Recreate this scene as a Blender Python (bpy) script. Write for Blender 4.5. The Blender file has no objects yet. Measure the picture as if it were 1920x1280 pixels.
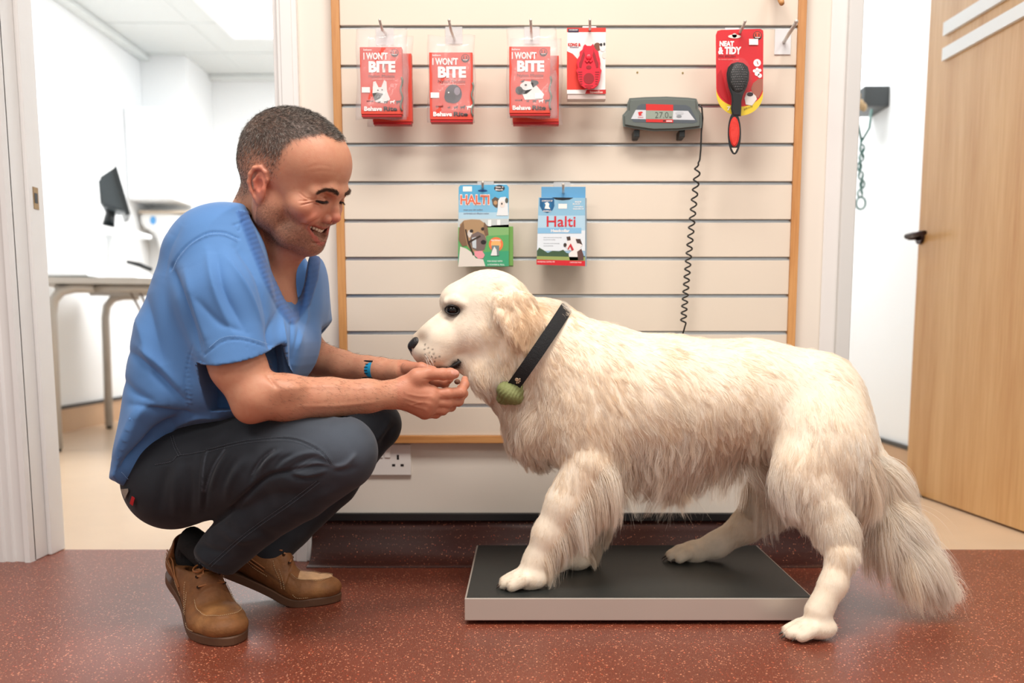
import bpy, bmesh, math, random
import numpy as np
from mathutils import Vector, Matrix, Euler
SC = bpy.context.scene
COL = SC.collection
# ---------------------------------------------------------------- camera
FPX = 1750.0; CX = 985.0; CY = 839.0; PT = 0.125
CAMH = 0.60
_p = math.atan(PT); CP, SP = math.cos(_p), math.sin(_p)
cam_d = bpy.data.cameras.new('camera'); cam = bpy.data.objects.new('camera', cam_d); COL.objects.link(cam)
cam.location = (0, 0, CAMH); cam.rotation_euler = (math.pi/2 - _p, 0, 0)
cam_d.sensor_width = 36.0; cam_d.lens = FPX/1920*36.0
cam_d.shift_x = -(CX-960)/1920; cam_d.shift_y = (CY-640)/1920
cam_d.clip_start = 0.05
cam_d.dof.use_dof = True; cam_d.dof.focus_distance = 1.92; cam_d.dof.aperture_fstop = 2.8
SC.camera = cam
# ---------------------------------------------------------------- world, exposure, large lights
SC.view_settings.view_transform = 'Standard'; SC.view_settings.look = 'None'
SC.view_settings.gamma = 1.0; SC.view_settings.use_curve_mapping = False
SC.view_settings.exposure = 0.14
wd = bpy.data.worlds.new('world'); SC.world = wd; wd.use_nodes = True
wd.node_tree.nodes['Background'].inputs[0].default_value = (1.0, 0.955, 0.90, 1)
wd.node_tree.nodes['Background'].inputs[1].default_value = 0.60
def area(name, loc, rot, sx, sy, power, col=(1, 1, 1)):
    l = bpy.data.lights.new(name, 'AREA'); l.shape = 'RECTANGLE'; l.size = sx; l.size_y = sy
    l.energy = power; l.color = col
    o = bpy.data.objects.new(name, l); COL.objects.link(o); o.location = loc; o.rotation_euler = rot
    return o
area('ceiling_lamp_main', (0.05, 1.15, 2.50), (0, 0, 0), 1.2, 0.6, 46, (1.0, 0.95, 0.88))
area('ceiling_lamp_left', (-1.3, -0.2, 2.50), (0, 0, 0), 1.2, 0.6, 33, (1.0, 0.96, 0.9))
area('ceiling_lamp_right', (1.6, 0.2, 2.50), (0, 0, 0), 1.2, 0.6, 28, (1.0, 0.96, 0.9))
area('ceiling_lamp_office', (-1.35, 5.35, 2.515), (0, 0, 0), 1.1, 1.7, 46, (0.96, 0.98, 1.0))
area('ceiling_lamp_corridor', (1.15, 5.0, 2.515), (0, 0, 0), 0.6, 1.5, 40, (0.97, 0.99, 1.0))
# ---------------------------------------------------------------- pixel -> world (photo frame 1920x1280)
def W(x, y, Y):
    u = (x-CX)/FPX; v = (y-CY)/FPX
    dy = CP - v*SP; dz = -SP - v*CP
    t = Y/dy
    return Vector((u*t, Y, CAMH + dz*t))
def WF(x, y, z=0.0):
    v = (y-CY)/FPX; dy = CP - v*SP; dz = -SP - v*CP
    t = (z-CAMH)/dz
    return Vector(((x-CX)/FPX*t, dy*t, z))
def S(r, Y, y=700): return r*(Y/(CP-(y-CY)/FPX*SP))/FPX
def ZW(y, Y): return W(0, y, Y).z
def XW(x, y, Y): return W(x, y, Y).x
# ---------------------------------------------------------------- materials
def lin(c):
    return tuple(((v/12.92) if v <= 0.04045 else ((v+0.055)/1.055)**2.4) for v in [x/255 for x in c]) + (1,)
def mat(name, rgb, rough=0.5, metal=0.0, noise=0.0, nscale=20, bump=0.0, bscale=60, spec=0.5, trans=0.0, emit=0.0, coat=0.0, sheen=0.0, sss=0.0, alpha=1.0):
    m = bpy.data.materials.new(name); m.use_nodes = True
    nt = m.node_tree; b = nt.nodes['Principled BSDF']
    c = lin(rgb)
    b.inputs['Base Color'].default_value = c
    b.inputs['Roughness'].default_value = rough; b.inputs['Metallic'].default_value = metal
    b.inputs['Specular IOR Level'].default_value = spec
    b.inputs['Coat Weight'].default_value = coat; b.inputs['Sheen Weight'].default_value = sheen
    b.inputs['Transmission Weight'].default_value = trans
    if sss:
        b.inputs['Subsurface Weight'].default_value = sss; b.inputs['Subsurface Radius'].default_value = (0.012, 0.005, 0.003); b.inputs['Subsurface Scale'].default_value = 1.0
    if emit:
        b.inputs['Emission Color'].default_value = c; b.inputs['Emission Strength'].default_value = emit
    if alpha < 1: b.inputs['Alpha'].default_value = alpha
    tc = nt.nodes.new('ShaderNodeTexCoord')
    if noise:
        n = nt.nodes.new('ShaderNodeTexNoise'); n.inputs['Scale'].default_value = nscale; n.inputs['Detail'].default_value = 4
        mx = nt.nodes.new('ShaderNodeMix'); mx.data_type = 'RGBA'
        nt.links.new(tc.outputs['Object'], n.inputs['Vector']); nt.links.new(n.outputs['Fac'], mx.inputs['Factor'])
        mx.inputs['A'].default_value = tuple(max(0, v*(1-noise)) for v in c[:3])+(1,)
        mx.inputs['B'].default_value = tuple(min(1, v*(1+noise)) for v in c[:3])+(1,)
        nt.links.new(mx.outputs['Result'], b.inputs['Base Color'])
    if bump:
        n = nt.nodes.new('ShaderNodeTexNoise'); n.inputs['Scale'].default_value = bscale; n.inputs['Detail'].default_value = 3
        bp = nt.nodes.new('ShaderNodeBump'); bp.inputs['Strength'].default_value = bump; bp.inputs['Distance'].default_value = 0.003
        nt.links.new(tc.outputs['Object'], n.inputs['Vector']); nt.links.new(n.outputs['Fac'], bp.inputs['Height'])
        nt.links.new(bp.outputs['Normal'], b.inputs['Normal'])
    return m
def vmat(name, rough=0.5, sss=0.0, bump=0.0, bscale=200, sheen=0.0, spec=0.5, noise=0.0, nscale=40, vary=None):
    """base colour read from the mesh colour attribute 'Col' (patches of the thing's own colour)"""
    m = mat(name, (200, 200, 200), rough, sss=sss, bump=bump, bscale=bscale, sheen=sheen, spec=spec)
    nt = m.node_tree; b = nt.nodes['Principled BSDF']
    a = nt.nodes.new('ShaderNodeVertexColor'); a.layer_name = 'Col'
    if noise:
        tc = nt.nodes.new('ShaderNodeTexCoord')
        n = nt.nodes.new('ShaderNodeTexNoise'); n.inputs['Scale'].default_value = nscale; n.inputs['Detail'].default_value = 5
        mr = nt.nodes.new('ShaderNodeMapRange'); mr.inputs['From Min'].default_value = .3; mr.inputs['From Max'].default_value = .7
        mr.inputs['To Min'].default_value = 1-noise; mr.inputs['To Max'].default_value = 1+noise
        nt.links.new(tc.outputs['Object'], n.inputs['Vector']); nt.links.new(n.outputs['Fac'], mr.inputs['Value'])
        mx = nt.nodes.new('ShaderNodeVectorMath'); mx.operation = 'SCALE'
        nt.links.new(a.outputs['Color'], mx.inputs[0]); nt.links.new(mr.outputs['Result'], mx.inputs['Scale'])
        nt.links.new(mx.outputs[0], b.inputs['Base Color'])
    else:
        nt.links.new(a.outputs['Color'], b.inputs['Base Color'])
    return m
def wood(name, c1, c2, scale=1.0, axis='Z', rough=0.4):
    m = mat(name, c1, rough); nt = m.node_tree; b = nt.nodes['Principled BSDF']
    tc = nt.nodes.new('ShaderNodeTexCoord'); mp = nt.nodes.new('ShaderNodeMapping')
    sc = {'Z': (9, 9, .55), 'X': (.55, 9, 9), 'Y': (9, .55, 9)}[axis]
    mp.inputs['Scale'].default_value = tuple(s*scale for s in sc)
    n = nt.nodes.new('ShaderNodeTexNoise'); n.inputs['Scale'].default_value = 1.6; n.inputs['Detail'].default_value = 7; n.inputs['Distortion'].default_value = .5
    n2 = nt.nodes.new('ShaderNodeTexNoise'); n2.inputs['Scale'].default_value = 14; n2.inputs['Detail'].default_value = 3
    ad = nt.nodes.new('ShaderNodeMath'); ad.operation = 'MULTIPLY_ADD'; ad.inputs[1].default_value = .45
    cr = nt.nodes.new('ShaderNodeValToRGB'); cr.color_ramp.elements[0].position = .42; cr.color_ramp.elements[1].position = .9
    cr.color_ramp.elements[0].color = lin(c2); cr.color_ramp.elements[1].color = lin(c1)
    nt.links.new(tc.outputs['Object'], mp.inputs['Vector']); nt.links.new(mp.outputs[0], n.inputs['Vector']); nt.links.new(mp.outputs[0], n2.inputs['Vector'])
    nt.links.new(n2.outputs['Fac'], ad.inputs[0]); nt.links.new(n.outputs['Fac'], ad.inputs[2]); nt.links.new(ad.outputs[0], cr.inputs['Fac'])
    nt.links.new(cr.outputs['Color'], b.inputs['Base Color'])
    return m
# ---------------------------------------------------------------- mesh helpers
def props(o, label=None, cat=None, group=None, kind=None):
    if label: o['label'] = label
    if cat: o['category'] = cat
    if group: o['group'] = group
    if kind: o['kind'] = kind
    return o
def empty(name, loc, label, cat, group=None, rot=(0, 0, 0)):
    o = bpy.data.objects.new(name, None); COL.objects.link(o); o.location = loc; o.rotation_euler = rot
    o.empty_display_size = .05
    return props(o, label, cat, group)
def root_of(p):
    m = Matrix.Identity(4)
    while p is not None:
        m = p.matrix_basis_world if False else (Matrix.LocRotScale(p.location, p.rotation_euler, p.scale) @ m); p = p.parent
    return m
def obj(name, me, ms, parent=None, loc=None, smooth=None):
    """geometry is given in world coordinates unless loc is given; parenting keeps it in place"""
    if isinstance(me, bmesh.types.BMesh):
        bm = me; me = bpy.data.meshes.new(name); bm.normal_update(); bm.to_mesh(me); bm.free()
    if not isinstance(ms, (list, tuple)): ms = [ms]
    for m in ms: me.materials.append(m)
    if smooth is not None:
        me.polygons.foreach_set('use_smooth', [smooth]*len(me.polygons))
    o = bpy.data.objects.new(name, me); COL.objects.link(o)
    if parent is not None:
        o.parent = parent
        if loc is None: me.transform(root_of(parent).inverted())
    if loc is not None: o.location = loc
    return o
def recentre(o):
    """move a lone mesh's origin to the base of its geometry"""
    co = np.empty(len(o.data.vertices)*3); o.data.vertices.foreach_get('co', co); co = co.reshape(-1, 3)
    c = Vector(((co[:, 0].min()+co[:, 0].max())/2, (co[:, 1].min()+co[:, 1].max())/2, co[:, 2].min()))
    o.data.transform(Matrix.Translation(-c)); o.location = Vector(o.location)+c
    return o
def box(bm, lo, hi, bev=0.0, mi=0, M=None, seg=2):
    r = bmesh.ops.create_cube(bm, size=1.0)
    vs = r['verts']; c = [(a+b)/2 for a, b in zip(lo, hi)]; s = [abs(b-a) for a, b in zip(lo, hi)]
    for v in vs: v.co = Vector((v.co.x*s[0]+c[0], v.co.y*s[1]+c[1], v.co.z*s[2]+c[2]))
    fs = list({f for v in vs for f in v.link_faces})
    for f in fs: f.material_index = mi
    if bev:
        es = list({e for v in vs for e in v.link_edges})
        rr = bmesh.ops.bevel(bm, geom=es, offset=bev, segments=seg, affect='EDGES', profile=.5)
        vs = list({v for f in rr['faces'] for v in f.verts} | {v for v in vs if v.is_valid})
        for f in rr['faces']: f.material_index = mi
    if M is not None: bmesh.ops.transform(bm, matrix=M, verts=[v for v in vs if v.is_valid])
    return vs
def tube(bm, pts, r, n=10, mi=0, caps=True):
    pts = [Vector(p) for p in pts]; rs = r if isinstance(r, (list, tuple)) else [r]*len(pts)
    rings = []; up = None
    for i, p in enumerate(pts):
        t = (pts[min(i+1, len(pts)-1)]-pts[max(i-1, 0)])
        t = t.normalized() if t.length > 1e-9 else Vector((0, 0, 1))
        if up is None:
            up = Vector((0, 0, 1)) if abs(t.z) < .9 else Vector((1, 0, 0))
        a = t.cross(up).normalized(); up = a.cross(t).normalized()
        rings.append([bm.verts.new(p+(a*math.cos(2*math.pi*k/n)+up*math.sin(2*math.pi*k/n))*rs[i]) for k in range(n)])
    for i in range(len(rings)-1):
        for k in range(n):
            f = bm.faces.new((rings[i][k], rings[i][(k+1) % n], rings[i+1][(k+1) % n], rings[i+1][k])); f.smooth = True; f.material_index = mi
    if caps:
        for rg in (rings[0][::-1], rings[-1]):
            f = bm.faces.new(rg); f.material_index = mi
    return rings
def prism(bm, poly, f0, f1, mi=0, bev=0):
    """poly: 2-D outline; f0,f1 map (a,b)->Vector for the two faces"""
    a = [bm.verts.new(f0(*p)) for p in poly]; b = [bm.verts.new(f1(*p)) for p in poly]
    fa = bm.faces.new(a[::-1]); fb = bm.faces.new(b); fs = [fa, fb]
    n = len(poly)
    for i in range(n): fs.append(bm.faces.new((a[i], a[(i+1) % n], b[(i+1) % n], b[i])))
    for f in fs: f.material_index = mi
    return fs
def ellipse(cx, cy, rx, ry, n=24, a0=0, a1=2*math.pi, rot=0):
    out = []
    for k in range(n):
        t = a0+(a1-a0)*k/(n if abs(a1-a0-2*math.pi) < 1e-6 else n-1)
        x, y = rx*math.cos(t), ry*math.sin(t)
        out.append((cx+x*math.cos(rot)-y*math.sin(rot), cy+x*math.sin(rot)+y*math.cos(rot)))
    return out
def text_mesh(s, size, bold=0.0, extr=0.0004, width=None, shear=0):
    c = bpy.data.curves.new('t', 'FONT'); c.body = s; c.size = size; c.extrude = extr; c.offset = bold; c.align_x = 'LEFT'; c.shear = shear
    c.resolution_u = 3
    o = bpy.data.objects.new('t', c); COL.objects.link(o)
    dg = bpy.context.evaluated_depsgraph_get(); dg.update()
    me = bpy.data.meshes.new_from_object(o.evaluated_get(dg))
    bpy.data.objects.remove(o); bpy.data.curves.remove(c)
    co = np.array([v.co for v in me.vertices]) if len(me.vertices) else np.zeros((1, 3))
    if width:
        w = co[:, 0].max()-co[:, 0].min(); me.transform(Matrix.Translation((-co[:, 0].min(), 0, 0))); me.transform(Matrix.Diagonal((width/w, 1, 1, 1)))
    return me
def facing(org, yaw=0.0, roll=0.0, pitch=0.0):
    """local x right, y up, z towards the camera side (-Y world)"""
    R = Matrix(((1, 0, 0), (0, 0, -1), (0, 1, 0))).to_4x4()
    return Matrix.Translation(org) @ Matrix.Rotation(yaw, 4, 'Z') @ Matrix.Rotation(pitch, 4, 'X') @ Matrix.Rotation(roll, 4, 'Y') @ R
# ================================================================ setting
YW = 2.41                                   # back wall plane
M_wall = mat('wall_paint', (233, 225, 214), .6, noise=.03, nscale=3, bump=.05, bscale=90)
M_white = mat('white_wall_paint', (243, 245, 246), .55, noise=.015, nscale=2)
M_gloss = mat('white_gloss_paint', (231, 229, 227), .33, noise=.04, nscale=6, bump=.08, bscale=25)
M_gloss2 = mat('pale_grey_gloss_paint', (214, 214, 212), .33, noise=.03, nscale=6)
M_ceil = mat('ceiling_tile', (222, 226, 225), .8, noise=.02, nscale=30)
M_lampd = mat('lamp_diffuser', (255, 255, 255), .5, emit=4)
M_black = mat('black_vinyl', (24, 24, 26), .4, noise=.2, nscale=30)
M_oak = wood('oak_lipping', (214, 158, 98), (176, 112, 56), 1.6)
M_oakx = wood('oak_lipping_across', (214, 158, 98), (176, 112, 56), 1.6, 'X')
M_door = wood('oak_veneer', (222, 178, 122), (194, 138, 76), .75, rough=.35)
def floor_mat(name='terracotta_safety_vinyl', ca=(108, 54, 38), cb=(132, 68, 50), fl=1.0):
    m = mat(name, (112, 56, 42), .34, bump=.12, bscale=420); nt = m.node_tree; b = nt.nodes['Principled BSDF']
    tc = nt.nodes.new('ShaderNodeTexCoord')
    def fleck(scale, thr, seed):
        mp = nt.nodes.new('ShaderNodeMapping'); mp.inputs['Location'].default_value = (seed, seed*2, 0)
        v = nt.nodes.new('ShaderNodeTexVoronoi'); v.inputs['Scale'].default_value = scale
        nt.links.new(tc.outputs['Object'], mp.inputs['Vector']); nt.links.new(mp.outputs[0], v.inputs['Vector'])
        sp = nt.nodes.new('ShaderNodeSeparateColor'); nt.links.new(v.outputs['Color'], sp.inputs[0])
        ml = nt.nodes.new('ShaderNodeMath'); ml.operation = 'MULTIPLY'; ml.inputs[1].default_value = thr
        nt.links.new(sp.outputs[0], ml.inputs[0])
        lt = nt.nodes.new('ShaderNodeMath'); lt.operation = 'LESS_THAN'
        nt.links.new(v.outputs['Distance'], lt.inputs[0]); nt.links.new(ml.outputs[0], lt.inputs[1])
        g = nt.nodes.new('ShaderNodeMath'); g.operation = 'GREATER_THAN'; g.inputs[1].default_value = .68
        nt.links.new(sp.outputs[1], g.inputs[0])
        mm = nt.nodes.new('ShaderNodeMath'); mm.operation = 'MULTIPLY'; nt.links.new(lt.outputs[0], mm.inputs[0]); nt.links.new(g.outputs[0], mm.inputs[1])
        return mm.outputs[0], sp.outputs[2]
    n = nt.nodes.new('ShaderNodeTexNoise'); n.inputs['Scale'].default_value = 5; n.inputs['Detail'].default_value = 5
    nt.links.new(tc.outputs['Object'], n.inputs['Vector'])
    mx = nt.nodes.new('ShaderNodeMix'); mx.data_type = 'RGBA'; nt.links.new(n.outputs['Fac'], mx.inputs['Factor'])
    mx.inputs['A'].default_value = lin(ca); mx.inputs['B'].default_value = lin(cb)
    cur = mx.outputs['Result']
    for scale, thr, seed, col in ((230, .46, 0, (226, 146, 112)), (170, .33, 3, (204, 92, 62)), (260, .33, 7, (52, 30, 28)), (420, .3, 9, (226, 170, 140))):
        f, _ = fleck(scale, thr*fl, seed)
        m2 = nt.nodes.new('ShaderNodeMix'); m2.data_type = 'RGBA'; nt.links.new(f, m2.inputs['Factor'])
        nt.links.new(cur, m2.inputs['A']); m2.inputs['B'].default_value = lin(col); cur = m2.outputs['Result']
    nt.links.new(cur, b.inputs['Base Color'])
    return m
M_floor = floor_mat()
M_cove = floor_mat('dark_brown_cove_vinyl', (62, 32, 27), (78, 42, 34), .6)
M_beige = mat('beige_vinyl', (214, 186, 156), .3, noise=.05, nscale=9, spec=.5)
M_beigedk = mat('beige_vinyl_skirting', (196, 160, 126), .35, noise=.06, nscale=9)

def struct(name, bm, m, smooth=None, kind='structure'):
    o = obj(name, bm, m, smooth=smooth); o['kind'] = kind; return o
YB = WF(200, 1030).y                        # seam between the two floors
bm = bmesh.new(); box(bm, (-3.4, -2.2, -.05), (3.2, YB, 0)); struct('floor', bm, M_floor)
bm = bmesh.new(); box(bm, (-3.4, YB, -.05), (3.2, 8.2, 0)); struct('floor_beige', bm, M_beige)
bm = bmesh.new(); box(bm, (-3.4, -1.5, 2.55), (3.2, YW, 2.6)); struct('ceiling', bm, M_ceil)
XL0, XL1 = -1.29, -.606                     # left doorway
XR0 = XW(1604, 300, YW); XR1 = 1.56         # right doorway
TH = .12
# wall with the slatted board
bm = bmesh.new(); box(bm, (XL1, YW, 0), (XR0-.005, YW+TH, 2.55)); struct('wall_back', bm, M_wall)
bm = bmesh.new(); box(bm, (-3.4, YW, 0), (XL0-.02, YW+TH, 2.55)); struct('wall_back_left', bm, M_wall)
bm = bmesh.new(); box(bm, (XR1, YW, 0), (3.2, YW+TH, 2.55)); struct('wall_back_right', bm, M_wall)
bm = bmesh.new(); box(bm, (XL0-.02, YW, 2.02), (XL1, YW+TH, 2.55)); box(bm, (XR0-.005, YW, 2.02), (XR1, YW+TH, 2.55)); struct('wall_above_doors', bm, M_wall)
# left doorway frame: lining + moulded architrave, old paint
bm = bmesh.new()
box(bm, (XL0-.02, YW-.01, 0), (XL0, YW+TH+.01, 2.02), .002)
box(bm, (XL0, YW+.055, 0), (XL0+.012, YW+TH+.01, 2.02), .003)
prof = [(-.09, 0), (-.09, -.018), (-.075, -.022), (-.07, -.014), (-.05, -.02), (-.045, -.012), (-.02, -.018), (-.016, -.026), (-.002, -.026), (0, -.01), (0, 0)]
prism(bm, [(XL0+a, YW+b) for a, b in prof], lambda a, b: Vector((a, b-.004, 0)), lambda a, b: Vector((a, b-.004, 2.02)))
o = struct('door_frame_left_side', bm, M_gloss); o.name = 'trim_1'
bm = bmesh.new(); zs = ZW(372, YW+.09)
box(bm, (XL0+.012, YW+.075, zs-.028), (XL0+.0135, YW+.10, zs+.028)); obj('strike_plate', bm, mat('aged_brass', (150, 122, 84), .4, .8), o)
bm = bmesh.new(); box(bm, (XL0+.0130, YW+.08, zs-.013), (XL0+.0142, YW+.094, zs+.013)); obj('latch_slot', bm, M_black, o)
bm = bmesh.new()
box(bm, (XL1-.004, YW-.016, 0), (XL1+.046, YW, 2.02), .003); box(bm, (XL1+.006, YW-.02, 0), (XL1+.034, YW-.016, 2.02), .0015)
box(bm, (XL1-.016, YW-.004, 0), (XL1, YW+TH, 2.02), .002)
o = struct('trim_2', bm, M_gloss)
bm = bmesh.new(); box(bm, (XL1-.0175, YW+.012, 0), (XL1-.016, YW+.018, 2.02)); obj('brown_edge_line', bm, M_oak, o)
# right doorway frame
bm = bmesh.new()
box(bm, (XR0-.075, YW-.006, .13), (XR0-.035, YW, 2.05), .002)
struct('trim_3', bm, M_gloss)
bm = bmesh.new()
box(bm, (XR0-.036, YW-.018, 0), (XR0, YW+TH, 2.02), .003); struct('trim_4', bm, M_gloss2)
bm = bmesh.new(); box(bm, (XR1, YW-.02, 0), (XR1+.07, YW+TH, 2.02), .003); struct('trim_5', bm, M_gloss)
# coved vinyl skirting with black capping
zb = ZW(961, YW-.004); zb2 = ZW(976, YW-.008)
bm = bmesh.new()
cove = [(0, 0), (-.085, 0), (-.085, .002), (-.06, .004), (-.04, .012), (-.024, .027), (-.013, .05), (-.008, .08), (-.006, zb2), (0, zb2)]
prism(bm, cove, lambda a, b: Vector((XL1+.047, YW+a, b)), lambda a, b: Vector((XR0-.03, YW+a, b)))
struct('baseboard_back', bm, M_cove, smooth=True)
bm = bmesh.new(); box(bm, (XL1+.047, YW-.014, zb2), (XR0-.03, YW, zb), .002); struct('baseboard_capping', bm, M_black); bpy.data.objects['baseboard_capping'].name = 'trim_6'
# ---- left office
bm = bmesh.new(); box(bm, (-2.87, YW+TH, 0), (-2.75, 7.6, 2.55)); struct('wall_left', bm, M_white)
bm = bmesh.new(); box(bm, (-2.87, 7.5, 0), (-.3, 7.62, 2.55)); struct('wall_office_back', bm, M_white)
bm = bmesh.new(); box(bm, (-.35, YW+TH, 0), (-.25, 7.62, 2.55)); struct('wall_office_right', bm, M_white)
bm = bmesh.new(); box(bm, (-2.75, 6.95, 0), (-2.42, 7.5, 2.55), .004); struct('wall_boxing', bm, M_white)
bm = bmesh.new(); box(bm, (-2.87, YW+TH, 2.55), (-.25, 7.62, 2.6)); struct('ceiling_office', bm, M_ceil)
bm = bmesh.new()
for a, b in ((( -2.75, YW+TH), (-2.68, 7.5)),): box(bm, (a[0], a[1], 2.51), (b[0], b[1], 2.55), .01)
box(bm, (-2.42, 7.43, 2.51), (-.35, 7.5, 2.55), .01)
for x in (-2.15, -1.55, -.95): box(bm, (x-.012, YW+TH, 2.546), (x+.012, 7.5, 2.552))
for y in (3.1, 3.7, 4.3, 6.25, 6.9): box(bm, (-2.75, y-.012, 2.545), (-.35, y+.012, 2.551))
struct('trim_7', bm, M_ceil)
bm = bmesh.new(); box(bm, (-2.75, YW+TH, .0), (-2.738, 7.5, .14)); box(bm, (-2.75, 7.488, 0), (-.35, 7.5, .14)); struct('baseboard_left', bm, M_beigedk)
bm = bmesh.new(); box(bm, (-2.75, YW+TH, .14), (-2.73, 7.5, .16)); struct('trim_8', bm, M_black)
# ---- right corridor
XC = WF(1650, 858).x
bm = bmesh.new(); box(bm, (XC, YW+TH, 0), (XC+.1, 8.0, 2.55)); struct('wall_right', bm, M_white)
bm = bmesh.new(); box(bm, (.3, 7.9, 0), (XC, 8.0, 2.55)); struct('wall_corridor_back', bm, M_white)
bm = bmesh.new(); box(bm, (.3, YW+TH, 0), (.4, 8.0, 2.55)); struct('wall_corridor_left', bm, M_white)
bm = bmesh.new(); box(bm, (.3, YW+TH, 2.55), (XC+.1, 8.0, 2.6)); struct('ceiling_corridor', bm, M_ceil)
zc = W(1650, 858, WF(1650, 858).y).z
YC = WF(1650, 858).y; zt = ZW(822, YC)
bm = bmesh.new(); box(bm, (XC-.012, YW+TH, 0), (XC, 7.9, zt-.012)); struct('baseboard_right', bm, M_beigedk)
bm = bmesh.new(); box(bm, (XC-.018, YW+TH, zt-.012), (XC, 7.9, zt+.006)); struct('trim_9', bm, M_black)
# open wooden door
pa = WF(1698, 922); pb = WF(1920, 1001)
d = Vector((pb.x-pa.x, pb.y-pa.y, 0)).normalized(); hin = pa + d*.86
nrm = Vector((-d.y, d.x, 0)); nrm = nrm if nrm.x > 0 else -nrm
door = bpy.data.objects.new('door_1', None); COL.objects.link(door); door.location = (hin.x, hin.y, 0); door['kind'] = 'structure'
bm = bmesh.new()
P4 = [pa, hin, hin+nrm*.044, pa+nrm*.044]
prism(bm, [(p.x, p.y) for p in P4], lambda a, b: Vector((a, b, .008)), lambda a, b: Vector((a, b, 1.99)))
obj('door_leaf', bm, M_door, door)
M_steel = mat('satin_aluminium', (205, 207, 208), .35, .6)
M_bar = mat('white_enamel', (240, 243, 244), .3)
M_bronze = mat('dark_bronze', (58, 38, 34), .3, .6)
def ondoor(x, y):      # pixel -> distance along the leaf and height
    u = (x-CX)/FPX; v = (y-CY)/FPX; dy = CP-v*SP; dz = -SP-v*CP
    # ray t*(u,dy) meets pa + s*d
    A = np.array([[u, -d.x], [dy, -d.y]]); t, s = np.linalg.solve(A, [pa.x, pa.y]); return s, CAMH+t*dz
def dpt(s, z, off): return Vector((pa.x+d.x*s-nrm.x*off, pa.y+d.y*s-nrm.y*off, z))
for (x, y0, y1) in ((1775, 43, 67), (1773, 91, 114)):
    s0, z1 = ondoor(x, y0); _, z0 = ondoor(x, y1)
    bm = bmesh.new(); prism(bm, [(s0, z0), (.86, z0), (.86, z1), (s0, z1)], lambda a, b: dpt(a, b, 0), lambda a, b: dpt(a, b, .012))
    obj('notice_rail', bm, M_bar, door)
s0, z0 = ondoor(1728, 445)
h = obj('handle', (lambda b: (tube(b, [dpt(s0, z0, 0), dpt(s0, z0, .012)], .024, 20), tube(b, [dpt(s0, z0, .01), dpt(s0, z0, .05)], .010, 12), tube(b, [dpt(s0-.012, z0+.004, .05), dpt(s0+.05, z0+.006, .052), dpt(s0+.12, z0+.004, .05)], [.010, .009, .008], 12), b)[-1])(bmesh.new()), M_bronze, door)
bm = bmesh.new(); q = WF(1690, 929)
prism(bm, [(q.x-.05, q.y-.02), (q.x+.08, q.y-.03), (q.x+.06, q.y+.05), (q.x-.02, q.y+.06)], lambda a, b: Vector((a, b, 0)), lambda a, b: Vector((a, b, .006 if a < q.x else .014)))
o = obj('door_wedge', bm, mat('grey_rubber', (92, 92, 88), .6)); recentre(o)
props(o, 'flat grey wedge on the corridor floor by the corner of the open wooden door', 'door wedge')
# ceiling panel lamps (fitted in the ceilings)
def panel(name, x0, x1, y0, y1, label):
    t = empty(name, ((x0+x1)/2, (y0+y1)/2, 2.53), label, 'ceiling light')
    bm = bmesh.new(); box(bm, (x0, y0, 2.535), (x1, y1, 2.549)); obj('diffuser', bm, M_lampd, t)
    bm = bmesh.new()
    for a in ((x0-.02, y0-.02, x1+.02, y0), (x0-.02, y1, x1+.02, y1+.02), (x0-.02, y0, x0, y1), (x1, y0, x1+.02, y1)): box(bm, (a[0], a[1], 2.53), (a[2], a[3], 2.55))
    obj('frame', bm, M_white, t)
pl = W(440, 70, 5.0); yy = (2.535-CAMH)/((pl.z-CAMH)/5.0); xl = W(440, 70, yy).x
panel('ceiling_light', xl, xl+1.2, yy-1.85, yy, 'large bright white square panel light in the ceiling of the left office')
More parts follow.
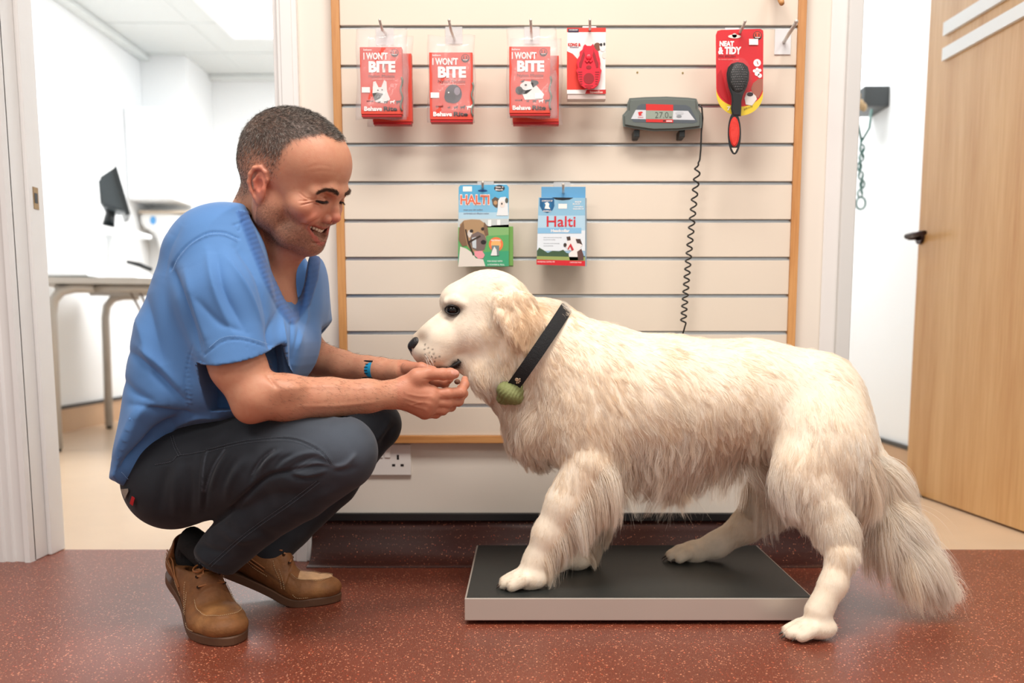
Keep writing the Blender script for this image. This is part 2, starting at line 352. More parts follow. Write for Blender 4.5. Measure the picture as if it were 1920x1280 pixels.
# ================================================================ flat printed artwork helper
_matc = {}
def cm(rgb, rough=.45, **k):
    key = (tuple(rgb), rough, tuple(sorted(k.items())))
    if key not in _matc: _matc[key] = mat('print_%02x%02x%02x' % tuple(rgb), rgb, rough, **k)
    return _matc[key]
class Art:
    """shapes printed on a flat face; points are in photo pixels on the plane Y (later tilted by M)"""
    def __init__(s, Y, rough=.4): s.bm = bmesh.new(); s.Y = Y; s.mats = []; s.n = 0; s.rough = rough
    def mi(s, rgb):
        m = cm(rgb, s.rough)
        if m not in s.mats: s.mats.append(m)
        return s.mats.index(m)
    def pt(s, x, y, off): p = W(x, y, s.Y); p.y -= off; return p
    def poly(s, pts, rgb, lay=1):
        off = .0004*lay
        vs = [s.bm.verts.new(s.pt(x, y, off)) for x, y in pts]
        f = s.bm.faces.new(vs); f.material_index = s.mi(rgb)
        f.normal_update()
        if f.normal.y > 0: f.normal_flip()
        bmesh.ops.triangulate(s.bm, faces=[f])
    def rect(s, x0, y0, x1, y1, rgb, lay=1): s.poly([(x0, y0), (x1, y0), (x1, y1), (x0, y1)], rgb, lay)
    def ell(s, cx, cy, rx, ry, rgb, lay=1, rot=0): s.poly(ellipse(cx, cy, rx, ry, 20, rot=rot), rgb, lay)
    def text(s, t, x, y, w, h, rgb, lay=3, bold=.02, slope=0.0):
        """t fitted in width w px, cap height h px, baseline at y"""
        me = text_mesh(t, 1.0, bold, 0.0); k = S(1, s.Y, y)
        co = np.array([v.co for v in me.vertices]); x0, x1 = co[:, 0].min(), co[:, 0].max()
        M = facing(s.pt(x, y, .0004*lay), roll=slope) @ Matrix.Diagonal((w*k/(x1-x0), h*k/.73, 1, 1)) @ Matrix.Translation((-x0, 0, 0))
        me.transform(M); i = s.mi(rgb); n0 = len(s.bm.faces); s.bm.from_mesh(me)
        s.bm.faces.ensure_lookup_table()
        for f in s.bm.faces[n0:]: f.material_index = i
        bpy.data.meshes.remove(me)
    def build(s, name, parent): return obj(name, s.bm, s.mats, parent)
def pxbox(bm, x0, y0, x1, y1, Yf, Yb, bev=.001, mi=0):
    a = W(x0, y1, Yf); b = W(x1, y0, Yf); box(bm, (a.x, Yf, a.z), (b.x, Yb, b.z), bev, mi)

# ================================================================ slatted display board
YS = 2.388
M_slat = mat('cream_melamine', (226, 213, 197), .42, noise=.02, nscale=4, bump=.03, bscale=120)
M_alu = mat('aluminium_insert', (196, 200, 202), .3, .75)
M_dark = mat('dark_groove', (40, 36, 33), .8)
gx = [47.5]; gy = [47+72.0*k for k in range(11)]
z0g, z7g = ZW(47.5, YS), ZW(551.5, YS); dz = (z0g-z7g)/7
zg = [z0g - dz*k for k in range(-1, 11)]
xl, xr = XW(643, 300, YS), XW(1487, 300, YS)
fw = S(15, YS, 300)
zbot = ZW(816, YS); ztop = zg[0]+.05+.12
YWb = YW-.0008
slw = empty('slatwall_board', ((xl+xr)/2, YS+.01, zbot-fw), 'cream grooved slatwall display board with oak edging on the back wall', 'display board')
bm = bmesh.new(); box(bm, (xl, YW-.004, zbot), (xr, YWb, ztop)); obj('backing', bm, M_dark, slw)
gh = S(6.5, YS, 300)
for k in range(len(zg)):
    top = zg[k]-gh; bot = zg[k+1] if k+1 < len(zg) else zbot
    if bot < zbot: bot = zbot
    if k == 0: top = zg[0]-gh
    if top-bot > .003:
        bm = bmesh.new(); box(bm, (xl, YS, bot), (xr, YW-.004, top), .0012); obj('slat', bm, M_slat, slw)
    if zg[k] > zbot:
        bm = bmesh.new(); box(bm, (xl, YS+.0005, zg[k]-gh), (xr, YS+.013, zg[k]-gh+.0022), .0004); box(bm, (xl, YS+.010, zg[k]-gh), (xr, YS+.012, zg[k]-.001)); obj('groove_insert', bm, M_alu, slw)
bm = bmesh.new(); box(bm, (xl, YS, zg[0]), (xr, YW-.004, ztop), .001); obj('slat', bm, M_slat, slw)
for nm, a, b, m in (('edge_left', xl-fw, xl, M_oak), ('edge_right', xr, xr+fw, M_oak)):
    bm = bmesh.new(); box(bm, (a, YS-.006, zbot-fw), (b, YWb, ztop), .0015); obj('edge_strip', bm, m, slw)
bm = bmesh.new(); box(bm, (xl, YS-.006, zbot-fw), (xr, YWb, zbot), .0015); obj('edge_strip', bm, M_oakx, slw)
M_plug = mat('brass_plug', (150, 130, 80), .4, .5)
for x, y in ((1195, 136), (1280, 137)):
    bm = bmesh.new(); p = W(x, y, YS); tube(bm, [(p.x, YS-.001, p.z), (p.x, YS+.002, p.z)], .0025, 8)
    obj('screw_plug', bm, M_plug, slw)
# ================================================================ hooks
M_hook = mat('nickel_wire', (206, 202, 194), .3, .25); M_clear = mat('clear_plastic_plate', (236, 238, 240), .15, alpha=.45)
M_wplate = mat('white_plastic_plate', (232, 234, 236), .35)
def hook(base, mid, tip, plate, label, Yt=2.20, opaque=False, r=.0032):
    x0, y0, x1, y1 = plate
    p = W((x0+x1)/2, y1, YS)
    t = empty('display_hook', (p.x, YS-.001, p.z), label, 'hook', 'hooks in the slatwall grooves')
    bm = bmesh.new(); pxbox(bm, x0, y0, x1, y1, YS-.0035, YS-.0005, .0005); obj('back_plate', bm, M_wplate if opaque else M_clear, t)
    pts = [W(base[0], base[1], YS-.003)]
    Ym = YS-.003+(Yt-YS)*.72
    q0, q1, q2 = pts[0], W(mid[0], mid[1], Ym), W(tip[0], tip[1], Yt)
    P = [q0, q0.lerp(q1, .5), q1, q1.lerp(q2, .35)+Vector((0, -.004, -.001)), q2]
    bm = bmesh.new(); tube(bm, P, r, 10); bmesh.ops.create_uvsphere(bm, u_segments=10, v_segments=6, radius=r*1.15, matrix=Matrix.Translation(q2)); obj('prong', bm, M_hook, t, smooth=True)
    return t
hook((724, 64), (717, 56), (712, 38), (705, 52, 738, 84), 'wire hook holding the leftmost red muzzle packs', 2.24)
hook((852, 74), (846, 58), (842, 38), (835, 50, 867, 82), 'wire hook holding the second red muzzle pack from the left', 2.25)
hook((997, 74), (996, 58), (995, 38), (983, 50, 1012, 82), 'wire hook holding the muzzle packs with the black and white dog picture', 2.24)
hook((1104, 66), (1106, 54), (1106, 38), (1092, 49, 1118, 66), 'wire hook holding the white card with the red rubber toy', 2.24, True)
hook((905, 356), (905, 350), (905, 342), (895, 340, 926, 362), 'short wire hook holding the blue and green halter pack', 2.27)
hook((1056, 368), (1056, 356), (1056, 346), (1038, 341, 1069, 368), 'short wire hook holding the pale blue halter box', 2.27)
hook((1380, 74), (1388, 60), (1397, 40), (1359, 52, 1386, 78), 'wire hook holding the red grooming brush card', 2.24, True)
hook((1470, 79), (1480, 62), (1493, 40), (1452, 54, 1484, 102), 'empty wire hook on a white plate at the right edge of the board', 2.22, True, .0042)
# ================================================================ clear bag sheet
M_bag = mat('clear_film', (240, 242, 245), .12, alpha=.18, bump=1.0, bscale=30, spec=.9)
def bag(x0, y0, x1, y1, Yf, seed, parent, Yb=None, name='clear_bag'):
    rnd = np.random.RandomState(seed); nx, ny = 16, 26
    bm = bmesh.new(); ph = rnd.rand(6)*6
    Yb = Yb or Yf+.02
    for side in (0, 1):
        g = []
        for j in range(ny+1):
            row = []
            for i in range(nx+1):
                u, v = i/nx, j/ny
                edge = min(u, 1-u, v*1.2, 1-v)*8
                e = min(1, edge)
                ym = (Yf+Yb)/2; Y = ym+((Yf if side == 0 else Yb)-ym)*e
                pinch = max(0, 1-v*5)
                w = math.sin(u*9+ph[0]+v*3)*.0022+math.sin(v*17+ph[1]+u*6)*.0018+math.sin((u+v)*23+ph[2])*.0016 + math.sin((u-.5)*26)*.003*pinch
                xx = x0+(x1-x0)*u+1.5*math.sin(v*9+ph[3])*(1 if i in (0, nx) else 0); yy = y0+(y1-y0)*v + 2*math.sin(u*7+ph[4])*(1 if j in (0, ny) else 0)
                row.append(bm.verts.new(W(xx, yy, Y+(w if side == 0 else 0)*e)))
            g.append(row)
        for j in range(ny):
            for i in range(nx):
                q = (g[j][i], g[j+1][i], g[j+1][i+1], g[j][i+1])
                f = bm.faces.new(q if side == 0 else q[::-1]); f.smooth = True
    bmesh.ops.remove_doubles(bm, verts=bm.verts, dist=.0006)
    return obj(name, bm, M_bag, parent)
RED = (214, 68, 48); RED2 = (196, 30, 34); WH = (244, 240, 238); DK = (44, 42, 44)
M_card = cm(RED, .45); M_cardd = mat('deep_red_card', (190, 26, 30), .45)
def minidog(A, x, y, s, rgb, lay=3):
    A.poly([(x, y-2*s), (x+6*s, y-2.6*s), (x+7*s, y-4.5*s), (x+9.5*s, y-3.6*s), (x+8*s, y-2*s), (x+7.5*s, y), (x+7.4*s, y+3*s), (x+6.6*s, y+3*s), (x+6*s, y+.2*s), (x+2*s, y), (x+1.4*s, y+3*s), (x+.5*s, y+3*s), (x+.4*s, y), (x-1.3*s, y-2.6*s)], rgb, lay)
def logo(A, cx, cy, r):
    A.ell(cx, cy, r, r, DK, 2); A.ell(cx, cy-.5, r*.82, r*.8, RED, 3)
    A.rect(cx-r*.5, cy-r*.5, cx-r*.28, cy+r*.2, DK, 4); A.rect(cx+r*.22, cy-r*.5, cx+r*.44, cy+r*.2, DK, 4); A.rect(cx-r*.8, cy+r*.3, cx+r*.8, cy+r*.62, DK, 4)
    A.rect(cx-r*.55, cy+r*.38, cx+r*.55, cy+r*.52, WH, 5)
def muzzle_pack(x0, y0, x1, y1, bagr, Yf, pic, label, seed, front=True, group='red muzzle packs on the slatwall board'):
    p = W((x0+x1)/2, y1, Yf+.02); t = empty('muzzle_pack', p, label, 'pet product pack', group)
    w = x1-x0; h = y1-y0; X = lambda u: x0+w*u; Yy = lambda v: y0+h*v
    bm = bmesh.new(); pxbox(bm, x0, y0, x1, y1, Yf+.004, Yf+.026, .001); 
    obj('card_sleeve', bm, M_card, t)
    bm = bmesh.new(); pxbox(bm, x0+1, y1-4, x1, y1+5, Yf+.006, Yf+.030, .001); obj('sleeve_base', bm, M_cardd, t)
    if front:
        A = Art(Yf+.004)
        A.text('behave', X(.06), Yy(.055), w*.2, 3, WH, 2)
        A.text("I WON'T", X(.06), Yy(.185), w*.60, h*.095, WH, 3, .035); A.text('BITE', X(.19), Yy(.37), w*.66, h*.15, WH, 3, .05)
        A.text('Nylon Muzzle', X(.19), Yy(.455), w*.64, h*.045, (120, 46, 44), 3, 0)
        A.text('comfortable and secure fit', X(.27), Yy(.485), w*.56, 2, (240, 200, 190), 3, 0)
        logo(A, X(.83), Yy(.09), w*.095)
        A.text('small', X(.14), Yy(.815), w*.17, 3, DK, 3); 
        for i in range(4): minidog(A, X(.42+.15*i), Yy(.825), .55+.25*i*(1 if i != 2 else .9), WH if i == (2 if pic != 'b' else 3) else DK)
        A.text('Behave', X(.08), Yy(.95), w*.44, h*.062, WH, 3, .04); A.text('Rite', X(.56), Yy(.95), w*.33, h*.062, DK, 3, .03)
        if pic == 'a':      # white pricked-ear dog wearing grey muzzle
            A.poly([(X(.3), Yy(.52)), (X(.36), Yy(.51)), (X(.43), Yy(.6)), (X(.5), Yy(.6)), (X(.57), Yy(.49)), (X(.63), Yy(.52)), (X(.64), Yy(.66)), (X(.72), Yy(.78)), (X(.6), Yy(.84)), (X(.36), Yy(.82)), (X(.28), Yy(.7))], (226, 222, 220), 2)
            A.poly([(X(.28), Yy(.69)), (X(.4), Yy(.68)), (X(.55), Yy(.70)), (X(.46), Yy(.77)), (X(.34), Yy(.80))], (72, 68, 66), 3); A.ell(X(.42), Yy(.645), 1.4, 1, DK, 3); A.ell(X(.52), Yy(.64), 1.4, 1, DK, 3)
        elif pic == 'b':    # dark round-headed dog
            A.ell(X(.55), Yy(.62), w*.2, h*.14, (58, 46, 60), 2); A.ell(X(.47), Yy(.66), w*.13, h*.09, (40, 30, 42), 3); A.ell(X(.64), Yy(.58), w*.07, h*.06, (140, 128, 142), 3); A.ell(X(.44), Yy(.6), 1.6, 1.3, WH, 4)
        else:               # white dog, black ear, black muzzle
            A.poly([(X(.27), Yy(.57)), (X(.38), Yy(.52)), (X(.56), Yy(.53)), (X(.68), Yy(.6)), (X(.85), Yy(.72)), (X(.8), Yy(.79)), (X(.38), Yy(.8)), (X(.32), Yy(.72)), (X(.24), Yy(.66))], (228, 226, 224), 2)
            A.poly([(X(.53), Yy(.50)), (X(.68), Yy(.515)), (X(.72), Yy(.55)), (X(.58), Yy(.62)), (X(.53), Yy(.56))], DK, 3)
            A.ell(X(.24), Yy(.66), w*.09, h*.06, DK, 3); A.poly([(X(.2), Yy(.62)), (X(.4), Yy(.66)), (X(.56), Yy(.64)), (X(.42), Yy(.71)), (X(.24), Yy(.72))], DK, 3); A.ell(X(.40), Yy(.58), 2.3, 1.8, DK, 3); A.poly([(X(.26), Yy(.53)), (X(.38), Yy(.495)), (X(.34), Yy(.54))], DK, 3)
        A.rect(X(.02 if pic != 'c' else .62), Yy(.60 if pic != 'c' else .70), X(.22 if pic != 'c' else .82), Yy(.68 if pic != 'c' else .78), (240, 240, 240), 4)
        A.build('front_print', t)
        # pieces of the muzzle seen through the bag on the right edge
        bm = bmesh.new(); pts = [W(X(1.0)+2*math.sin(k*1.3), Yy(.45+.05*k), Yf+.002) for k in range(11)]; tube(bm, pts, .0022, 6); obj('strap_edge', bm, cm((120, 128, 118)), t)
    bag(*bagr, Yf, seed, t, Yf+.032)
    return t
muzzle_pack(699, 100, 771, 228, (690, 66, 774, 236), 2.315, 'a', 'red muzzle pack tucked behind the leftmost pack, only its right and bottom edges showing', 1, False)
muzzle_pack(677, 88, 753, 214, (668, 52, 764, 224), 2.265, 'a', 'leftmost red muzzle pack, picture of a white dog with pricked ears', 2)
muzzle_pack(806, 98, 886, 224, (802, 66, 891, 231), 2.285, 'b', 'red muzzle pack with a dark round dog picture, second from left', 3)
muzzle_pack(961, 104, 1048, 228, (958, 74, 1054, 236), 2.315, 'c', 'red muzzle pack behind the pack with the black-eared dog, skewed to the right', 4, False)
muzzle_pack(955, 87, 1032, 212, (950, 52, 1044, 222), 2.265, 'c', 'red muzzle pack picturing a white dog with black ear and black muzzle', 5)
# ---------------------------------------------------------------- rubber toy on a card
Yk = 2.29
t = empty('toy_card', W(1099, 186, Yk+.01), 'white and red card with a bright red rubber brush toy', 'pet toy pack')
bm = bmesh.new(); pxbox(bm, 1063, 52, 1136, 176, Yk, Yk+.002, .0004); obj('card', bm, cm((236, 232, 230)), t)
bm = bmesh.new(); pxbox(bm, 1064, 176, 1136, 186, Yk+.002, Yk+.03, .001); obj('card_base', bm, cm((206, 190, 184)), t)
A = Art(Yk)
A.rect(1063, 52, 1136, 60, (222, 60, 48), 1); A.rect(1065, 54, 1085, 60.5, (50, 34, 66), 2); A.text('ZOOGROOM', 1067, 57.5, 16, 2.4, WH, 3)
A.poly([(1063, 96), (1074, 101), (1084, 112), (1092, 128), (1096, 150), (1098, 168), (1063, 168)], (222, 58, 44), 1)
A.poly([(1097, 176), (1100, 169), (1136, 168), (1136, 176)], RED2, 2); A.text('SqueezZoo', 1106, 174.5, 24, 4, (250, 220, 210), 3)
A.text('KONG', 1065, 86.5, 17.5, 5.5, (196, 44, 44), 2, .05); A.text('&', 1084, 86.5, 5, 5.5, (196, 44, 44), 2, .05); A.text('grooming', 1068, 90, 17, 3, (60, 60, 110), 2)
A.ell(1120, 88, 7, 8, (120, 78, 60), 1); A.ell(1130, 88, 6, 9, (228, 226, 226), 2); A.ell(1127, 84, 2.5, 3, DK, 3); A.ell(1133, 83, 2, 3, DK, 3); A.ell(1133, 104, 4, 6, (226, 214, 204), 2)
A.build('front_print', t)
M_rub = mat('red_rubber', (222, 22, 50), .38, spec=.6); M_rubd = mat('dark_red_rubber', (150, 8, 26), .5)
out = [(1094, 86), (1097, 83), (1101, 86), (1108, 86), (1112, 82), (1114, 87), (1117, 93), (1122, 97), (1123, 104), (1125, 111), (1126, 120), (1125, 127), (1128, 132), (1126, 140), (1125, 150), (1121, 160), (1114, 166), (1105, 168), (1096, 166), (1088, 160), (1084, 150), (1083, 140), (1080, 133), (1083, 128), (1081, 118), (1083, 110), (1087, 104), (1087, 97), (1092, 93)]
bm = bmesh.new(); prism(bm, out, lambda a, b: W(a, b, Yk-.014), lambda a, b: W(a, b, Yk-.001)); bmesh.ops.recalc_face_normals(bm, faces=bm.faces)
bmesh.ops.bevel(bm, geom=[e for e in bm.edges if all(abs(v.co.y-(Yk-.014)) < 1e-4 for v in e.verts)], offset=.0015, segments=2, affect='EDGES')
tb = obj('rubber_toy', bm, M_rub, t)
bm = bmesh.new()
cx, cy = 1104, 147
prism(bm, ellipse(cx, cy, 10, 10.5), lambda a, b: W(a, b, Yk-.0147), lambda a, b: W(a, b, Yk-.013))
prism(bm, ellipse(1104, 126, 5, 3.6), lambda a, b: W(a, b, Yk-.0147), lambda a, b: W(a, b, Yk-.013))
for sgn in (-1, 1):
    prism(bm, [(cx+sgn*a, b) for a, b in ((8, 92), (11, 99), (13, 104), (15, 112), (18, 118), (18, 126), (14, 127), (12, 119), (9, 110), (7, 103), (9, 97))], lambda a, b: W(a, b, Yk-.0147), lambda a, b: W(a, b, Yk-.013))
    for k in range(6): pxbox(bm, cx+sgn*12 if sgn > 0 else cx-20+k*.8, 134+4.4*k, cx+20-k*.8 if sgn > 0 else cx-12, 135.8+4.4*k, Yk-.0147, Yk-.013, 0)
for k in range(2): pxbox(bm, cx-8+3*k, 160+3.3*k, cx+8-3*k, 161.4+3.3*k, Yk-.0147, Yk-.013, 0)
bmesh.ops.recalc_face_normals(bm, faces=bm.faces); obj('recess', bm, M_rubd, tb)
bm = bmesh.new(); bmesh.ops.create_uvsphere(bm, u_segments=16, v_segments=10, radius=S(6, Yk, 107), matrix=Matrix.Translation(W(1104, 107, Yk-.014)) @ Matrix.Diagonal((1, .4, 1, 1)))
tube(bm, [W(1097, 114, Yk-.0145), W(1101, 117, Yk-.016), W(1104, 113, Yk-.0165), W(1107, 117, Yk-.016), W(1111, 114, Yk-.0145)], .0014, 6)
obj('raised_nose', bm, M_rub, tb, smooth=True)
# ---------------------------------------------------------------- halter packs
Yh = 2.31
t = empty('halter_pack', W(908, 500, Yh+.01), 'blue and green halter pack picturing a big tan dog with pink tongue', 'pet product pack')
bm = bmesh.new(); prism(bm, [(860, 351), (863, 347), (950, 346), (954, 351), (954, 499), (859, 500)], lambda a, b: W(a, b, Yh), lambda a, b: W(a, b, Yh+.004)); bmesh.ops.recalc_face_normals(bm, faces=bm.faces)
obj('card', bm, cm((150, 190, 214)), t)
bm = bmesh.new(); pxbox(bm, 864, 424, 962, 498, Yh+.006, Yh+.045, .001); obj('tray', bm, cm((110, 160, 78)), t)
A = Art(Yh)
A.poly([(860, 351), (863, 347), (950, 346), (954, 351), (954, 375), (860, 375)], (86, 172, 214), 1); A.rect(860, 375, 954, 398, (132, 190, 222), 1); A.rect(860, 398, 954, 410, (176, 210, 228), 1)
A.rect(868, 349.5, 885, 359, WH, 2); A.ell(936.5, 353, 10, 6, DK, 2); A.text('Size 2', 929, 352, 15, 3, WH, 3); A.text('Black', 929, 357, 15, 3, WH, 3)
A.ell(905, 357.5, 9, 2.2, (30, 80, 140), 2)
A.text('HALTI', 862.5, 383, 56, 18, (250, 226, 214), 2, .06); A.text('HALTI', 863.5, 382.3, 54, 16.5, (226, 110, 80), 3, .02)
A.text('stops your dog pulling', 869, 394.5, 36, 3, (120, 130, 150), 2); A.text('comfortable and effective training', 869, 401.5, 48, 3, (120, 130, 150), 2)
A.poly([(924, 384), (922, 374), (928, 369), (935, 372), (937, 380), (932, 390), (928, 388)], (96, 84, 74), 2); A.ell(929, 380, 3.5, 4, (190, 150, 110), 3)
A.poly([(934, 376), (938, 370), (948, 369), (952, 376), (953, 404), (931, 404), (933, 394)], (226, 230, 232), 3); A.ell(942, 383, 5, 6, (232, 218, 210), 4); A.ell(950, 376, 3, 5, (90, 90, 80), 4); A.ell(941, 382, 1.4, 2, DK, 5)
A.rect(859, 410, 954, 426, (196, 204, 204), 1); A.rect(915, 412, 921, 424, (240, 240, 240), 2); A.rect(932, 412, 938, 422, (240, 240, 240), 2)
A.poly([(859, 426), (954, 421), (954, 440), (859, 445)], (130, 178, 112), 1); A.poly([(859, 445), (954, 440), (954, 470), (859, 475)], (92, 166, 96), 1); A.poly([(859, 475), (954, 470), (954, 499), (859, 500)], (58, 160, 116), 1)
A.poly([(862, 421), (870, 413), (884, 411), (900, 412), (908, 418), (914, 430), (915, 440), (911, 444), (912, 455), (907, 470), (902, 474), (890, 474), (882, 468), (875, 460), (870, 444), (864, 430)], (172, 140, 104), 2)
A.poly([(861, 428), (869, 414), (872, 440), (876, 460), (867, 462), (860, 450)], (128, 98, 72), 3); A.poly([(908, 416), (914, 424), (916, 440), (910, 442), (906, 430)], (120, 92, 70), 3)
A.poly([(884, 440), (896, 434), (908, 440), (913, 452), (908, 468), (898, 472), (886, 466), (881, 452)], (116, 100, 96), 3); A.poly([(885, 446), (893, 444), (893, 466), (886, 464)], (196, 204, 210), 4)
A.poly([(878, 432), (884, 430), (886, 440), (880, 446), (876, 440)], (214, 206, 198), 3); A.ell(884, 433, 3.5, 3, (50, 40, 34), 4); A.ell(905, 429, 3, 3, (50, 40, 34), 4); A.ell(906.5, 454, 5, 4.2, (34, 28, 28), 4)
A.poly([(889, 471), (904, 470), (909, 478), (906, 484), (897, 485), (890, 479)], (232, 150, 160), 4)
A.poly([(863, 462), (874, 466), (886, 474), (892, 484), (906, 486), (910, 499), (859, 500)], (222, 214, 204), 3)
A.poly([(872, 430), (874.5, 430), (879, 452), (900, 441), (902, 443), (881, 455), (889, 478), (887, 479), (877, 456)], (60, 44, 34), 5)
A.ell(930, 458, 13.5, 13.5, (232, 120, 70), 2); A.ell(930, 458, 9.5, 9.5, (244, 180, 110), 3); A.rect(922, 460, 936, 479, (110, 130, 130), 4); A.poly([(920, 479), (923, 470), (927, 462), (931, 468), (932, 479)], (226, 226, 226), 5)
A.text('FREE TRAINING', 921, 452, 18, 3, WH, 4); A.text('FOR DOGS WITH', 914, 491, 28, 3, (220, 240, 230), 3); A.text('A POWERFUL PULL', 914, 497.5, 32, 3, (220, 240, 230), 3)
A.build('front_print', t)
Yh = 2.30
t = empty('halter_box', W(1051, 498, Yh+.02), 'pale blue halter box with red lettering and black and white dog', 'pet product pack')
bm = bmesh.new(); prism(bm, [(1010, 370), (1097, 371), (1097, 499), (1006, 496)], lambda a, b: W(a, b, Yh), lambda a, b: W(a+3, b, Yh+.055)); bmesh.ops.recalc_face_normals(bm, faces=bm.faces)
obj('carton', bm, cm((150, 186, 214)), t)
bm = bmesh.new(); pxbox(bm, 1015, 350, 1098, 372, Yh+.03, Yh+.0315, .0003); obj('hang_flap', bm, cm((96, 156, 196)), t)
A = Art(Yh)
A.poly([(1010, 370), (1097, 371), (1097, 404), (1009, 404)], (140, 188, 216), 1); A.poly([(1009, 404), (1097, 404), (1097, 432), (1008, 432)], (176, 208, 228), 1); A.poly([(1008, 432), (1097, 432), (1097, 470), (1007, 470)], (222, 230, 238), 1)
A.poly([(1035, 370), (1075, 370.5), (1068, 374), (1055, 375.5), (1042, 374)], (24, 30, 40), 2)
A.poly([(1012, 371), (1039, 371), (1039.5, 386), (1036, 394), (1026, 399.5), (1017, 395), (1012, 386)], (28, 92, 140), 2); A.ell(1026, 385, 8, 9, (36, 110, 160), 3); A.poly([(1021, 391), (1023, 384), (1021, 381), (1026, 378.5), (1030, 382), (1029, 387), (1032, 392)], WH, 4)
A.text('COMPANY OF', 1016, 378, 20, 3, WH, 4); A.text('ANIMALS', 1018, 397, 15, 3, WH, 4)
A.rect(1047, 382, 1063, 391, WH, 2); A.text('SIZE', 1078, 379.5, 12, 2.6, WH, 2); A.text('BLACK', 1074, 383.5, 14, 2.6, WH, 2); A.text('regular', 1076, 388.5, 18, 2.6, WH, 2); A.text('standard', 1074, 392.5, 20, 2.6, WH, 2)
A.text('Halti', 1025, 424.5, 54, 20, (206, 42, 54), 3, .01)
A.rect(1008, 427, 1090, 437.5, (134, 186, 222), 2); A.text('Headcollar', 1033, 435, 35, 5.5, WH, 3, .03)
for k, (a, b, c) in enumerate(((1019, 446, 34), (1019, 450, 22), (1019, 457, 30), (1019, 461.5, 18))): A.text('steers and controls strong dogs', a, b, c, 2, (120, 130, 140), 2, 0)
A.poly([(1007, 470), (1011, 464), (1018, 468), (1027, 474), (1036, 470), (1048, 471), (1056, 468), (1062, 474), (1097, 480), (1097, 488), (1006.5, 487)], (62, 88, 62), 2); A.poly([(1006.5, 480), (1097, 482), (1097, 489), (1006, 487)], (150, 164, 96), 3)
A.poly([(1006, 486.5), (1097, 489), (1097, 499), (1006, 496)], (206, 32, 44), 4); A.text('PROFESSIONAL CONTROL FOR', 1008, 492, 32, 2.6, (250, 210, 210), 5); A.text('COMFORTABLE WALKS', 1068, 493, 22, 2.4, (250, 210, 210), 5)
A.poly([(1060, 462), (1062, 454), (1067, 449), (1072, 444), (1080, 445), (1090, 453), (1092, 460), (1088, 464), (1093, 474), (1094, 488), (1068, 488), (1066, 476), (1072, 470), (1064, 468)], (232, 226, 226), 3)
A.poly([(1062, 444), (1069, 443), (1070, 450), (1064, 451)], (74, 60, 54), 4); A.poly([(1079, 448), (1088, 448), (1092, 459), (1086, 456), (1082, 456)], (74, 54, 50), 4); A.ell(1059.5, 459, 3, 3.6, (60, 50, 48), 4); A.poly([(1082, 472), (1090, 466), (1094, 478), (1094, 488), (1084, 488)], (96, 66, 64), 4)
A.poly([(1064, 466), (1070, 456), (1076, 468), (1072, 470), (1069, 462), (1066, 468)], (196, 40, 50), 5)
A.build('front_print', t)
# ---------------------------------------------------------------- grooming brush card
Yb = 2.285
t = empty('brush_card', W(1387, 214, Yb+.01), 'red hanging card holding a black pin brush with red grip', 'grooming brush pack')
oc = [(1342, 66), (1345, 58), (1352, 56), (1425, 54), (1431, 57), (1431.5, 66), (1430.5, 178)]
yc = ellipse(1387, 176, 43.8, 41, 24, 0, math.pi)
bm = bmesh.new(); prism(bm, oc+yc[1:-1]+[(1343, 178)], lambda a, b: W(a, b, Yb), lambda a, b: W(a, b, Yb+.0015)); bmesh.ops.recalc_face_normals(bm, faces=bm.faces); obj('card', bm, cm((206, 26, 38)), t)
A = Art(Yb)
A.poly([(1343, 166)]+[(1343, 178)]+yc[::-1][1:-1]+[(1430.5, 178), (1430.5, 166)]+ellipse(1387, 166, 43.8, 34, 22, 0, math.pi)[1:-1], (226, 196, 52), 1)
A.ell(1377, 68.5, 12, 3.6, (230, 222, 214), 2); A.ell(1377, 66.8, 4.5, 4, (230, 222, 214), 2)
A.text('NEAT', 1349, 86.5, 27, 9, WH, 2, .05); A.text('& TIDY', 1346.5, 101, 43, 12.5, WH, 2, .05); A.text('PIN BRUSH', 1347, 107.5, 32, 4, (140, 30, 40), 2); A.text('for medium and long coats', 1347, 112.5, 38, 2.4, (240, 180, 170), 2, 0)
logo(A, 1420, 67, 8.2); A.rect(1404, 73.5, 1421, 84.5, WH, 6)
A.ell(1419.5, 118, 7, 7, WH, 2); A.poly([(1418.5, 115), (1420, 115), (1422, 121), (1420.5, 121)], (190, 40, 40), 3)
for dx, dy, r in ((0, 2, 4.6), (-5, -3, 3), (0, -6, 3), (5, -4, 3), (5, 6, 4)): A.ell(1419.5+dx, 136+dy, r, r, WH, 2)
A.poly([(1430, 148), (1422, 148), (1412, 156), (1408, 166), (1412, 180), (1422, 184), (1430, 168)], (158, 96, 80), 2); A.poly([(1398, 196), (1396, 184), (1400, 174), (1408, 172), (1417, 180), (1419, 186), (1410, 198)], (222, 214, 210), 3); A.ell(1406, 177, 6, 4, (50, 40, 44), 4)
A.text('gentle on coat', 1395, 206.5, 17, 4, (60, 60, 40), 4, .0, slope=-.35); A.text('7', 1363, 207, 6, 7, WH, 4)
A.poly([(1345, 140), (1352, 130), (1362, 170), (1368, 196), (1352, 182), (1345, 170)], (178, 12, 26), 2)
A.build('front_print', t)
M_bk = mat('black_brush_plastic', (22, 22, 24), .28, coat=.4); M_grip = mat('red_grip', (214, 48, 36), .5, bump=.5, bscale=70)
bm = bmesh.new(); Yc = Yb-.006
r1 = [(1363, 150), (1362, 138), (1365, 126), (1372, 119), (1383, 116), (1394, 118), (1402, 125), (1405, 136), (1404, 150), (1400, 164), (1393, 178), (1390, 190), (1390, 204), (1389, 218), (1374, 218), (1370, 204), (1372, 190), (1371, 178), (1366, 164)]
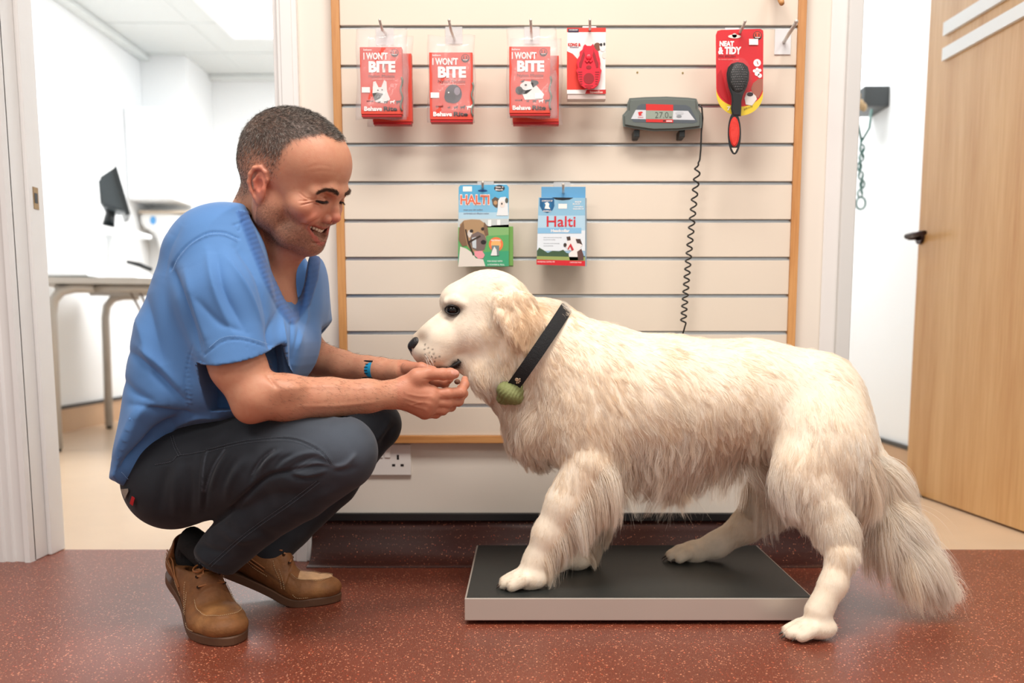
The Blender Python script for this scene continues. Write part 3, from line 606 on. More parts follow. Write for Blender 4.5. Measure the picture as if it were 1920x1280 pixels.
prism(bm, r1, lambda a, b: W(a, b, Yc-.016), lambda a, b: W(a, b, Yc)); bmesh.ops.recalc_face_normals(bm, faces=bm.faces)
bmesh.ops.bevel(bm, geom=[e for e in bm.edges if all(abs(v.co.y-(Yc-.016)) < 1e-4 for v in e.verts)], offset=.0035, segments=3, affect='EDGES')
bh = obj('brush_body', bm, M_bk, t)
bm = bmesh.new(); bmesh.ops.create_uvsphere(bm, u_segments=24, v_segments=12, radius=1, matrix=Matrix.Translation(W(1384, 146, Yc-.015)) @ Matrix.Diagonal((S(18, Yc, 140), .007, S(27, Yc, 140), 1))); obj('cushion', bm, mat('black_rubber_pad', (14, 14, 15), .6), bh, smooth=True)
bm = bmesh.new(); k = 0
for iy in range(-5, 6):
    for ix in range(-4, 5):
        u, v = (ix+(.5 if iy % 2 else 0))/4.6, iy/5.6
        if u*u+v*v > .93: continue
        p = W(1384+16*u, 146+25*v, Yc-.015); yb = -.0065*math.sqrt(max(0, 1-u*u-v*v))
        tube(bm, [p+Vector((0, yb, 0)), p+Vector((0, yb-.009, -.001))], .0002, 5); bmesh.ops.create_icosphere(bm, subdivisions=1, radius=.0006, matrix=Matrix.Translation(p+Vector((0, yb-.009, -.001))))
obj('pin', bm, mat('steel_pin', (190, 190, 192), .25, .9), bh)
bpy.data.objects['pin']['kind'] = 'stuff'
bm = bmesh.new(); r2 = ellipse(1377, 250, 12.5, 40, 28)
prism(bm, r2, lambda a, b: W(a, b, Yc-.013), lambda a, b: W(a, b, Yc-.001)); bmesh.ops.recalc_face_normals(bm, faces=bm.faces); bmesh.ops.bevel(bm, geom=list(bm.edges)[:], offset=.0012, segments=2, affect='EDGES')
obj('handle', bm, M_bk, bh)
bm = bmesh.new(); prism(bm, ellipse(1377, 247, 9.6, 28, 24), lambda a, b: W(a, b, Yc-.0175), lambda a, b: W(a, b, Yc-.001)); bmesh.ops.recalc_face_normals(bm, faces=bm.faces)
bmesh.ops.bevel(bm, geom=[e for e in bm.edges if all(abs(v.co.y-(Yc-.0175)) < 1e-4 for v in e.verts)], offset=.003, segments=3, affect='EDGES')
for kk in range(6): pass
obj('grip', bm, M_grip, bh)
bm = bmesh.new(); prism(bm, [(1371.5, 277), (1382.5, 277), (1378, 286), (1376, 286)], lambda a, b: W(a, b, Yc-.0133), lambda a, b: W(a, b, Yc-.0125)); obj('hanging_hole', bm, cm((214, 200, 184)), bh)
bm = bmesh.new(); bmesh.ops.create_uvsphere(bm, u_segments=28, v_segments=14, radius=1, matrix=Matrix.Translation(W(1384, 150, Yb)) @ Matrix.Diagonal((S(26, Yb, 140), .034, S(40, Yb, 140), 1))); obj('blister', bm, mat('clear_blister', (245, 245, 248), .15, alpha=.03, spec=.3), t, smooth=True)
# ---------------------------------------------------------------- scale display unit
Yd = 2.33
M_sc = mat('grey_green_plastic', (96, 104, 100), .45, bump=.04, bscale=300); M_sc2 = mat('slate_panel', (92, 100, 108), .4)
t = empty('scale_display', W(1243, 258, Yd+.02), 'grey wall-mounted scale read-out with red bordered screen', 'scale display')
top = [(1176, 194), (1180, 184), (1210, 182), (1250, 181), (1290, 183), (1306, 185), (1309, 194), (1309, 203), (1316, 214), (1316, 232), (1315, 240), (1300, 242), (1270, 245), (1225, 246), (1190, 241), (1168, 237), (1167, 216), (1176, 206)]
bm = bmesh.new(); prism(bm, top, lambda a, b: W(a, b, Yd), lambda a, b: W(a, b, YS-.004)); bmesh.ops.recalc_face_normals(bm, faces=bm.faces)
bmesh.ops.bevel(bm, geom=[e for e in bm.edges if all(abs(v.co.y-Yd) < 1e-4 for v in e.verts)], offset=.006, segments=3, affect='EDGES'); obj('casing', bm, M_sc, t)
A = Art(Yd, .35)
A.poly([(1184, 223), (1196, 199), (1203, 195), (1286, 197), (1294, 201), (1308, 228), (1300, 231), (1188, 229)], (84, 92, 100), 1)
A.poly([(1183, 223), (1192, 206), (1290, 208), (1303, 225)], (206, 210, 216), 2)
A.poly([(1211, 195), (1262, 196.5), (1262, 208), (1211, 207)], (206, 46, 44), 3); A.poly([(1211, 207), (1262, 208), (1261, 224), (1211, 223)], (148, 158, 146), 3); A.poly([(1211, 223.5), (1262, 224), (1262, 230), (1211, 229)], (206, 46, 44), 3)
A.text('27.0', 1228, 221.5, 25, 11.5, (66, 74, 68), 4, -.01); A.text('kg', 1255, 221.5, 4.5, 4, (66, 74, 68), 4)
A.poly([(1196, 210.5), (1203, 209), (1205.5, 211), (1201, 214.5), (1205, 216), (1198, 217.5), (1197, 213.5)], (206, 46, 44), 3); A.text('OHAUS', 1196, 221, 10, 2, (206, 60, 56), 3)
A.ell(1274, 212, 8, 3, (190, 194, 200), 3); A.ell(1273, 218, 5, 2.5, (140, 146, 152), 4); A.rect(1243, 225.5, 1248, 228, DK, 4); A.rect(1249, 226, 1260, 228.5, (240, 200, 200), 4)
A.build('front_panel', t)
for x in (1194, 1279):
    bm = bmesh.new(); pxbox(bm, x-5.5, 243, x+5.5, 257, Yd+.012, YS-.001, .0015); obj('bracket', bm, mat('black_bracket', (26, 30, 30), .4), t)
# coiled cable
cab = [(1310, 196), (1316, 202), (1317.5, 222), (1315, 250), (1314, 280), (1312, 300)]
P = [W(x, y, Yd+.012-.0) for x, y in cab]
n = 19*16; x0, y0, x1, y1 = 1309, 306, 1281, 606
for i in range(n+1):
    f = i/n; a = 2*math.pi*19*f*(.75+.25*f) ; amp = min(1, i/10)
    c = W(x0+(x1-x0)*f-1.5*math.sin(f*3.1), y0+(y1-y0)*f, Yd+.012)
    P.append(c+Vector((math.cos(a)*.0068*amp, math.sin(a)*.0068*amp, 0)))
for x, y in ((1270, 660), (1250, 740), (1190, 830), (1135, 910), (1110, 990)): P.append(W(x, y, Yd+.02))
bm = bmesh.new(); tube(bm, P, .0021, 8); o = obj('cable', bm, mat('black_cable', (20, 20, 20), .35), t, smooth=True)
# ---------------------------------------------------------------- double socket
t = empty('power_socket', W(728, 890, YW), 'white double wall socket low on the wall behind the kneeling man', 'power socket')
bm = bmesh.new(); pxbox(bm, 662, 833, 770, 891, YW-.008, YW, .002); obj('face_plate', bm, mat('white_socket_plastic', (236, 232, 228), .3), t)
for cx in (690, 746):
    for dx, dy, a, b in ((0, -15, 2, 4.5), (-8, 0, 3, 2.3), (8, 0, 3, 2.3)):
        bm = bmesh.new(); pxbox(bm, cx+dx-a, 872+dy-b, cx+dx+a, 872+dy+b, YW-.0083, YW-.007, 0); obj('pin_hole', bm, M_black, t)
for cx in (712, 726):
    bm = bmesh.new(); pxbox(bm, cx-5, 842, cx+5, 858, YW-.0105, YW-.007, .001); obj('rocker_switch', bm, mat('white_switch', (240, 236, 232), .3), t)
# ---------------------------------------------------------------- peg above
bm = bmesh.new(); tube(bm, [W(1466, 6, 2.30), W(1462, -6, 2.33), W(1450, -30, 2.385)], [.006, .008, .009], 12)
o = obj('wooden_peg', bm, M_oak, smooth=True); recentre(o); props(o, 'tip of a wooden peg at the very top right of the slatwall board', 'peg')
# ================================================================ weighing platform
M_steelb = mat('brushed_steel', (206, 196, 186), .36, .5, noise=.05, nscale=4)
M_mat = mat('black_rubber_mat', (38, 42, 41), .42, bump=.15, bscale=500, noise=.1, nscale=8)
zt = W(900, 1120, 1.86).z; zbm = W(900, 1163, 1.86).z
px0, px1 = XW(871, 1120, 1.86), XW(1527, 1118, 1.86); py0 = 1.86; py1 = py0 + (zt-CAMH)/((ZW(1021, 2.33)-CAMH)/2.33) - 1.86
t = empty('weighing_platform', ((px0+px1)/2, (py0+py1)/2, 0), 'low steel veterinary weighing platform with black rubber top under the dog', 'weighing scale')
bm = bmesh.new(); box(bm, (px0, py0, zbm), (px1, py1, zt-.0015), .0015); obj('steel_body', bm, M_steelb, t)
bm = bmesh.new(); box(bm, (px0+.004, py0+.004, zt-.004), (px1-.004, py1-.004, zt), .0008); obj('rubber_top', bm, M_mat, t)
for x in (px0+.14, px1-.14):
    for y in (py0+.08, py1-.08):
        bm = bmesh.new(); tube(bm, [(x, y, 0), (x, y, zbm)], .02, 16); obj('foot', bm, M_black, t)
ZT = zt
# ================================================================ office furniture
M_tt = mat('grey_laminate', (206, 204, 200), .4); M_tleg = mat('grey_painted_tube', (190, 186, 180), .35, .2)
f0 = WF(113, 846); f1 = WF(209, 803)
e1 = (f1-f0); e1.z = 0; L = e1.length; e1.normalize(); e0 = Vector((e1.y, -e1.x, 0))
ht = ZW(520, f0.y)
t = empty('office_table', f0, 'pale grey office table with round steel legs by the left room wall', 'table')
def tp(a, b, z): p = f0+e0*a+e1*b; return Vector((p.x, p.y, z))
bm = bmesh.new(); prism(bm, [(-.1, -.06), (1.25, -.06), (1.25, L+.08), (-.1, L+.08)], lambda a, b: tp(a, b, ht-.03), lambda a, b: tp(a, b, ht)); bmesh.ops.recalc_face_normals(bm, faces=bm.faces); obj('table_top', bm, M_tt, t)
for a in (0, 1.15):
    for b in (0, L):
        s = 1 if a == 0 else -1
        bm = bmesh.new(); tube(bm, [tp(a-.012*s, b, .015), tp(a, b, ht-.18), tp(a+.012*s, b, ht-.11), tp(a+.05*s, b, ht-.065), tp(a+.11*s, b, ht-.05), tp(a+.2*s, b, ht-.05)], .024, 12)
        lg = obj('leg', bm, M_tleg, t, smooth=True)
        bm = bmesh.new(); tube(bm, [tp(a-.012*s, b, 0), tp(a-.012*s, b, .03)], .018, 10); obj('rubber_foot', bm, M_black, lg)
bm = bmesh.new(); tube(bm, [tp(.05, L*.5, ht-.05), tp(1.1, L*.5, ht-.05)], .018, 8); tube(bm, [tp(.02, .02, ht-.05), tp(1.13, .02, ht-.05)], .02, 8); obj('crossbar', bm, M_tleg, t)
bm = bmesh.new()
for k in range(3): tube(bm, [tp(.30+.05*k, .3, ht-.03), tp(.36+.06*k, .3, ht-.16-.05*k), tp(.45+.08*k, .32, ht-.2-.07*k), tp(.6+.1*k, .34, ht-.12)], .006, 6)
o = obj('hanging_cables', bm, cm((150, 138, 130)), smooth=True); recentre(o); props(o, 'loose pale cables looping under the office table', 'cable', kind='stuff')
Yt = f0.y+.25
# papers and pads
M_paper = mat('white_paper', (246, 247, 248), .7)
def slab(name, pts, z0, z1, m, label, cat, dome=0):
    bm = bmesh.new(); prism(bm, pts, lambda a, b: Vector((a, b, z0)), lambda a, b: Vector((a, b, z1))); bmesh.ops.recalc_face_normals(bm, faces=bm.faces)
    bmesh.ops.bevel(bm, geom=list(bm.edges)[:], offset=min(.012, (z1-z0)*.3), segments=2, affect='EDGES')
    o = obj(name, bm, m); recentre(o); return props(o, label, cat)
X = lambda x: XW(x, 505, Yt)
slab('plastic_tray', [(X(112), Yt-.15), (X(189), Yt-.15), (X(189), Yt+.2), (X(112), Yt+.2)], ht, ht+.014, cm((70, 90, 86)), 'dark flat tray under a white pad on the left end of the office table', 'tray')
# domed white pad and paper pile
for nm, x0, x1, yy, hh, lab, cat in (('white_pad', 104, 190, Yt, .052, 'domed white pad at the left end of the office table', 'pad'), ('paper_pile', 198, 278, Yt+.12, .058, 'loose white paper pile beside the pad on the office table', 'paper')):
    bm = bmesh.new(); n = 20; a, b = XW(x0, 505, yy), XW(x1, 505, yy); g = []
    zb0 = ht+.014 if nm == 'white_pad' else ht
    for j in range(9):
        g.append([bm.verts.new((a+(b-a)*i/n, yy-.16+.36*j/8, zb0+.012+hh*max(0, math.sin(math.pi*(i/n)))**.6*max(0, math.sin(math.pi*j/8))**.4*(.85+.15*math.sin(i*1.7+j)))) for i in range(n+1)])
    for j in range(8):
        for i in range(n): f = bm.faces.new((g[j][i], g[j][i+1], g[j+1][i+1], g[j+1][i])); f.smooth = True
    rim = [g[0][i] for i in range(n+1)]+[g[j][n] for j in range(1, 9)]+[g[8][i] for i in range(n-1, -1, -1)]+[g[j][0] for j in range(7, 0, -1)]
    low = [bm.verts.new((v.co.x, v.co.y, zb0)) for v in rim]
    for i in range(len(rim)): bm.faces.new((rim[i], low[i], low[(i+1) % len(rim)], rim[(i+1) % len(rim)]))
    bm.faces.new(low); bmesh.ops.recalc_face_normals(bm, faces=bm.faces)
    o = obj(nm, bm, M_paper); recentre(o); props(o, 'domed white pad at the left end of the office table' if nm == 'white_pad' else 'loose white paper pile beside the pad on the office table', cat)
bm = bmesh.new(); tube(bm, [Vector((XW(238, 487, Yt-.05), Yt-.05, ht+.09)), Vector((XW(262, 492, Yt-.05), Yt-.05, ht+.075)), Vector((XW(284, 503, Yt-.05), Yt-.05, ht+.05))], [.008, .012, .01], 8)
o = obj('stapler', bm, cm((30, 32, 34)), smooth=True); recentre(o); props(o, 'slim black stapler lying on the papers beside the man’s back', 'stapler')
# monitor on its raised stand
Ym = f0.y+.80
t = empty('monitor_stand', Vector((XW(205, 440, Ym), Ym, ht)), 'white raised stand shelf above the office table', 'stand')
za = ZW(438, Ym); xa, xb = XW(134, 430, Ym), XW(258, 430, Ym)
bm = bmesh.new(); prism(bm, [(xa, Ym-.18), (xb, Ym-.12), (xb, Ym+.2), (xa+.04, Ym+.16)], lambda a, b: Vector((a, b, za-.012)), lambda a, b: Vector((a, b, za+.012))); bmesh.ops.recalc_face_normals(bm, faces=bm.faces); obj('shelf', bm, M_white, t)
bm = bmesh.new(); tube(bm, [(XW(198, 470, Ym), Ym, ht), (XW(202, 450, Ym), Ym, ht+.12), (XW(205, 440, Ym), Ym, za-.01)], .016, 10); tube(bm, [(XW(198, 470, Ym), Ym, ht), (XW(198, 470, Ym), Ym, ht+.012)], .09, 24); obj('post', bm, M_white, t, smooth=True)
t = empty('computer_monitor', Vector((XW(205, 425, Ym), Ym, za+.012)), 'dark grey computer monitor turned edge-on in the left office', 'monitor')
M_mon = mat('dark_monitor_plastic', (62, 70, 74), .4); M_scr = mat('monitor_bezel', (34, 40, 42), .3)
bm = bmesh.new()
q = lambda x, y, yy: W(x, y, yy)
Yn, Yf2 = Ym-.16, Ym+.16
# tilted slim body: front face (screen side, right) and back face (left)
F = [q(219, 311, Yn), q(242, 398, Yn), q(228, 405, Yf2), q(208, 322, Yf2)]
Bk = [q(184, 334, Yn), q(188, 385, Yn), q(196, 398, Yf2), q(190, 340, Yf2)]
prism_v = [bm.verts.new(p) for p in F]; pv2 = [bm.verts.new(p) for p in Bk]
bm.faces.new(prism_v); bm.faces.new(pv2[::-1])
for i in range(4): bm.faces.new((prism_v[i], pv2[i], pv2[(i+1) % 4], prism_v[(i+1) % 4]))
bmesh.ops.recalc_face_normals(bm, faces=bm.faces); bmesh.ops.bevel(bm, geom=list(bm.edges)[:], offset=.012, segments=2, affect='EDGES'); obj('back_shell', bm, M_mon, t)
bm = bmesh.new(); c4 = [q(218, 309, Yn-.01), q(245, 401, Yn-.01), q(236, 404, Yn-.01), q(209, 320, Yn-.01)]; d4 = [p+Vector((-.155, .34, 0)) for p in c4]
a4 = [bm.verts.new(p) for p in c4]; b4 = [bm.verts.new(p) for p in d4]; bm.faces.new(a4); bm.faces.new(b4[::-1])
for i in range(4): bm.faces.new((a4[i], b4[i], b4[(i+1) % 4], a4[(i+1) % 4]))
bmesh.ops.recalc_face_normals(bm, faces=bm.faces); obj('screen_frame', bm, M_scr, t)
bm = bmesh.new(); tube(bm, [W(205, 388, Ym), W(207, 400, Ym), W(203, 424, Ym)], [.03, .026, .034], 12); tube(bm, [Vector((XW(203, 424, Ym), Ym, za+.011)), Vector((XW(203, 424, Ym), Ym, za+.02))], .07, 20); obj('stand_neck', bm, M_scr, t, smooth=True)
# dispenser on the back side wall and cupboard
Yw = 6.845
t = empty('towel_dispenser', W(315, 470, Yw), 'white rounded towel dispenser with a blue spot on the office wall', 'dispenser')
bm = bmesh.new(); pts = [(262, 402), (270, 395), (322, 396), (345, 402), (370, 412), (372, 468), (300, 470), (292, 440), (266, 425)]
prism(bm, pts, lambda a, b: W(a, b, Yw-.1), lambda a, b: W(a, b, Yw+.1)); bmesh.ops.recalc_face_normals(bm, faces=bm.faces); bmesh.ops.bevel(bm, geom=list(bm.edges)[:], offset=.015, segments=2, affect='EDGES'); obj('casing', bm, cm((234, 234, 232)), t)
A = Art(Yw-.101); A.ell(287, 413, 6, 8, (90, 160, 220), 2); A.build('blue_spot', t)
bm = bmesh.new(); a = W(262, 395, Yw-.1); b = W(372, 400, Yw-.1); box(bm, (a.x, Yw-.12, a.z-.02), (b.x, Yw+.099, a.z), .004); obj('brown_lid_edge', bm, cm((196, 180, 160)), t)
t = empty('wall_cupboard', W(310, 390, 7.0), 'white wall cupboard high in the corner of the left office', 'cupboard')
bm = bmesh.new(); a = W(262, 385, 6.9); a.x = -2.745; b = W(350, 218, 6.9); box(bm, (a.x, 6.62, a.z), (b.x, 6.94, b.z), .004); obj('cabinet_body', bm, M_white, t)
bm = bmesh.new(); box(bm, (a.x+.01, 6.605, a.z+.01), ((a.x+b.x)/2-.004, 6.62, b.z-.01), .003); obj('door', bm, M_white, t); bm = bmesh.new(); box(bm, ((a.x+b.x)/2+.004, 6.605, a.z+.01), (b.x-.01, 6.62, b.z-.01), .003); obj('door', bm, M_white, t)
# ================================================================ corridor: black box holder with a leash on the side wall
Yx = WF(1650, 858).y*1.0
yk = 4.62; xk = XC
def cw(x, y): # point on corridor wall plane x = XC
    u = (x-CX)/FPX; v = (y-CY)/FPX; tt = XC/u; return Vector((XC, (CP-v*SP)*tt, CAMH+(-SP-v*CP)*tt))
a = cw(1647, 166); b = cw(1613, 204)
t = empty('leash_holder', Vector((XC, (a.y+b.y)/2, b.z)), 'black box fixed to the white corridor wall, tan tags at its side', 'holder')
bm = bmesh.new(); pA = W(1614, 166, 4.55); pB = W(1647, 204, 4.55); box(bm, (pA.x, 4.50, pB.z), (XC, 4.72, pA.z), .004); obj('box_body', bm, cm((68, 72, 74)), t)
bm = bmesh.new()
for x, y, r in ((1608, 180, 6), (1613, 196, 8), (1620, 201, 6), (1605, 172, 4)):
    bmesh.ops.create_icosphere(bm, subdivisions=2, radius=S(r, 4.5, 190), matrix=Matrix.Translation(W(x, y, 4.47)) @ Matrix.Diagonal((1, .6, 1.3, 1)))
obj('tan_tag', bm, cm((196, 164, 122)), t, smooth=True)
bm = bmesh.new(); Yl = 4.46
tube(bm, [W(1608, 200, Yl), W(1608, 228, Yl), W(1615, 264, Yl)], .006, 6); tube(bm, [W(1634, 205, Yl), W(1630, 240, Yl), W(1615, 266, Yl)], .006, 6)
for k in range(12):
    c = W(1614+3*math.sin(k*.9), 270+8.4*k, Yl); rr = .016
    ring = [c+Vector((rr*.7*math.cos(q)*(1 if k % 2 else .4), rr*.7*math.cos(q)*(0 if k % 2 else .9), rr*1.15*math.sin(q))) for q in [2*math.pi*j/10 for j in range(11)]]
    tube(bm, ring, .0045, 6, caps=False)
c = W(1614, 381, Yl); tube(bm, [c+Vector((.022*math.cos(q), 0, .028*math.sin(q))) for q in [2*math.pi*j/14 for j in range(15)]], .005, 6, caps=False)
o = obj('leash', bm, cm((66, 112, 104), .3), smooth=True); recentre(o); props(o, 'thin green-grey chain leash hanging from the black box in the corridor', 'leash')
# ================================================================ signed-distance sculpting
def axis(*segs):
    out = [segs[0][0]]
    for a, b, h in segs:
        n = max(1, int(round((b-a)/h))); out += list(np.linspace(a, b, n+1)[1:])
    return np.array(out, np.float32)
class Grid:
    def __init__(s, ax, ay, az):
        s.a = [np.asarray(q, np.float32) for q in (ax, ay, az)]; s.d = np.full(tuple(len(q) for q in s.a), .5, np.float32)
    def slab(s, lo, hi):
        sl = []
        for i in range(3):
            i0 = max(0, int(np.searchsorted(s.a[i], lo[i]))-1); i1 = min(len(s.a[i]), int(np.searchsorted(s.a[i], hi[i]))+1)
            if i1 <= i0: return None
            sl.append(slice(i0, i1))
        return tuple(sl)
    def pts(s, sl): return s.a[0][sl[0]][:, None, None], s.a[1][sl[1]][None, :, None], s.a[2][sl[2]][None, None, :]
    def apply(s, fn, lo, hi, k=.01, op='add'):
        m = max(k, .012)+.006
        sl = s.slab([v-m for v in lo], [v+m for v in hi])
        if sl is None: return s
        x, y, z = s.pts(sl); f = fn(x, y, z); d = s.d[sl]
        if op == 'sub': f = -f
        k = max(k, 1e-5)
        if op == 'add':
            h = np.clip(.5+.5*(d-f)/k, 0, 1); s.d[sl] = d+(f-d)*h-k*h*(1-h)
        else:
            h = np.clip(.5-.5*(d-f)/k, 0, 1); s.d[sl] = d+(f-d)*h+k*h*(1-h)
        return s
    def cone(s, a, b, ra, rb, k=.01, op='add', flat=None):
        a = np.array(a, float); b = np.array(b, float); ab = b-a; L2 = max(1e-12, ab@ab)
        if flat is not None: n, sc = np.array(flat[0], float), flat[1]; n = n/np.linalg.norm(n)
        def fn(x, y, z):
            px, py, pz = x-a[0], y-a[1], z-a[2]
            if flat is not None:
                # squash along n relative to the segment
                abn = ab@n; t = np.clip((px*ab[0]+py*ab[1]+pz*ab[2])/L2, 0, 1)
                qx, qy, qz = px-ab[0]*t, py-ab[1]*t, pz-ab[2]*t
                q = qx*n[0]+qy*n[1]+qz*n[2]; e = q*(1/sc-1)
                dd = np.sqrt((qx+n[0]*e)**2+(qy+n[1]*e)**2+(qz+n[2]*e)**2)-(ra+(rb-ra)*t)
                return dd*min(1, sc)
            t = np.clip((px*ab[0]+py*ab[1]+pz*ab[2])/L2, 0, 1)
            return np.sqrt((px-ab[0]*t)**2+(py-ab[1]*t)**2+(pz-ab[2]*t)**2)-(ra+(rb-ra)*t)
        r = max(ra, rb)*(max(1, flat[1]) if flat is not None else 1)
        return s.apply(fn, np.minimum(a, b)-r, np.maximum(a, b)+r, k, op)
    def chain(s, ps, rs, k=.01, op='add', flat=None):
        for i in range(len(ps)-1): s.cone(ps[i], ps[i+1], rs[i], rs[i+1], k, op, flat)
        return s
    def ell(s, c, r, R=None, k=.01, op='add'):
        c = np.array(c, float); r = np.array(r, float); R = np.eye(3) if R is None else np.array(R, float)   # columns = local axes
        def fn(x, y, z):
            px, py, pz = x-c[0], y-c[1], z-c[2]
            l = [px*R[0, i]+py*R[1, i]+pz*R[2, i] for i in range(3)]
            k0 = np.sqrt(sum((l[i]/r[i])**2 for i in range(3))); k1 = np.sqrt(sum((l[i]/r[i]**2)**2 for i in range(3)))
            return k0*(k0-1)/np.maximum(k1, 1e-6)
        e = np.sqrt((R**2) @ (r**2))
        return s.apply(fn, c-e, c+e, k, op)
    def half(s, p, n, lo, hi, k=.004):
        """cut away everything on the +n side of the plane through p"""
        p = np.array(p, float); n = np.array(n, float); n /= np.linalg.norm(n)
        return s.apply(lambda x, y, z: -((x-p[0])*n[0]+(y-p[1])*n[1]+(z-p[2])*n[2]), lo, hi, k, 'sub')
    def inflate(s, poly, Yc, T, R, k=.01, op='add', ysc=1.0, Yp=None):
        """rounded solid from a side outline (photo pixels taken at depth Yc), half thickness T, edge radius R"""
        P = np.array([(lambda w: (w.x, w.z))(W(a, b, Yp or Yc)) for a, b in poly])
        lo2, hi2 = P.min(0), P.max(0)
        def fn(x, y, z):
            X = x[:, 0, 0][:, None]; Z = z[0, 0, :][None, :]
            e = poly_sd(P, X, Z)                       # negative inside
            a = np.maximum(R+e, 0)[:, None, :]
            q = (np.abs(y-Yc)-(T-R*ysc))/ysc
            b = np.maximum(q, 0)
            ins = np.minimum(np.maximum((R+e)[:, None, :], q), 0)
            return np.sqrt(a*a+b*b)+ins-R
        return s.apply(fn, (lo2[0], Yc-T, lo2[1]), (hi2[0], Yc+T, hi2[1]), k, op)
    def mesh(s):
        return surface_nets(s.d, s.a)
def poly_sd(P, X, Z):
    n = len(P); d = np.full(np.broadcast(X, Z).shape, 1e9, np.float32); sg = np.ones(d.shape, np.float32)
    for i in range(n):
        a = P[i]; b = P[i-1]; e = b-a; wx, wz = X-a[0], Z-a[1]
        t = np.clip((wx*e[0]+wz*e[1])/max(1e-12, e@e), 0, 1)
        d = np.minimum(d, (wx-e[0]*t)**2+(wz-e[1]*t)**2)
        c1 = (Z >= a[1]); c2 = (Z < b[1]); c3 = (e[0]*wz > e[1]*wx)
        fl = (c1 & c2 & c3) | (~c1 & ~c2 & ~c3); sg = np.where(fl, -sg, sg)
    return sg*np.sqrt(d)
def surface_nets(d, ax):
    s = d < 0; nx, ny, nz = d.shape
    c = np.zeros((nx-1, ny-1, nz-1), np.int8)
    for i in (0, 1):
        for j in (0, 1):
            for k in (0, 1): c += s[i:nx-1+i, j:ny-1+j, k:nz-1+k]
    act = np.argwhere((c > 0) & (c < 8)); I, J, K = act.T
    vid = np.full(c.shape, -1, np.int32); vid[I, J, K] = np.arange(len(act))
    acc = np.zeros((len(act), 3)); cnt = np.zeros(len(act))
    corners = [(i, j, k) for i in (0, 1) for j in (0, 1) for k in (0, 1)]
    val = {q: d[I+q[0], J+q[1], K+q[2]] for q in corners}
    pos = {q: np.stack([ax[0][I+q[0]], ax[1][J+q[1]], ax[2][K+q[2]]], 1) for q in corners}
    for a in corners:
        for x in range(3):
            if a[x] == 0:
                b = tuple(a[i]+(1 if i == x else 0) for i in range(3))
                va, vb = val[a], val[b]; m = (va < 0) != (vb < 0)
                t = np.where(m, va/np.where(m, va-vb, 1), 0)[:, None]
                acc += np.where(m[:, None], pos[a]*(1-t)+pos[b]*t, 0); cnt += m
    V = acc/cnt[:, None]
    Q = []
    for x in range(3):
        o = [i for i in range(3) if i != x]
        a = s[tuple(slice(0, -1) if i == x else slice(1, -1) for i in range(3))]
        b = s[tuple(slice(1, None) if i == x else slice(1, -1) for i in range(3))]
        e = np.argwhere(a != b); base = e.copy(); 
        for i in o: base[:, i] += 1
        fl = a[tuple(e.T)]
        def cell(da, db):
            q = base.copy(); q[:, o[0]] -= da; q[:, o[1]] -= db; return vid[tuple(q.T)]
        quad = np.stack([cell(1, 1), cell(0, 1), cell(0, 0), cell(1, 0)], 1)
        flip = fl if x != 1 else ~fl
        quad[~flip] = quad[~flip][:, ::-1]
        Q.append(quad)
    Q = np.concatenate(Q); return V, Q
def largest(V, Q):
    """keep only the biggest connected piece"""
    n = len(V); lab = np.arange(n)
    while True:
        m = lab[Q].min(1); new = lab.copy()
        for c in range(4): np.minimum.at(new, Q[:, c], m)
        new = new[new]
        if (new == lab).all(): break
        lab = new
    b = np.bincount(lab).argmax(); keep = lab == b; idx = np.cumsum(keep)-1
    Q = idx[Q[keep[Q[:, 0]]]]; return V[keep], Q
def relax(V, Q, it=1, lam=.5):
    n = len(V)
    E = np.concatenate([Q[:, [0, 1]], Q[:, [1, 2]], Q[:, [2, 3]], Q[:, [3, 0]]])
    deg = np.bincount(E.ravel(), minlength=n).astype(float)
    for _ in range(it):
        A = np.zeros_like(V)
        for c in range(3): A[:, c] = np.bincount(E[:, 0], V[E[:, 1], c], n)+np.bincount(E[:, 1], V[E[:, 0], c], n)
        V = V+(A/deg[:, None]-V)*lam
    return V
def normals(V, Q):
    n = np.cross(V[Q[:, 2]]-V[Q[:, 0]], V[Q[:, 3]]-V[Q[:, 1]]); N = np.zeros_like(V)
    for c in range(3):
        for k in range(3): N[:, k] += np.bincount(Q[:, c], n[:, k], len(V))
    for k in range(3): N[:, k] += np.bincount(Q[:, 3], n[:, k], len(V))
    return N/np.maximum(np.linalg.norm(N, axis=1), 1e-12)[:, None]
def to_mesh(name, V, Q, colr=None):
    me = bpy.data.meshes.new(name); me.vertices.add(len(V)); me.vertices.foreach_set('co', V.astype(np.float32).ravel())
    me.loops.add(len(Q)*4); me.loops.foreach_set('vertex_index', Q.astype(np.int32).ravel())
    me.polygons.add(len(Q)); me.polygons.foreach_set('loop_start', np.arange(0, len(Q)*4, 4, dtype=np.int32)); 
    me.update(calc_edges=True); me.polygons.foreach_set('use_smooth', np.ones(len(Q), bool))
    if colr is not None:
        at = me.color_attributes.new('Col', 'FLOAT_COLOR', 'POINT')
        at.data.foreach_set('color', np.concatenate([colr, np.ones((len(V), 1))], 1).astype(np.float32).ravel())
    return me
def PX(V):
    """world points -> photo pixels"""
    x, y, z = V[:, 0], V[:, 1], V[:, 2]-CAMH
    f = y*CP-z*SP; up = y*SP+z*CP
    return np.stack([CX+FPX*x/f, CY-FPX*up/f], 1)
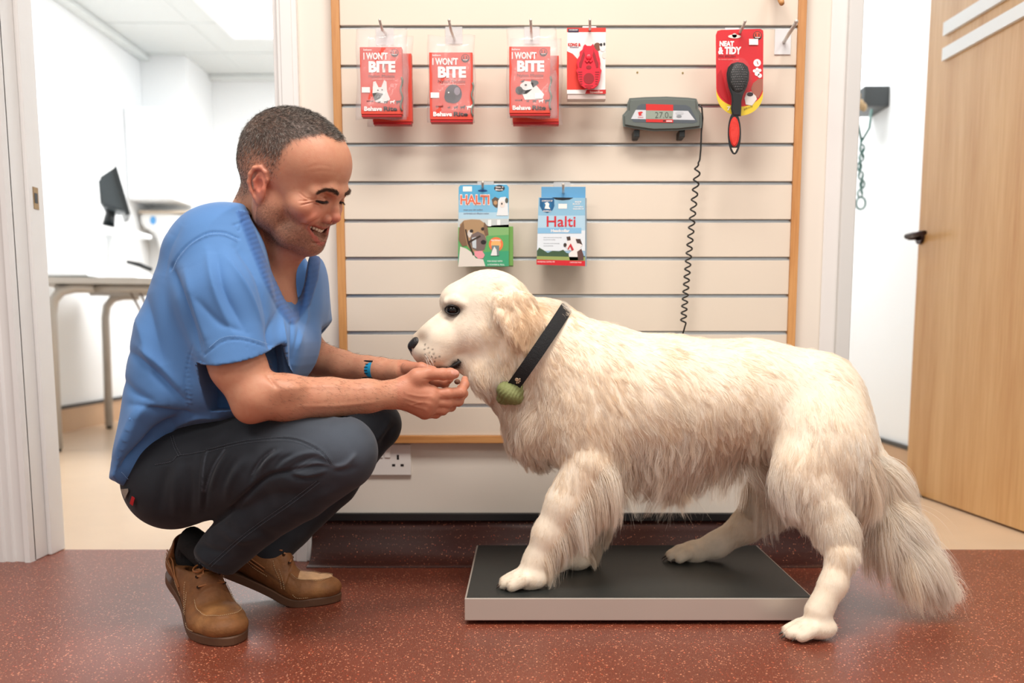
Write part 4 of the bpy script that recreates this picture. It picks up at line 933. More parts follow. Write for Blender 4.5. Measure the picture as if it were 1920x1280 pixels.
def seg_dist(P, poly):
    """distance of 2-D points to a polyline and the running parameter 0..1"""
    poly = np.array(poly, float); best = np.full(len(P), 1e9); par = np.zeros(len(P)); L = np.r_[0, np.cumsum(np.linalg.norm(np.diff(poly, axis=0), axis=1))]
    for i in range(len(poly)-1):
        a, e = poly[i], poly[i+1]-poly[i]; l2 = max(e@e, 1e-9); w = P-a; t = np.clip((w@e)/l2, 0, 1)
        dd = np.linalg.norm(w-t[:, None]*e, axis=1); m = dd < best; best[m] = dd[m]; par[m] = (L[i]+t[m]*math.sqrt(l2))/L[-1]
    return best, par
def smooth_poly(poly, n=6):
    """Catmull-Rom through the points"""
    P = [np.array(p, float) for p in poly]; P = [2*P[0]-P[1]]+P+[2*P[-1]-P[-2]]; out = []
    for i in range(1, len(P)-2):
        for j in range(n):
            t = j/n; out.append(.5*((2*P[i])+(-P[i-1]+P[i+1])*t+(2*P[i-1]-5*P[i]+4*P[i+1]-P[i+2])*t*t+(-P[i-1]+3*P[i]-3*P[i+1]+P[i+2])*t**3))
    out.append(P[-2]); return np.array(out)
def closed_poly(poly, n=5):
    P = [np.array(p, float) for p in poly]; m = len(P); out = []
    for i in range(m):
        a, b, c, e = P[i-1], P[i], P[(i+1) % m], P[(i+2) % m]
        for j in range(n):
            t = j/n; out.append(.5*((2*b)+(-a+c)*t+(2*a-5*b+4*c-e)*t*t+(-a+3*b-3*c+e)*t**3))
    return np.array(out)
def fold(V, N, px, poly, w, amp, near=None, taper=True, sharp=2.0, soft=False):
    """raise (amp>0) or press (amp<0) a fold along a line on the camera side of a surface"""
    d, t = seg_dist(px, smooth_poly(poly) if len(poly) > 2 else poly)
    a = np.exp(-(d/w)**sharp)
    if taper: a = a*np.clip(np.sin(np.pi*np.clip(t, .02, .98)), 0, 1)**.5
    m = a*np.clip(-N[:, 1]*1.5+.2, 0, 1)
    if near is not None: m = m*(V[:, 1] < near)
    return V+N*(amp*m)[:, None]
def vnoise(P, scale, seed=0):
    """smooth value noise in 3-D"""
    r = np.random.RandomState(seed); T = r.rand(32, 32, 32)*2-1
    q = P*scale+100.0; i = np.floor(q).astype(int); f = q-i; f = f*f*(3-2*f); i %= 32; j = (i+1) % 32; o = 0
    for a in (0, 1):
        for b in (0, 1):
            for c in (0, 1):
                wgt = (f[:, 0] if a else 1-f[:, 0])*(f[:, 1] if b else 1-f[:, 1])*(f[:, 2] if c else 1-f[:, 2])
                o = o+wgt*T[(j if a else i)[:, 0], (j if b else i)[:, 1], (j if c else i)[:, 2]]
    return o
def lerpc(c, rgb, m):
    return c+(np.array(lin(rgb)[:3])-c)*np.clip(m, 0, 1)[:, None]
def hair_curves(name, P, rad, m, parent):
    """P: (n, k, 3) strand points; rad: (n, k) radii"""
    n, k, _ = P.shape
    hc = bpy.data.hair_curves.new(name); hc.add_curves([k]*n)
    if parent is not None:
        M = np.array(root_of(parent).inverted()); P = P@M[:3, :3].T+M[:3, 3]
    hc.position_data.foreach_set('vector', P.astype(np.float32).ravel())
    at = hc.attributes.get('radius') or hc.attributes.new('radius', 'FLOAT', 'POINT'); at.data.foreach_set('value', rad.astype(np.float32).ravel())
    hc.materials.append(m); o = bpy.data.objects.new(name, hc); COL.objects.link(o); o.parent = parent
    return o, hc
def hair_mat(name, c1, c2, rough=.45, glow=0):
    m = bpy.data.materials.new(name); m.use_nodes = True; nt = m.node_tree; b = nt.nodes['Principled BSDF']
    at = nt.nodes.new('ShaderNodeAttribute'); at.attribute_name = 'tint'
    cr = nt.nodes.new('ShaderNodeValToRGB'); cr.color_ramp.elements[0].color = lin(c1); cr.color_ramp.elements[1].color = lin(c2)
    nt.links.new(at.outputs['Fac'], cr.inputs['Fac']); nt.links.new(cr.outputs['Color'], b.inputs['Base Color']); b.inputs['Roughness'].default_value = rough
    b.inputs['Specular IOR Level'].default_value = .3
    if glow:
        tr = nt.nodes.new('ShaderNodeBsdfTranslucent'); mx = nt.nodes.new('ShaderNodeMixShader'); mx.inputs[0].default_value = glow
        nt.links.new(cr.outputs['Color'], tr.inputs['Color']); nt.links.new(b.outputs[0], mx.inputs[1]); nt.links.new(tr.outputs[0], mx.inputs[2])
        nt.links.new(mx.outputs[0], nt.nodes['Material Output'].inputs['Surface'])
    return m
def scatter(V, Q, w, n, seed=0):
    """n random points on the surface with density weight w per vertex; returns positions, quad index"""
    r = np.random.RandomState(seed)
    A = np.linalg.norm(np.cross(V[Q[:, 2]]-V[Q[:, 0]], V[Q[:, 3]]-V[Q[:, 1]]), axis=1)*.5*w[Q].mean(1)
    cs = np.cumsum(A); f = np.searchsorted(cs, r.rand(n)*cs[-1]); f = np.minimum(f, len(Q)-1)
    u, v = r.rand(n, 1), r.rand(n, 1); q = Q[f]
    W4 = [(1-u)*(1-v), u*(1-v), u*v, (1-u)*v]
    P = sum(W4[i]*V[q[:, i]] for i in range(4)); return P, q, W4
# ================================================================ man: head, neck, arms, hands as one surface
SKIN = (200, 145, 116)
man = empty('person', WF(430, 1170), 'crouching man in blue scrub tunic and dark jeans feeding the dog', 'person')
man.location = (WF(430, 1200).x, 1.85, 0)
_ps, _th, _ro = math.radians(18), math.radians(18), .12
_f0 = np.array([math.cos(_ps), -math.sin(_ps), 0]); _L0 = np.array([math.sin(_ps), math.cos(_ps), 0]); _z = np.array([0, 0, 1.])
HF = math.cos(_th)*_f0-math.sin(_th)*_z; _u = math.sin(_th)*_f0+math.cos(_th)*_z
HL = math.cos(_ro)*_L0+math.sin(_ro)*_u; HU = -math.sin(_ro)*_L0+math.cos(_ro)*_u
HO = np.array(W(520, 347, 1.87)); HS = .00099; HR = np.stack([HF, HL, HU], 1)
def H(x, y, z): return HO+HS*(x*HF+y*HL+z*HU)
def Hinv(V): return ((V-HO)@HR)/HS
def wa(x, y, Y): return np.array(W(x, y, Y))
hx = lambda px, Y=1.85: XW(px, 500, Y)
ax = axis((XW(330, 500, 1.8), XW(448, 300, 1.8), .004), (XW(448, 300, 1.8), XW(668, 300, 1.85), .00145), (XW(668, 300, 1.85), XW(752, 700, 1.88), .003), (XW(752, 700, 1.88), XW(888, 700, 1.88), .0016))
ay = axis((1.60, 1.755, .003), (1.755, 2.03, .0017), (2.03, 2.20, .0035))
az = axis((ZW(812, 1.75), ZW(790, 1.88), .003), (ZW(790, 1.88), ZW(668, 1.88), .0017), (ZW(668, 1.88), ZW(488, 1.87), .004), (ZW(488, 1.87), ZW(188, 1.87), .00145))
G = Grid(ax, ay, az)
def he(c, r, k=6, op='add', R=None): G.ell(H(*c), np.array(r)*HS, HR if R is None else HR@R, k*HS, op)
def hch(ps, rs, k=5, op='add', flat=None): G.chain([H(*p) for p in ps], [r*HS for r in rs], k*HS, op, flat)
def Rz(a): c, s = math.cos(a), math.sin(a); return np.array([[c, -s, 0], [s, c, 0], [0, 0, 1.]])
def Ry(a): c, s = math.cos(a), math.sin(a); return np.array([[c, 0, s], [0, 1, 0], [-s, 0, c]])
# skull and face
he((26, 0, 62), (110, 87, 90)); he((84, 0, 62), (56, 70, 60), 20); he((10, 0, 30), (88, 82, 62), 20)
he((76, 0, -6), (58, 64, 62), 22)
hch([(116, -46, 16), (127, -22, 23), (129, 0, 22), (127, 22, 23), (116, 46, 16)], [10, 12, 11, 12, 10], 14)
for sy in (-1, 1):
    he((93, sy*52, -16), (26, 22, 22), 14)
    he((103, sy*38, -30), (23, 20, 19), 8)
    hch([(18, sy*68, -22), (28, sy*62, -54), (66, sy*40, -82), (98, sy*12, -92)], [16, 18, 18, 16], 16)
    he((30, sy*60, -36), (30, 20, 34), 14)
he((86, 0, -54), (28, 35, 33), 12); he((95, 0, -90), (22, 24, 18), 12); he((70, 0, -66), (50, 52, 34), 16)
# sockets, lids
for sy in (-1, 1):
    he((133, sy*33, 10), (15, 17, 9), 9, 'sub')
    he((110, sy*35, 8), (16, 17, 13), 4)
    hch([(124, sy*21, 6), (127, sy*34, 5.5), (119, sy*47, 5)], [2.6, 3.4, 2.4], 2)     # upper lid edge
    hch([(123, sy*22, -2), (124, sy*34, -4.5), (117, sy*47, -1)], [2, 3, 2], 4)          # lower lid
    hch([(122, sy*20, 13), (125, sy*34, 14.5), (116, sy*50, 9)], [1.8, 2.2, 1.6], 2)          # lid fold
    hch([(120, sy*21, 2), (126, sy*34, .6), (118, sy*46, 1.5)], [1.4, 2.6, 1.4], 1, 'sub')
# nose
hch([(126, 0, 18), (130, 0, 4), (135, 0, -10), (138, 0, -22)], [8.5, 7, 7.5, 9], 7)
he((140, 0, -25), (10.5, 10.5, 9.5), 4)
for sy in (-1, 1):
    he((126, sy*13.5, -31), (13, 7, 8.5), 4); he((134, sy*6.5, -37.5), (6.5, 3.6, 4), 2, 'sub')
    he((114, sy*30, -18), (12, 12, 12), 12)
he((125, 0, -37), (10, 5, 5), 3)
# smile: cavity, lips, folds
hch([(94, -35, -50), (110, -22, -58), (117, 0, -62), (110, 22, -58), (94, 35, -50)], [3, 10, 12, 10, 3], 2, 'sub')
hch([(90, -16, -60), (98, 0, -63), (90, 16, -60)], [8, 11, 8], 2, 'sub')
hch([(106, -39, -47), (112, -24, -47.5), (116, -10, -49.5), (117, 0, -51), (116, 10, -49.5), (112, 24, -47.5), (106, 39, -47)], [2.2, 3.0, 3.8, 3.8, 3.8, 3.0, 2.2], 3)
hch([(106, -39, -51), (110, -26, -66), (113, -12, -79), (114, 0, -82), (113, 12, -79), (110, 26, -66), (106, 39, -51)], [2.4, 4, 5.6, 6.4, 5.6, 4, 2.4], 3)
hch([(110, -37, -49.5), (114, -30, -52.5), (119, -20, -57.5), (124, 0, -63), (119, 20, -57.5), (114, 30, -52.5), (110, 37, -49.5)], [2.4, 5, 7.5, 10, 7.5, 5, 2.4], 1.5, 'sub')
for sy in (-1, 1):
    hch([(120, sy*22, -22), (114, sy*33, -34), (104, sy*44, -46), (94, sy*49, -58)], [2.2, 2.8, 2.4, 1.2], 5, 'sub')
# ears
def ear(sy):
    E = lambda x, z, y=0: (19+x, sy*(83+y), z)
    R = Rz(sy*.32)@Ry(-.22)
    he(E(0, 2), (16, 7, 30), 4, R=R); he(E(1, -24, -2), (10, 6, 11), 4, R=R)
    pts = [E(10, 2, 0), E(14, 16, 2), E(9, 29, 4), E(-2, 35, 6), E(-13, 31, 8), (19-19, sy*92, 18), (19-20, sy*91, 3), (19-14, sy*88, -12), E(-6, -22, 2), E(3, -31, 0)]
    hch(pts, [3, 3.4, 3.6, 3.8, 4, 4, 3.8, 3.6, 4, 4], 3)
    he((19+2, sy*92, 4), (8, 8, 12), 3, 'sub', R); he((19-3, sy*94, 20), (9, 6, 8), 3, 'sub', R)
    hch([E(-5, 20, 5), E(-10, 8, 6), E(-7, -6, 5)], [2.6, 3, 2.6], 3); he(E(11, -3, 4), (4, 4, 6), 3)
ear(-1); ear(1)
# neck and hidden chest
G.cone(H(12, 0, -30), wa(462, 500, 1.95), 56*HS, 74*HS, .03)
G.cone(H(-18, -4, -10), wa(452, 460, 1.93), 44*HS, 54*HS, .02)
G.cone(H(88, 0, -78), wa(520, 500, 1.93), 16*HS, 34*HS, .03)
G.cone(H(52, -38, -40), wa(520, 520, 1.90), 12*HS, 16*HS, .02)
G.ell(wa(440, 570, 1.94), (.115, .16, .125), None, .03)
G.cone(wa(500, 520, 1.93), wa(520, 610, 1.93), .048, .05, .03)
# near arm
G.cone(wa(405, 520, 1.80), wa(404, 575, 1.738), .062, .055, .02)
G.cone(wa(430, 520, 1.9), wa(395, 520, 1.80), .08, .065, .03)
ARM = [wa(404, 575, 1.738), wa(446, 685, 1.715), wa(478, 742, 1.71), wa(540, 746, 1.735), wa(620, 746, 1.77), wa(690, 742, 1.80), wa(748, 739, 1.83)]
G.chain(ARM, [.055, .050, .044, .0425, .0375, .031, .0255], .012)
G.ell(wa(466, 768, 1.705), (.022, .022, .022), None, .02)
G.ell(wa(525, 728, 1.71), (.04, .03, .02), None, .02)
# near hand
def hp(x, y, Y): return wa(640+x/5.82, 600+y/5.82, Y)
G.cone(wa(740, 739, 1.828), hp(760, 800, 1.842), .0265, .030, .012, flat=((0, 1, 0), .78))
Yh0 = 1.845
G.chain([hp(700, 740, 1.835), hp(980, 800, Yh0)], [.021, .017], .012)
G.chain([hp(700, 780, 1.835), hp(970, 880, Yh0-.002)], [.021, .017], .012)
G.chain([hp(700, 830, 1.84), hp(945, 960, Yh0+.002)], [.020, .016], .012)
G.chain([hp(700, 860, 1.845), hp(905, 1005, Yh0+.010)], [.019, .0145], .012)
G.cone(hp(760, 800, 1.86), hp(960, 900, 1.872), .02, .018, .014)
def finger(ps, rs, k=.0035): G.chain(ps, rs, k); [G.ell(p, (r*1.08,)*3, None, .003) for p, r in zip(ps[1:-1], rs[1:-1])]
finger([hp(985, 815, Yh0), hp(1160, 800, 1.852), hp(1305, 785, 1.868), hp(1345, 705, 1.882), hp(1347, 645, 1.892)], [.0125, .0108, .0102, .0086, .0070])
finger([hp(975, 890, Yh0), hp(1150, 895, 1.858), hp(1275, 880, 1.882), hp(1330, 800, 1.902), hp(1300, 740, 1.915)], [.0125, .0112, .0104, .009, .0075])
finger([hp(950, 965, Yh0+.004), hp(1110, 968, 1.862), hp(1195, 940, 1.892), hp(1230, 860, 1.915), hp(1190, 800, 1.928)], [.012, .0105, .0098, .0086, .0072])
finger([hp(910, 1015, Yh0+.012), hp(1030, 1015, 1.874), hp(1110, 985, 1.902), hp(1130, 905, 1.922), hp(1090, 850, 1.932)], [.0118, .0098, .009, .008, .007])
# thumb lies along the top
G.chain([hp(690, 740, 1.84), hp(830, 625, 1.832), hp(950, 585, 1.836)], [.019, .0165, .0128], .010)
finger([hp(950, 585, 1.836), hp(1110, 590, 1.846), hp(1190, 588, 1.850), hp(1238, 588, 1.853)], [.0128, .0112, .0112, .0092])
# far arm and hand
G.cone(wa(470, 540, 2.02), wa(540, 600, 2.12), .06, .05, .03)
FAR = [wa(540, 600, 2.12), wa(580, 670, 2.12), wa(640, 688, 2.08), wa(690, 692, 2.045), wa(712, 693, 2.03), wa(760, 698, 2.0)]
G.chain(FAR, [.052, .045, .036, .0275, .025, .026], .012)
G.chain([wa(755, 697, 2.0), wa(800, 704, 1.985)], [.026, .022], .012, flat=((0, .3, 1), .8))
for j, (dy, Y0) in enumerate(((0, 1.955), (3, 1.975), (5, 1.995), (5, 2.012))):
    finger([wa(796, 704+dy*.4, Y0), wa(818, 711+dy, Y0-.004), wa(834, 714+dy, Y0-.012), wa(844-3*j, 711+dy, Y0-.018)], [.0115, .010, .009, .0072])
finger([wa(765, 690, 1.975), wa(790, 690, 1.950), wa(812, 694, 1.94)], [.015, .0115, .009])
V, Q = G.mesh(); V, Q = largest(V, Q); V = relax(V, Q, 1, .4); N = normals(V, Q); px = PX(V)
# ---- wrinkles, veins, knuckles
hv = Hinv(V); head = (px[:, 1] < 500) & (px[:, 0] > 440)
def hf(poly, w, amp):
    global V
    V = np.where(head[:, None], fold(V, N, px, [(560+a/6.4, 300+b/6.4) for a, b in poly], w, amp*.001), V)
for poly in ([(10, 390), (90, 455), (170, 470)], [(0, 490), (90, 485), (190, 478)], [(20, 545), (110, 520), (190, 500)], [(180, 520), (250, 545)], [(190, 465), (280, 470), (340, 480)]): hf(poly, 1.1, -2.0)
for poly in ([(10, 420), (90, 470), (160, 478)], [(10, 520), (100, 502), (180, 490)]): hf(poly, 1.3, 1.0)
for poly in ([(260, 690), (190, 730), (110, 770), (70, 830)],): hf(poly, 2.0, -2.2)
for poly in ([(240, 640), (150, 700), (60, 760), (20, 850)],): hf(poly, 5.0, 1.8)
hf([(150, 990), (220, 1000), (265, 985)], 2.0, -2.4); hf([(60, 100), (250, 60), (420, 90)], 3, -.25); hf([(90, 160), (260, 130), (440, 150)], 3, -.25)
hf([(300, 660), (330, 640), (350, 620)], 3, -.8)
N = normals(V, Q)
def hfd(poly, w, amp):
    global V
    V = fold(V, N, px, [(640+a/5.82, 600+b/5.82) for a, b in poly], w, amp*.001, near=1.90)
for poly in ([(700, 800), (850, 830), (990, 830)], [(680, 850), (820, 890), (970, 905)], [(700, 900), (800, 940), (930, 975)]): hfd(poly, 2.2, 1.0)
for poly in ([(880, 690), (1000, 770), (1150, 850)],): hfd(poly, 1.5, -.4)
hfd([(740, 930), (830, 905), (880, 900)], 1.6, 1.0); hfd([(890, 640), (1010, 650), (1080, 655)], 1.6, -1.2)
for x in (1105, 1120, 1190): hfd([(x, 550), (x+6, 590), (x+2, 620)], .8, -.5)
for a, b in ((1290, 770), (1300, 800)): hfd([(a, b-30), (a+16, b), (a+8, b+25)], 1.2, -.5)
for a, b in ((990, 845), (960, 925), (930, 985)):
    d = np.hypot(px[:, 0]-(640+a/5.82), px[:, 1]-(600+b/5.82)); V = V+N*(.0016*np.exp(-(d/6)**2)*(px[:, 0] > 740)*(V[:, 1] < 1.9))[:, None]
for poly in ([(520, 730), (600, 724), (690, 728)], [(560, 762), (640, 760), (720, 752)]): V = fold(V, N, px, poly, 4, .0012, near=1.95)
V = fold(V, N, px, [(498, 700), (508, 712), (520, 728)], 4, -.003, near=1.95)
# ---- colour patches
n = len(V); C = np.tile(np.array(lin(SKIN)[:3]), (n, 1))
nz = vnoise(V, 60, 3)*.5+vnoise(V, 200, 4)*.5
C = lerpc(C, (190, 122, 96), .25+nz*.35)
gm = lambda c, r: np.exp(-(((hv-np.array(c))/np.array(r))**2).sum(1))
for sy in (-1, 1):
    C = lerpc(C, (206, 120, 98), head*.75*gm((110, sy*44, -24), (30, 24, 20))); C = lerpc(C, (206, 112, 92), head*.8*gm((22, sy*92, 4), (22, 18, 34)))
C = lerpc(C, (200, 112, 92), head*.75*gm((146, 0, -28), (16, 20, 14)))
# stubble
x, y, z = hv.T; earm = np.clip(1-2.2*(np.exp(-(((hv-np.array((12, -96, 4)))/np.array((26, 16, 40)))**2).sum(1))), 0, 1)
beard = 1/(1+np.exp((z+(44+ .22*(x-40)*(x < 118)*-1))/5)); beard = 1/(1+np.exp((z-(-18-(x-25)*.38))/6))*(x > 20)*(x < 140)
must = np.exp(-((z+44)/6)**4)*(np.abs(y) < 34)*(x > 104)
beard = np.clip(beard*(z > -118)+must, 0, 1)*head
cheek = np.clip(gm((112, -40, -32), (22, 26, 20))*1.6, 0, 1); beard = beard*(1-cheek)*(1-np.clip(gm((146, 0, -28), (20, 22, 16))*2, 0, 1))
beard *= earm; neckb = 1/(1+np.exp(-(z+104)/5)); beard *= neckb
sp = vnoise(V, 700, 8)
C = lerpc(C, (122, 86, 70), beard*np.clip(.62+.35*sp, 0, 1))
# scalp under the cropped hair
hl = 1/(1+np.exp(-((z-(112-.95*np.maximum(0, x-30)*0 - 0))/4)))
front = 98+np.clip(1-(np.abs(y)/34)**2, -1, 1)*18
hairline = np.where(z > 84, front-(np.abs(np.abs(y)-46) < 22)*0, 0)
# region: behind a line running from the forelock back over the temple to the ear
lx = np.interp(z, [-60, -20, 5, 30, 60, 85, 100, 118, 135], [-40, -20, 30, 46, 50, 56, 66, 96, 112])
lx = lx+np.where((z > 92) & (np.abs(y) < 34), 26*(1-(y/34)**2), 0)
scalp = 1/(1+np.exp((x-lx)/3.0)); scalp *= 1/(1+np.exp(-(z-np.interp(x, [-90, -40, 0, 20, 60], [-44, -40, -2, 4, -6]))/5)); scalp *= head*earm
fade = np.clip((z-5)/75, .35, 1)
C = lerpc(C, (72, 60, 54), scalp*fade*.9)
# lips, cavity
dl, _ = seg_dist(np.stack([y*1.0, z], 1), np.array([(-36, -48), (-23, -48.5), (0, -51), (23, -48.5), (36, -48)])); dl2, _ = seg_dist(np.stack([y*1.0, z], 1), np.array([(-36, -52), (-26, -67), (-12, -80), (0, -83), (12, -80), (26, -67), (36, -52)]))
C = lerpc(C, (186, 96, 86), head*(x > 88)*np.exp(-(dl/2.6)**4)*.7); C = lerpc(C, (190, 100, 90), head*(x > 88)*np.exp(-(dl2/4.6)**4)*.8)
zl = np.interp(np.abs(y), [0, 12, 26, 36], [-75, -73, -62, -50]); cav = head*(x > 60)*(x < 113)*(np.abs(y) < 35)*(z < -52)*(z > zl)
inner = (N@HF < .25) | (x < 106); C = lerpc(C, (92, 30, 28), cav*inner*1.0)
# eye slit, brows
for sy in (-1, 1):
    q = np.stack([y, z], 1); d, _ = seg_dist(q, np.array([(sy*21, 2), (sy*34, .6), (sy*47, 1.5)])); C = lerpc(C, (40, 26, 22), head*(x > 105)*np.exp(-(d/2.6)**4))
    d, t = seg_dist(q, np.array([(sy*13, 22), (sy*26, 27), (sy*39, 27), (sy*52, 17)])); C = lerpc(C, (70, 48, 38), head*(x > 90)*np.exp(-(d/3.2)**4)*.6)
# nail, knuckles
d = np.hypot((px[:, 0]-(640+1243/5.82))/8, (px[:, 1]-(600+566/5.82))/5.2); C = lerpc(C, (226, 172, 156), (d < 1)*(V[:, 1] < 1.87)*(px[:, 0] > 800)*.9)
hand = (px[:, 0] > 745); C = lerpc(C, (190, 110, 86), hand*.35)
V0, Q0, N0 = V, Q, normals(V, Q)
M_skin = vmat('skin', .48, sss=.12, bump=.12, bscale=500, spec=.4)
body = obj('skin_body', to_mesh('skin_body', V, Q, C), M_skin, man)
# ---- teeth
M_teeth = mat('tooth_enamel', (238, 226, 206), .25)
bm = bmesh.new()
for i in range(-5, 6):
    a = i*.21; yy = 30*math.sin(a)*1.0; xx = 82+31*math.cos(a)
    w = 6.0 if abs(i) < 2 else 5.0; hgt = 10.5 if abs(i) < 2 else 9.0-abs(i)*.5
    vs = bmesh.ops.create_uvsphere(bm, u_segments=12, v_segments=10, radius=1)['verts']
    for v in vs:
        c = np.sign(v.co.x)*abs(v.co.x)**.7, np.sign(v.co.y)*abs(v.co.y)**.7, np.sign(v.co.z)*abs(v.co.z)**.6
        lx_, ly_, lz_ = c[0]*2.6, c[1]*w*.54, c[2]*hgt*.5
        v.co = Vector(H(xx+lx_*math.cos(a)-ly_*math.sin(a), yy+lx_*math.sin(a)+ly_*math.cos(a), -56.5+lz_+.9*abs(i)))
obj('teeth', bm, M_teeth, man, smooth=True)
# eyelashes
M_lash = mat('dark_lash', (38, 26, 22), .6)
for sy in (-1, 1):
    bm = bmesh.new()
    base = [H(124, sy*20, 3.5), H(128.5, sy*27, 2.2), H(130, sy*34, 1.4), H(127, sy*41, 1.6), H(119.5, sy*48, 3)]
    tube(bm, base, [.0005, .0011, .0013, .0011, .0005], 6)
    for k in range(15):
        t = k/14; i = min(3, int(t*4)); p = np.array(base[i])*(1-(t*4-i))+np.array(base[i+1])*(t*4-i)
        q = p+HS*(HF*5+HU*-3.5+HL*sy*(t-.3)*5); tube(bm, [p, p*.4+q*.6+HS*HU*-.8, q], [.00035, .00022, .00008], 4)
    obj('eyelashes', bm, M_lash, man, smooth=True)
# ---- cropped hair, brows, stubble as fine strands
def strands(w, nn, length, lean, seed, r0, jitter=.35, k=4, clump=0):
    P, q, W4 = scatter(V0, Q0, w, nn, seed); nn_ = sum(W4[i]*N0[q[:, i]] for i in range(4)); r = np.random.RandomState(seed+1)
    D = nn_*lean[1]+lean[0](P)+r.randn(nn, 3)*jitter; D /= np.linalg.norm(D, axis=1)[:, None]
    Ln = length(P)*(.7+.6*r.rand(nn)); 
    S_ = np.stack([P+D*(Ln*t)[:, None]-nn_*(.25*Ln*t*t)[:, None] for t in np.linspace(-.08, 1, k)], 1)
    return S_, np.tile(np.linspace(1, .25, k)*r0, (nn, 1)), r.rand(nn)
def flow(P):  # hair grows forward over the crown, downwards at the sides
    h = Hinv(P); up = np.clip(h[:, 2]-60, 0, 60)[:, None]/60
    return HF[None]*(.9*up-.1)+(-HU[None])*(1.1*(1-up))
hair_w = scalp*(hv[:, 2] > -46)*np.clip(.35+.65*fade, 0, 1)
Ph, Rh, rh = strands(hair_w, 24000, lambda P: .0085*np.clip((Hinv(P)[:, 2]+20)/110, .3, 1.0), (flow, .42), 11, .00021, .28)
Mh = hair_mat('cropped_hair', (30, 25, 23), (176, 168, 160))
o, hc = hair_curves('hair', Ph, Rh, Mh, man); tint = np.where(rh < .76, rh*.3, .5+rh*.5)
at = hc.attributes.new('tint', 'FLOAT', 'CURVE'); at.data.foreach_set('value', tint.astype(np.float32))
Pb, Rb, rb = strands(beard*(hv[:, 2] < -8), 9000, lambda P: np.full(len(P), .0018), (lambda P: -HU[None]*.6, .8), 21, .00013, k=3)
o, hc = hair_curves('stubble', Pb, Rb, hair_mat('stubble_hair', (74, 54, 42), (160, 134, 116)), man)
at = hc.attributes.new('tint', 'FLOAT', 'CURVE'); at.data.foreach_set('value', (rb**2).astype(np.float32))
bw = 0
for sy in (-1, 1):
    d, t = seg_dist(np.stack([hv[:, 1], hv[:, 2]], 1), np.array([(sy*13, 22), (sy*26, 27), (sy*39, 27), (sy*52, 17)])); bw = bw+head*(hv[:, 0] > 95)*np.exp(-(d/(2.8-1.3*t))**4)
Pe, Re, re_ = strands(bw, 1500, lambda P: np.full(len(P), .007), (lambda P: HL[None]*np.sign(Hinv(P)[:, 1:2])*1.1+HU[None]*.1, .35), 31, .0002)
o, hc = hair_curves('eyebrows', Pe, Re, hair_mat('brow_hair', (50, 36, 30), (104, 78, 62)), man)
at = hc.attributes.new('tint', 'FLOAT', 'CURVE'); at.data.foreach_set('value', re_.astype(np.float32))
aw = ((px[:, 0] > 500)*(px[:, 0] < 760)*(px[:, 1] > 640)).astype(float)
Pa, Ra, ra = strands(aw, 2600, lambda P: np.full(len(P), .011), (lambda P: np.array([[1., 0, -.4]]), .45), 41, .00013)
o, hc = hair_curves('arm_hair', Pa, Ra, hair_mat('arm_hair_strand', (60, 40, 30), (120, 86, 66)), man)
at = hc.attributes.new('tint', 'FLOAT', 'CURVE'); at.data.foreach_set('value', ra.astype(np.float32))
# ================================================================ scrub tunic
TUN = (78, 121, 176)
def sx(x, y): return (200+x/2.133, 360+y/2.133)
def tx(x, y): return (200+x/3.31, 740+y/3.31)
G = Grid(axis((XW(190, 700, 1.9), XW(632, 600, 2.1), .0029)), axis((1.60, 2.30, .0031)), axis((ZW(930, 1.8), ZW(368, 1.9), .0029)))
near = closed_poly([(456, 384), (430, 379), (398, 387), (352, 418), (312, 468), (280, 535), (252, 608), (236, 690), (226, 770), (214, 845), (205, 893), (220, 906), (243, 914), (272, 884), (300, 846), (336, 806), (420, 790), (480, 770), (548, 705), (566, 655), (560, 622), (540, 596), (516, 552), (490, 488), (464, 424)], 3)
far = closed_poly([(450, 384), (420, 384), (352, 420), (300, 500), (262, 610), (240, 720), (226, 800), (214, 880), (250, 890), (330, 800), (420, 780), (500, 740), (548, 708), (575, 660), (592, 620), (600, 570), (596, 510), (584, 478), (574, 486), (562, 560), (552, 598), (512, 534), (480, 446)], 3)
G.inflate(near, 1.885, .168, .085, .02, ysc=1.3, Yp=1.80); G.inflate(far, 2.02, .155, .11, .03, ysc=1.2, Yp=1.96)
G.ell(wa(400, 470, 1.83), (.075, .085, .075), None, .04); G.ell(wa(480, 480, 2.05), (.08, .10, .07), None, .04)
# sleeves
G.chain([wa(408, 478, 1.80), wa(420, 560, 1.745), wa(446, 690, 1.715)], [.085, .079, .070], .025)
G.half(wa(444, 664, 1.715), (.13, .25, -1), wa(360, 760, 1.60), wa(520, 640, 1.782), .003)
G.cone(wa(456, 720, 1.71), wa(436, 636, 1.722), .061, .060, .004, 'sub')
G.chain([wa(490, 480, 2.06), wa(545, 560, 2.11), wa(584, 640, 2.13)], [.082, .070, .058], .03)
G.half(wa(602, 624, 2.13), (.75, .1, -.72), wa(560, 720, 2.02), wa(660, 560, 2.26), .003)
G.cone(wa(606, 665, 2.13), wa(588, 640, 2.12), .047, .047, .004, 'sub')
# neck opening
G.cone(H(20, 0, -30), wa(458, 520, 1.95), 74*HS, 80*HS, .006, 'sub')
G.inflate([(466, 392), (490, 452), (514, 510), (551, 586), (565, 530), (574, 488), (600, 430), (560, 380)], 1.955, .105, .008, .003, 'sub')
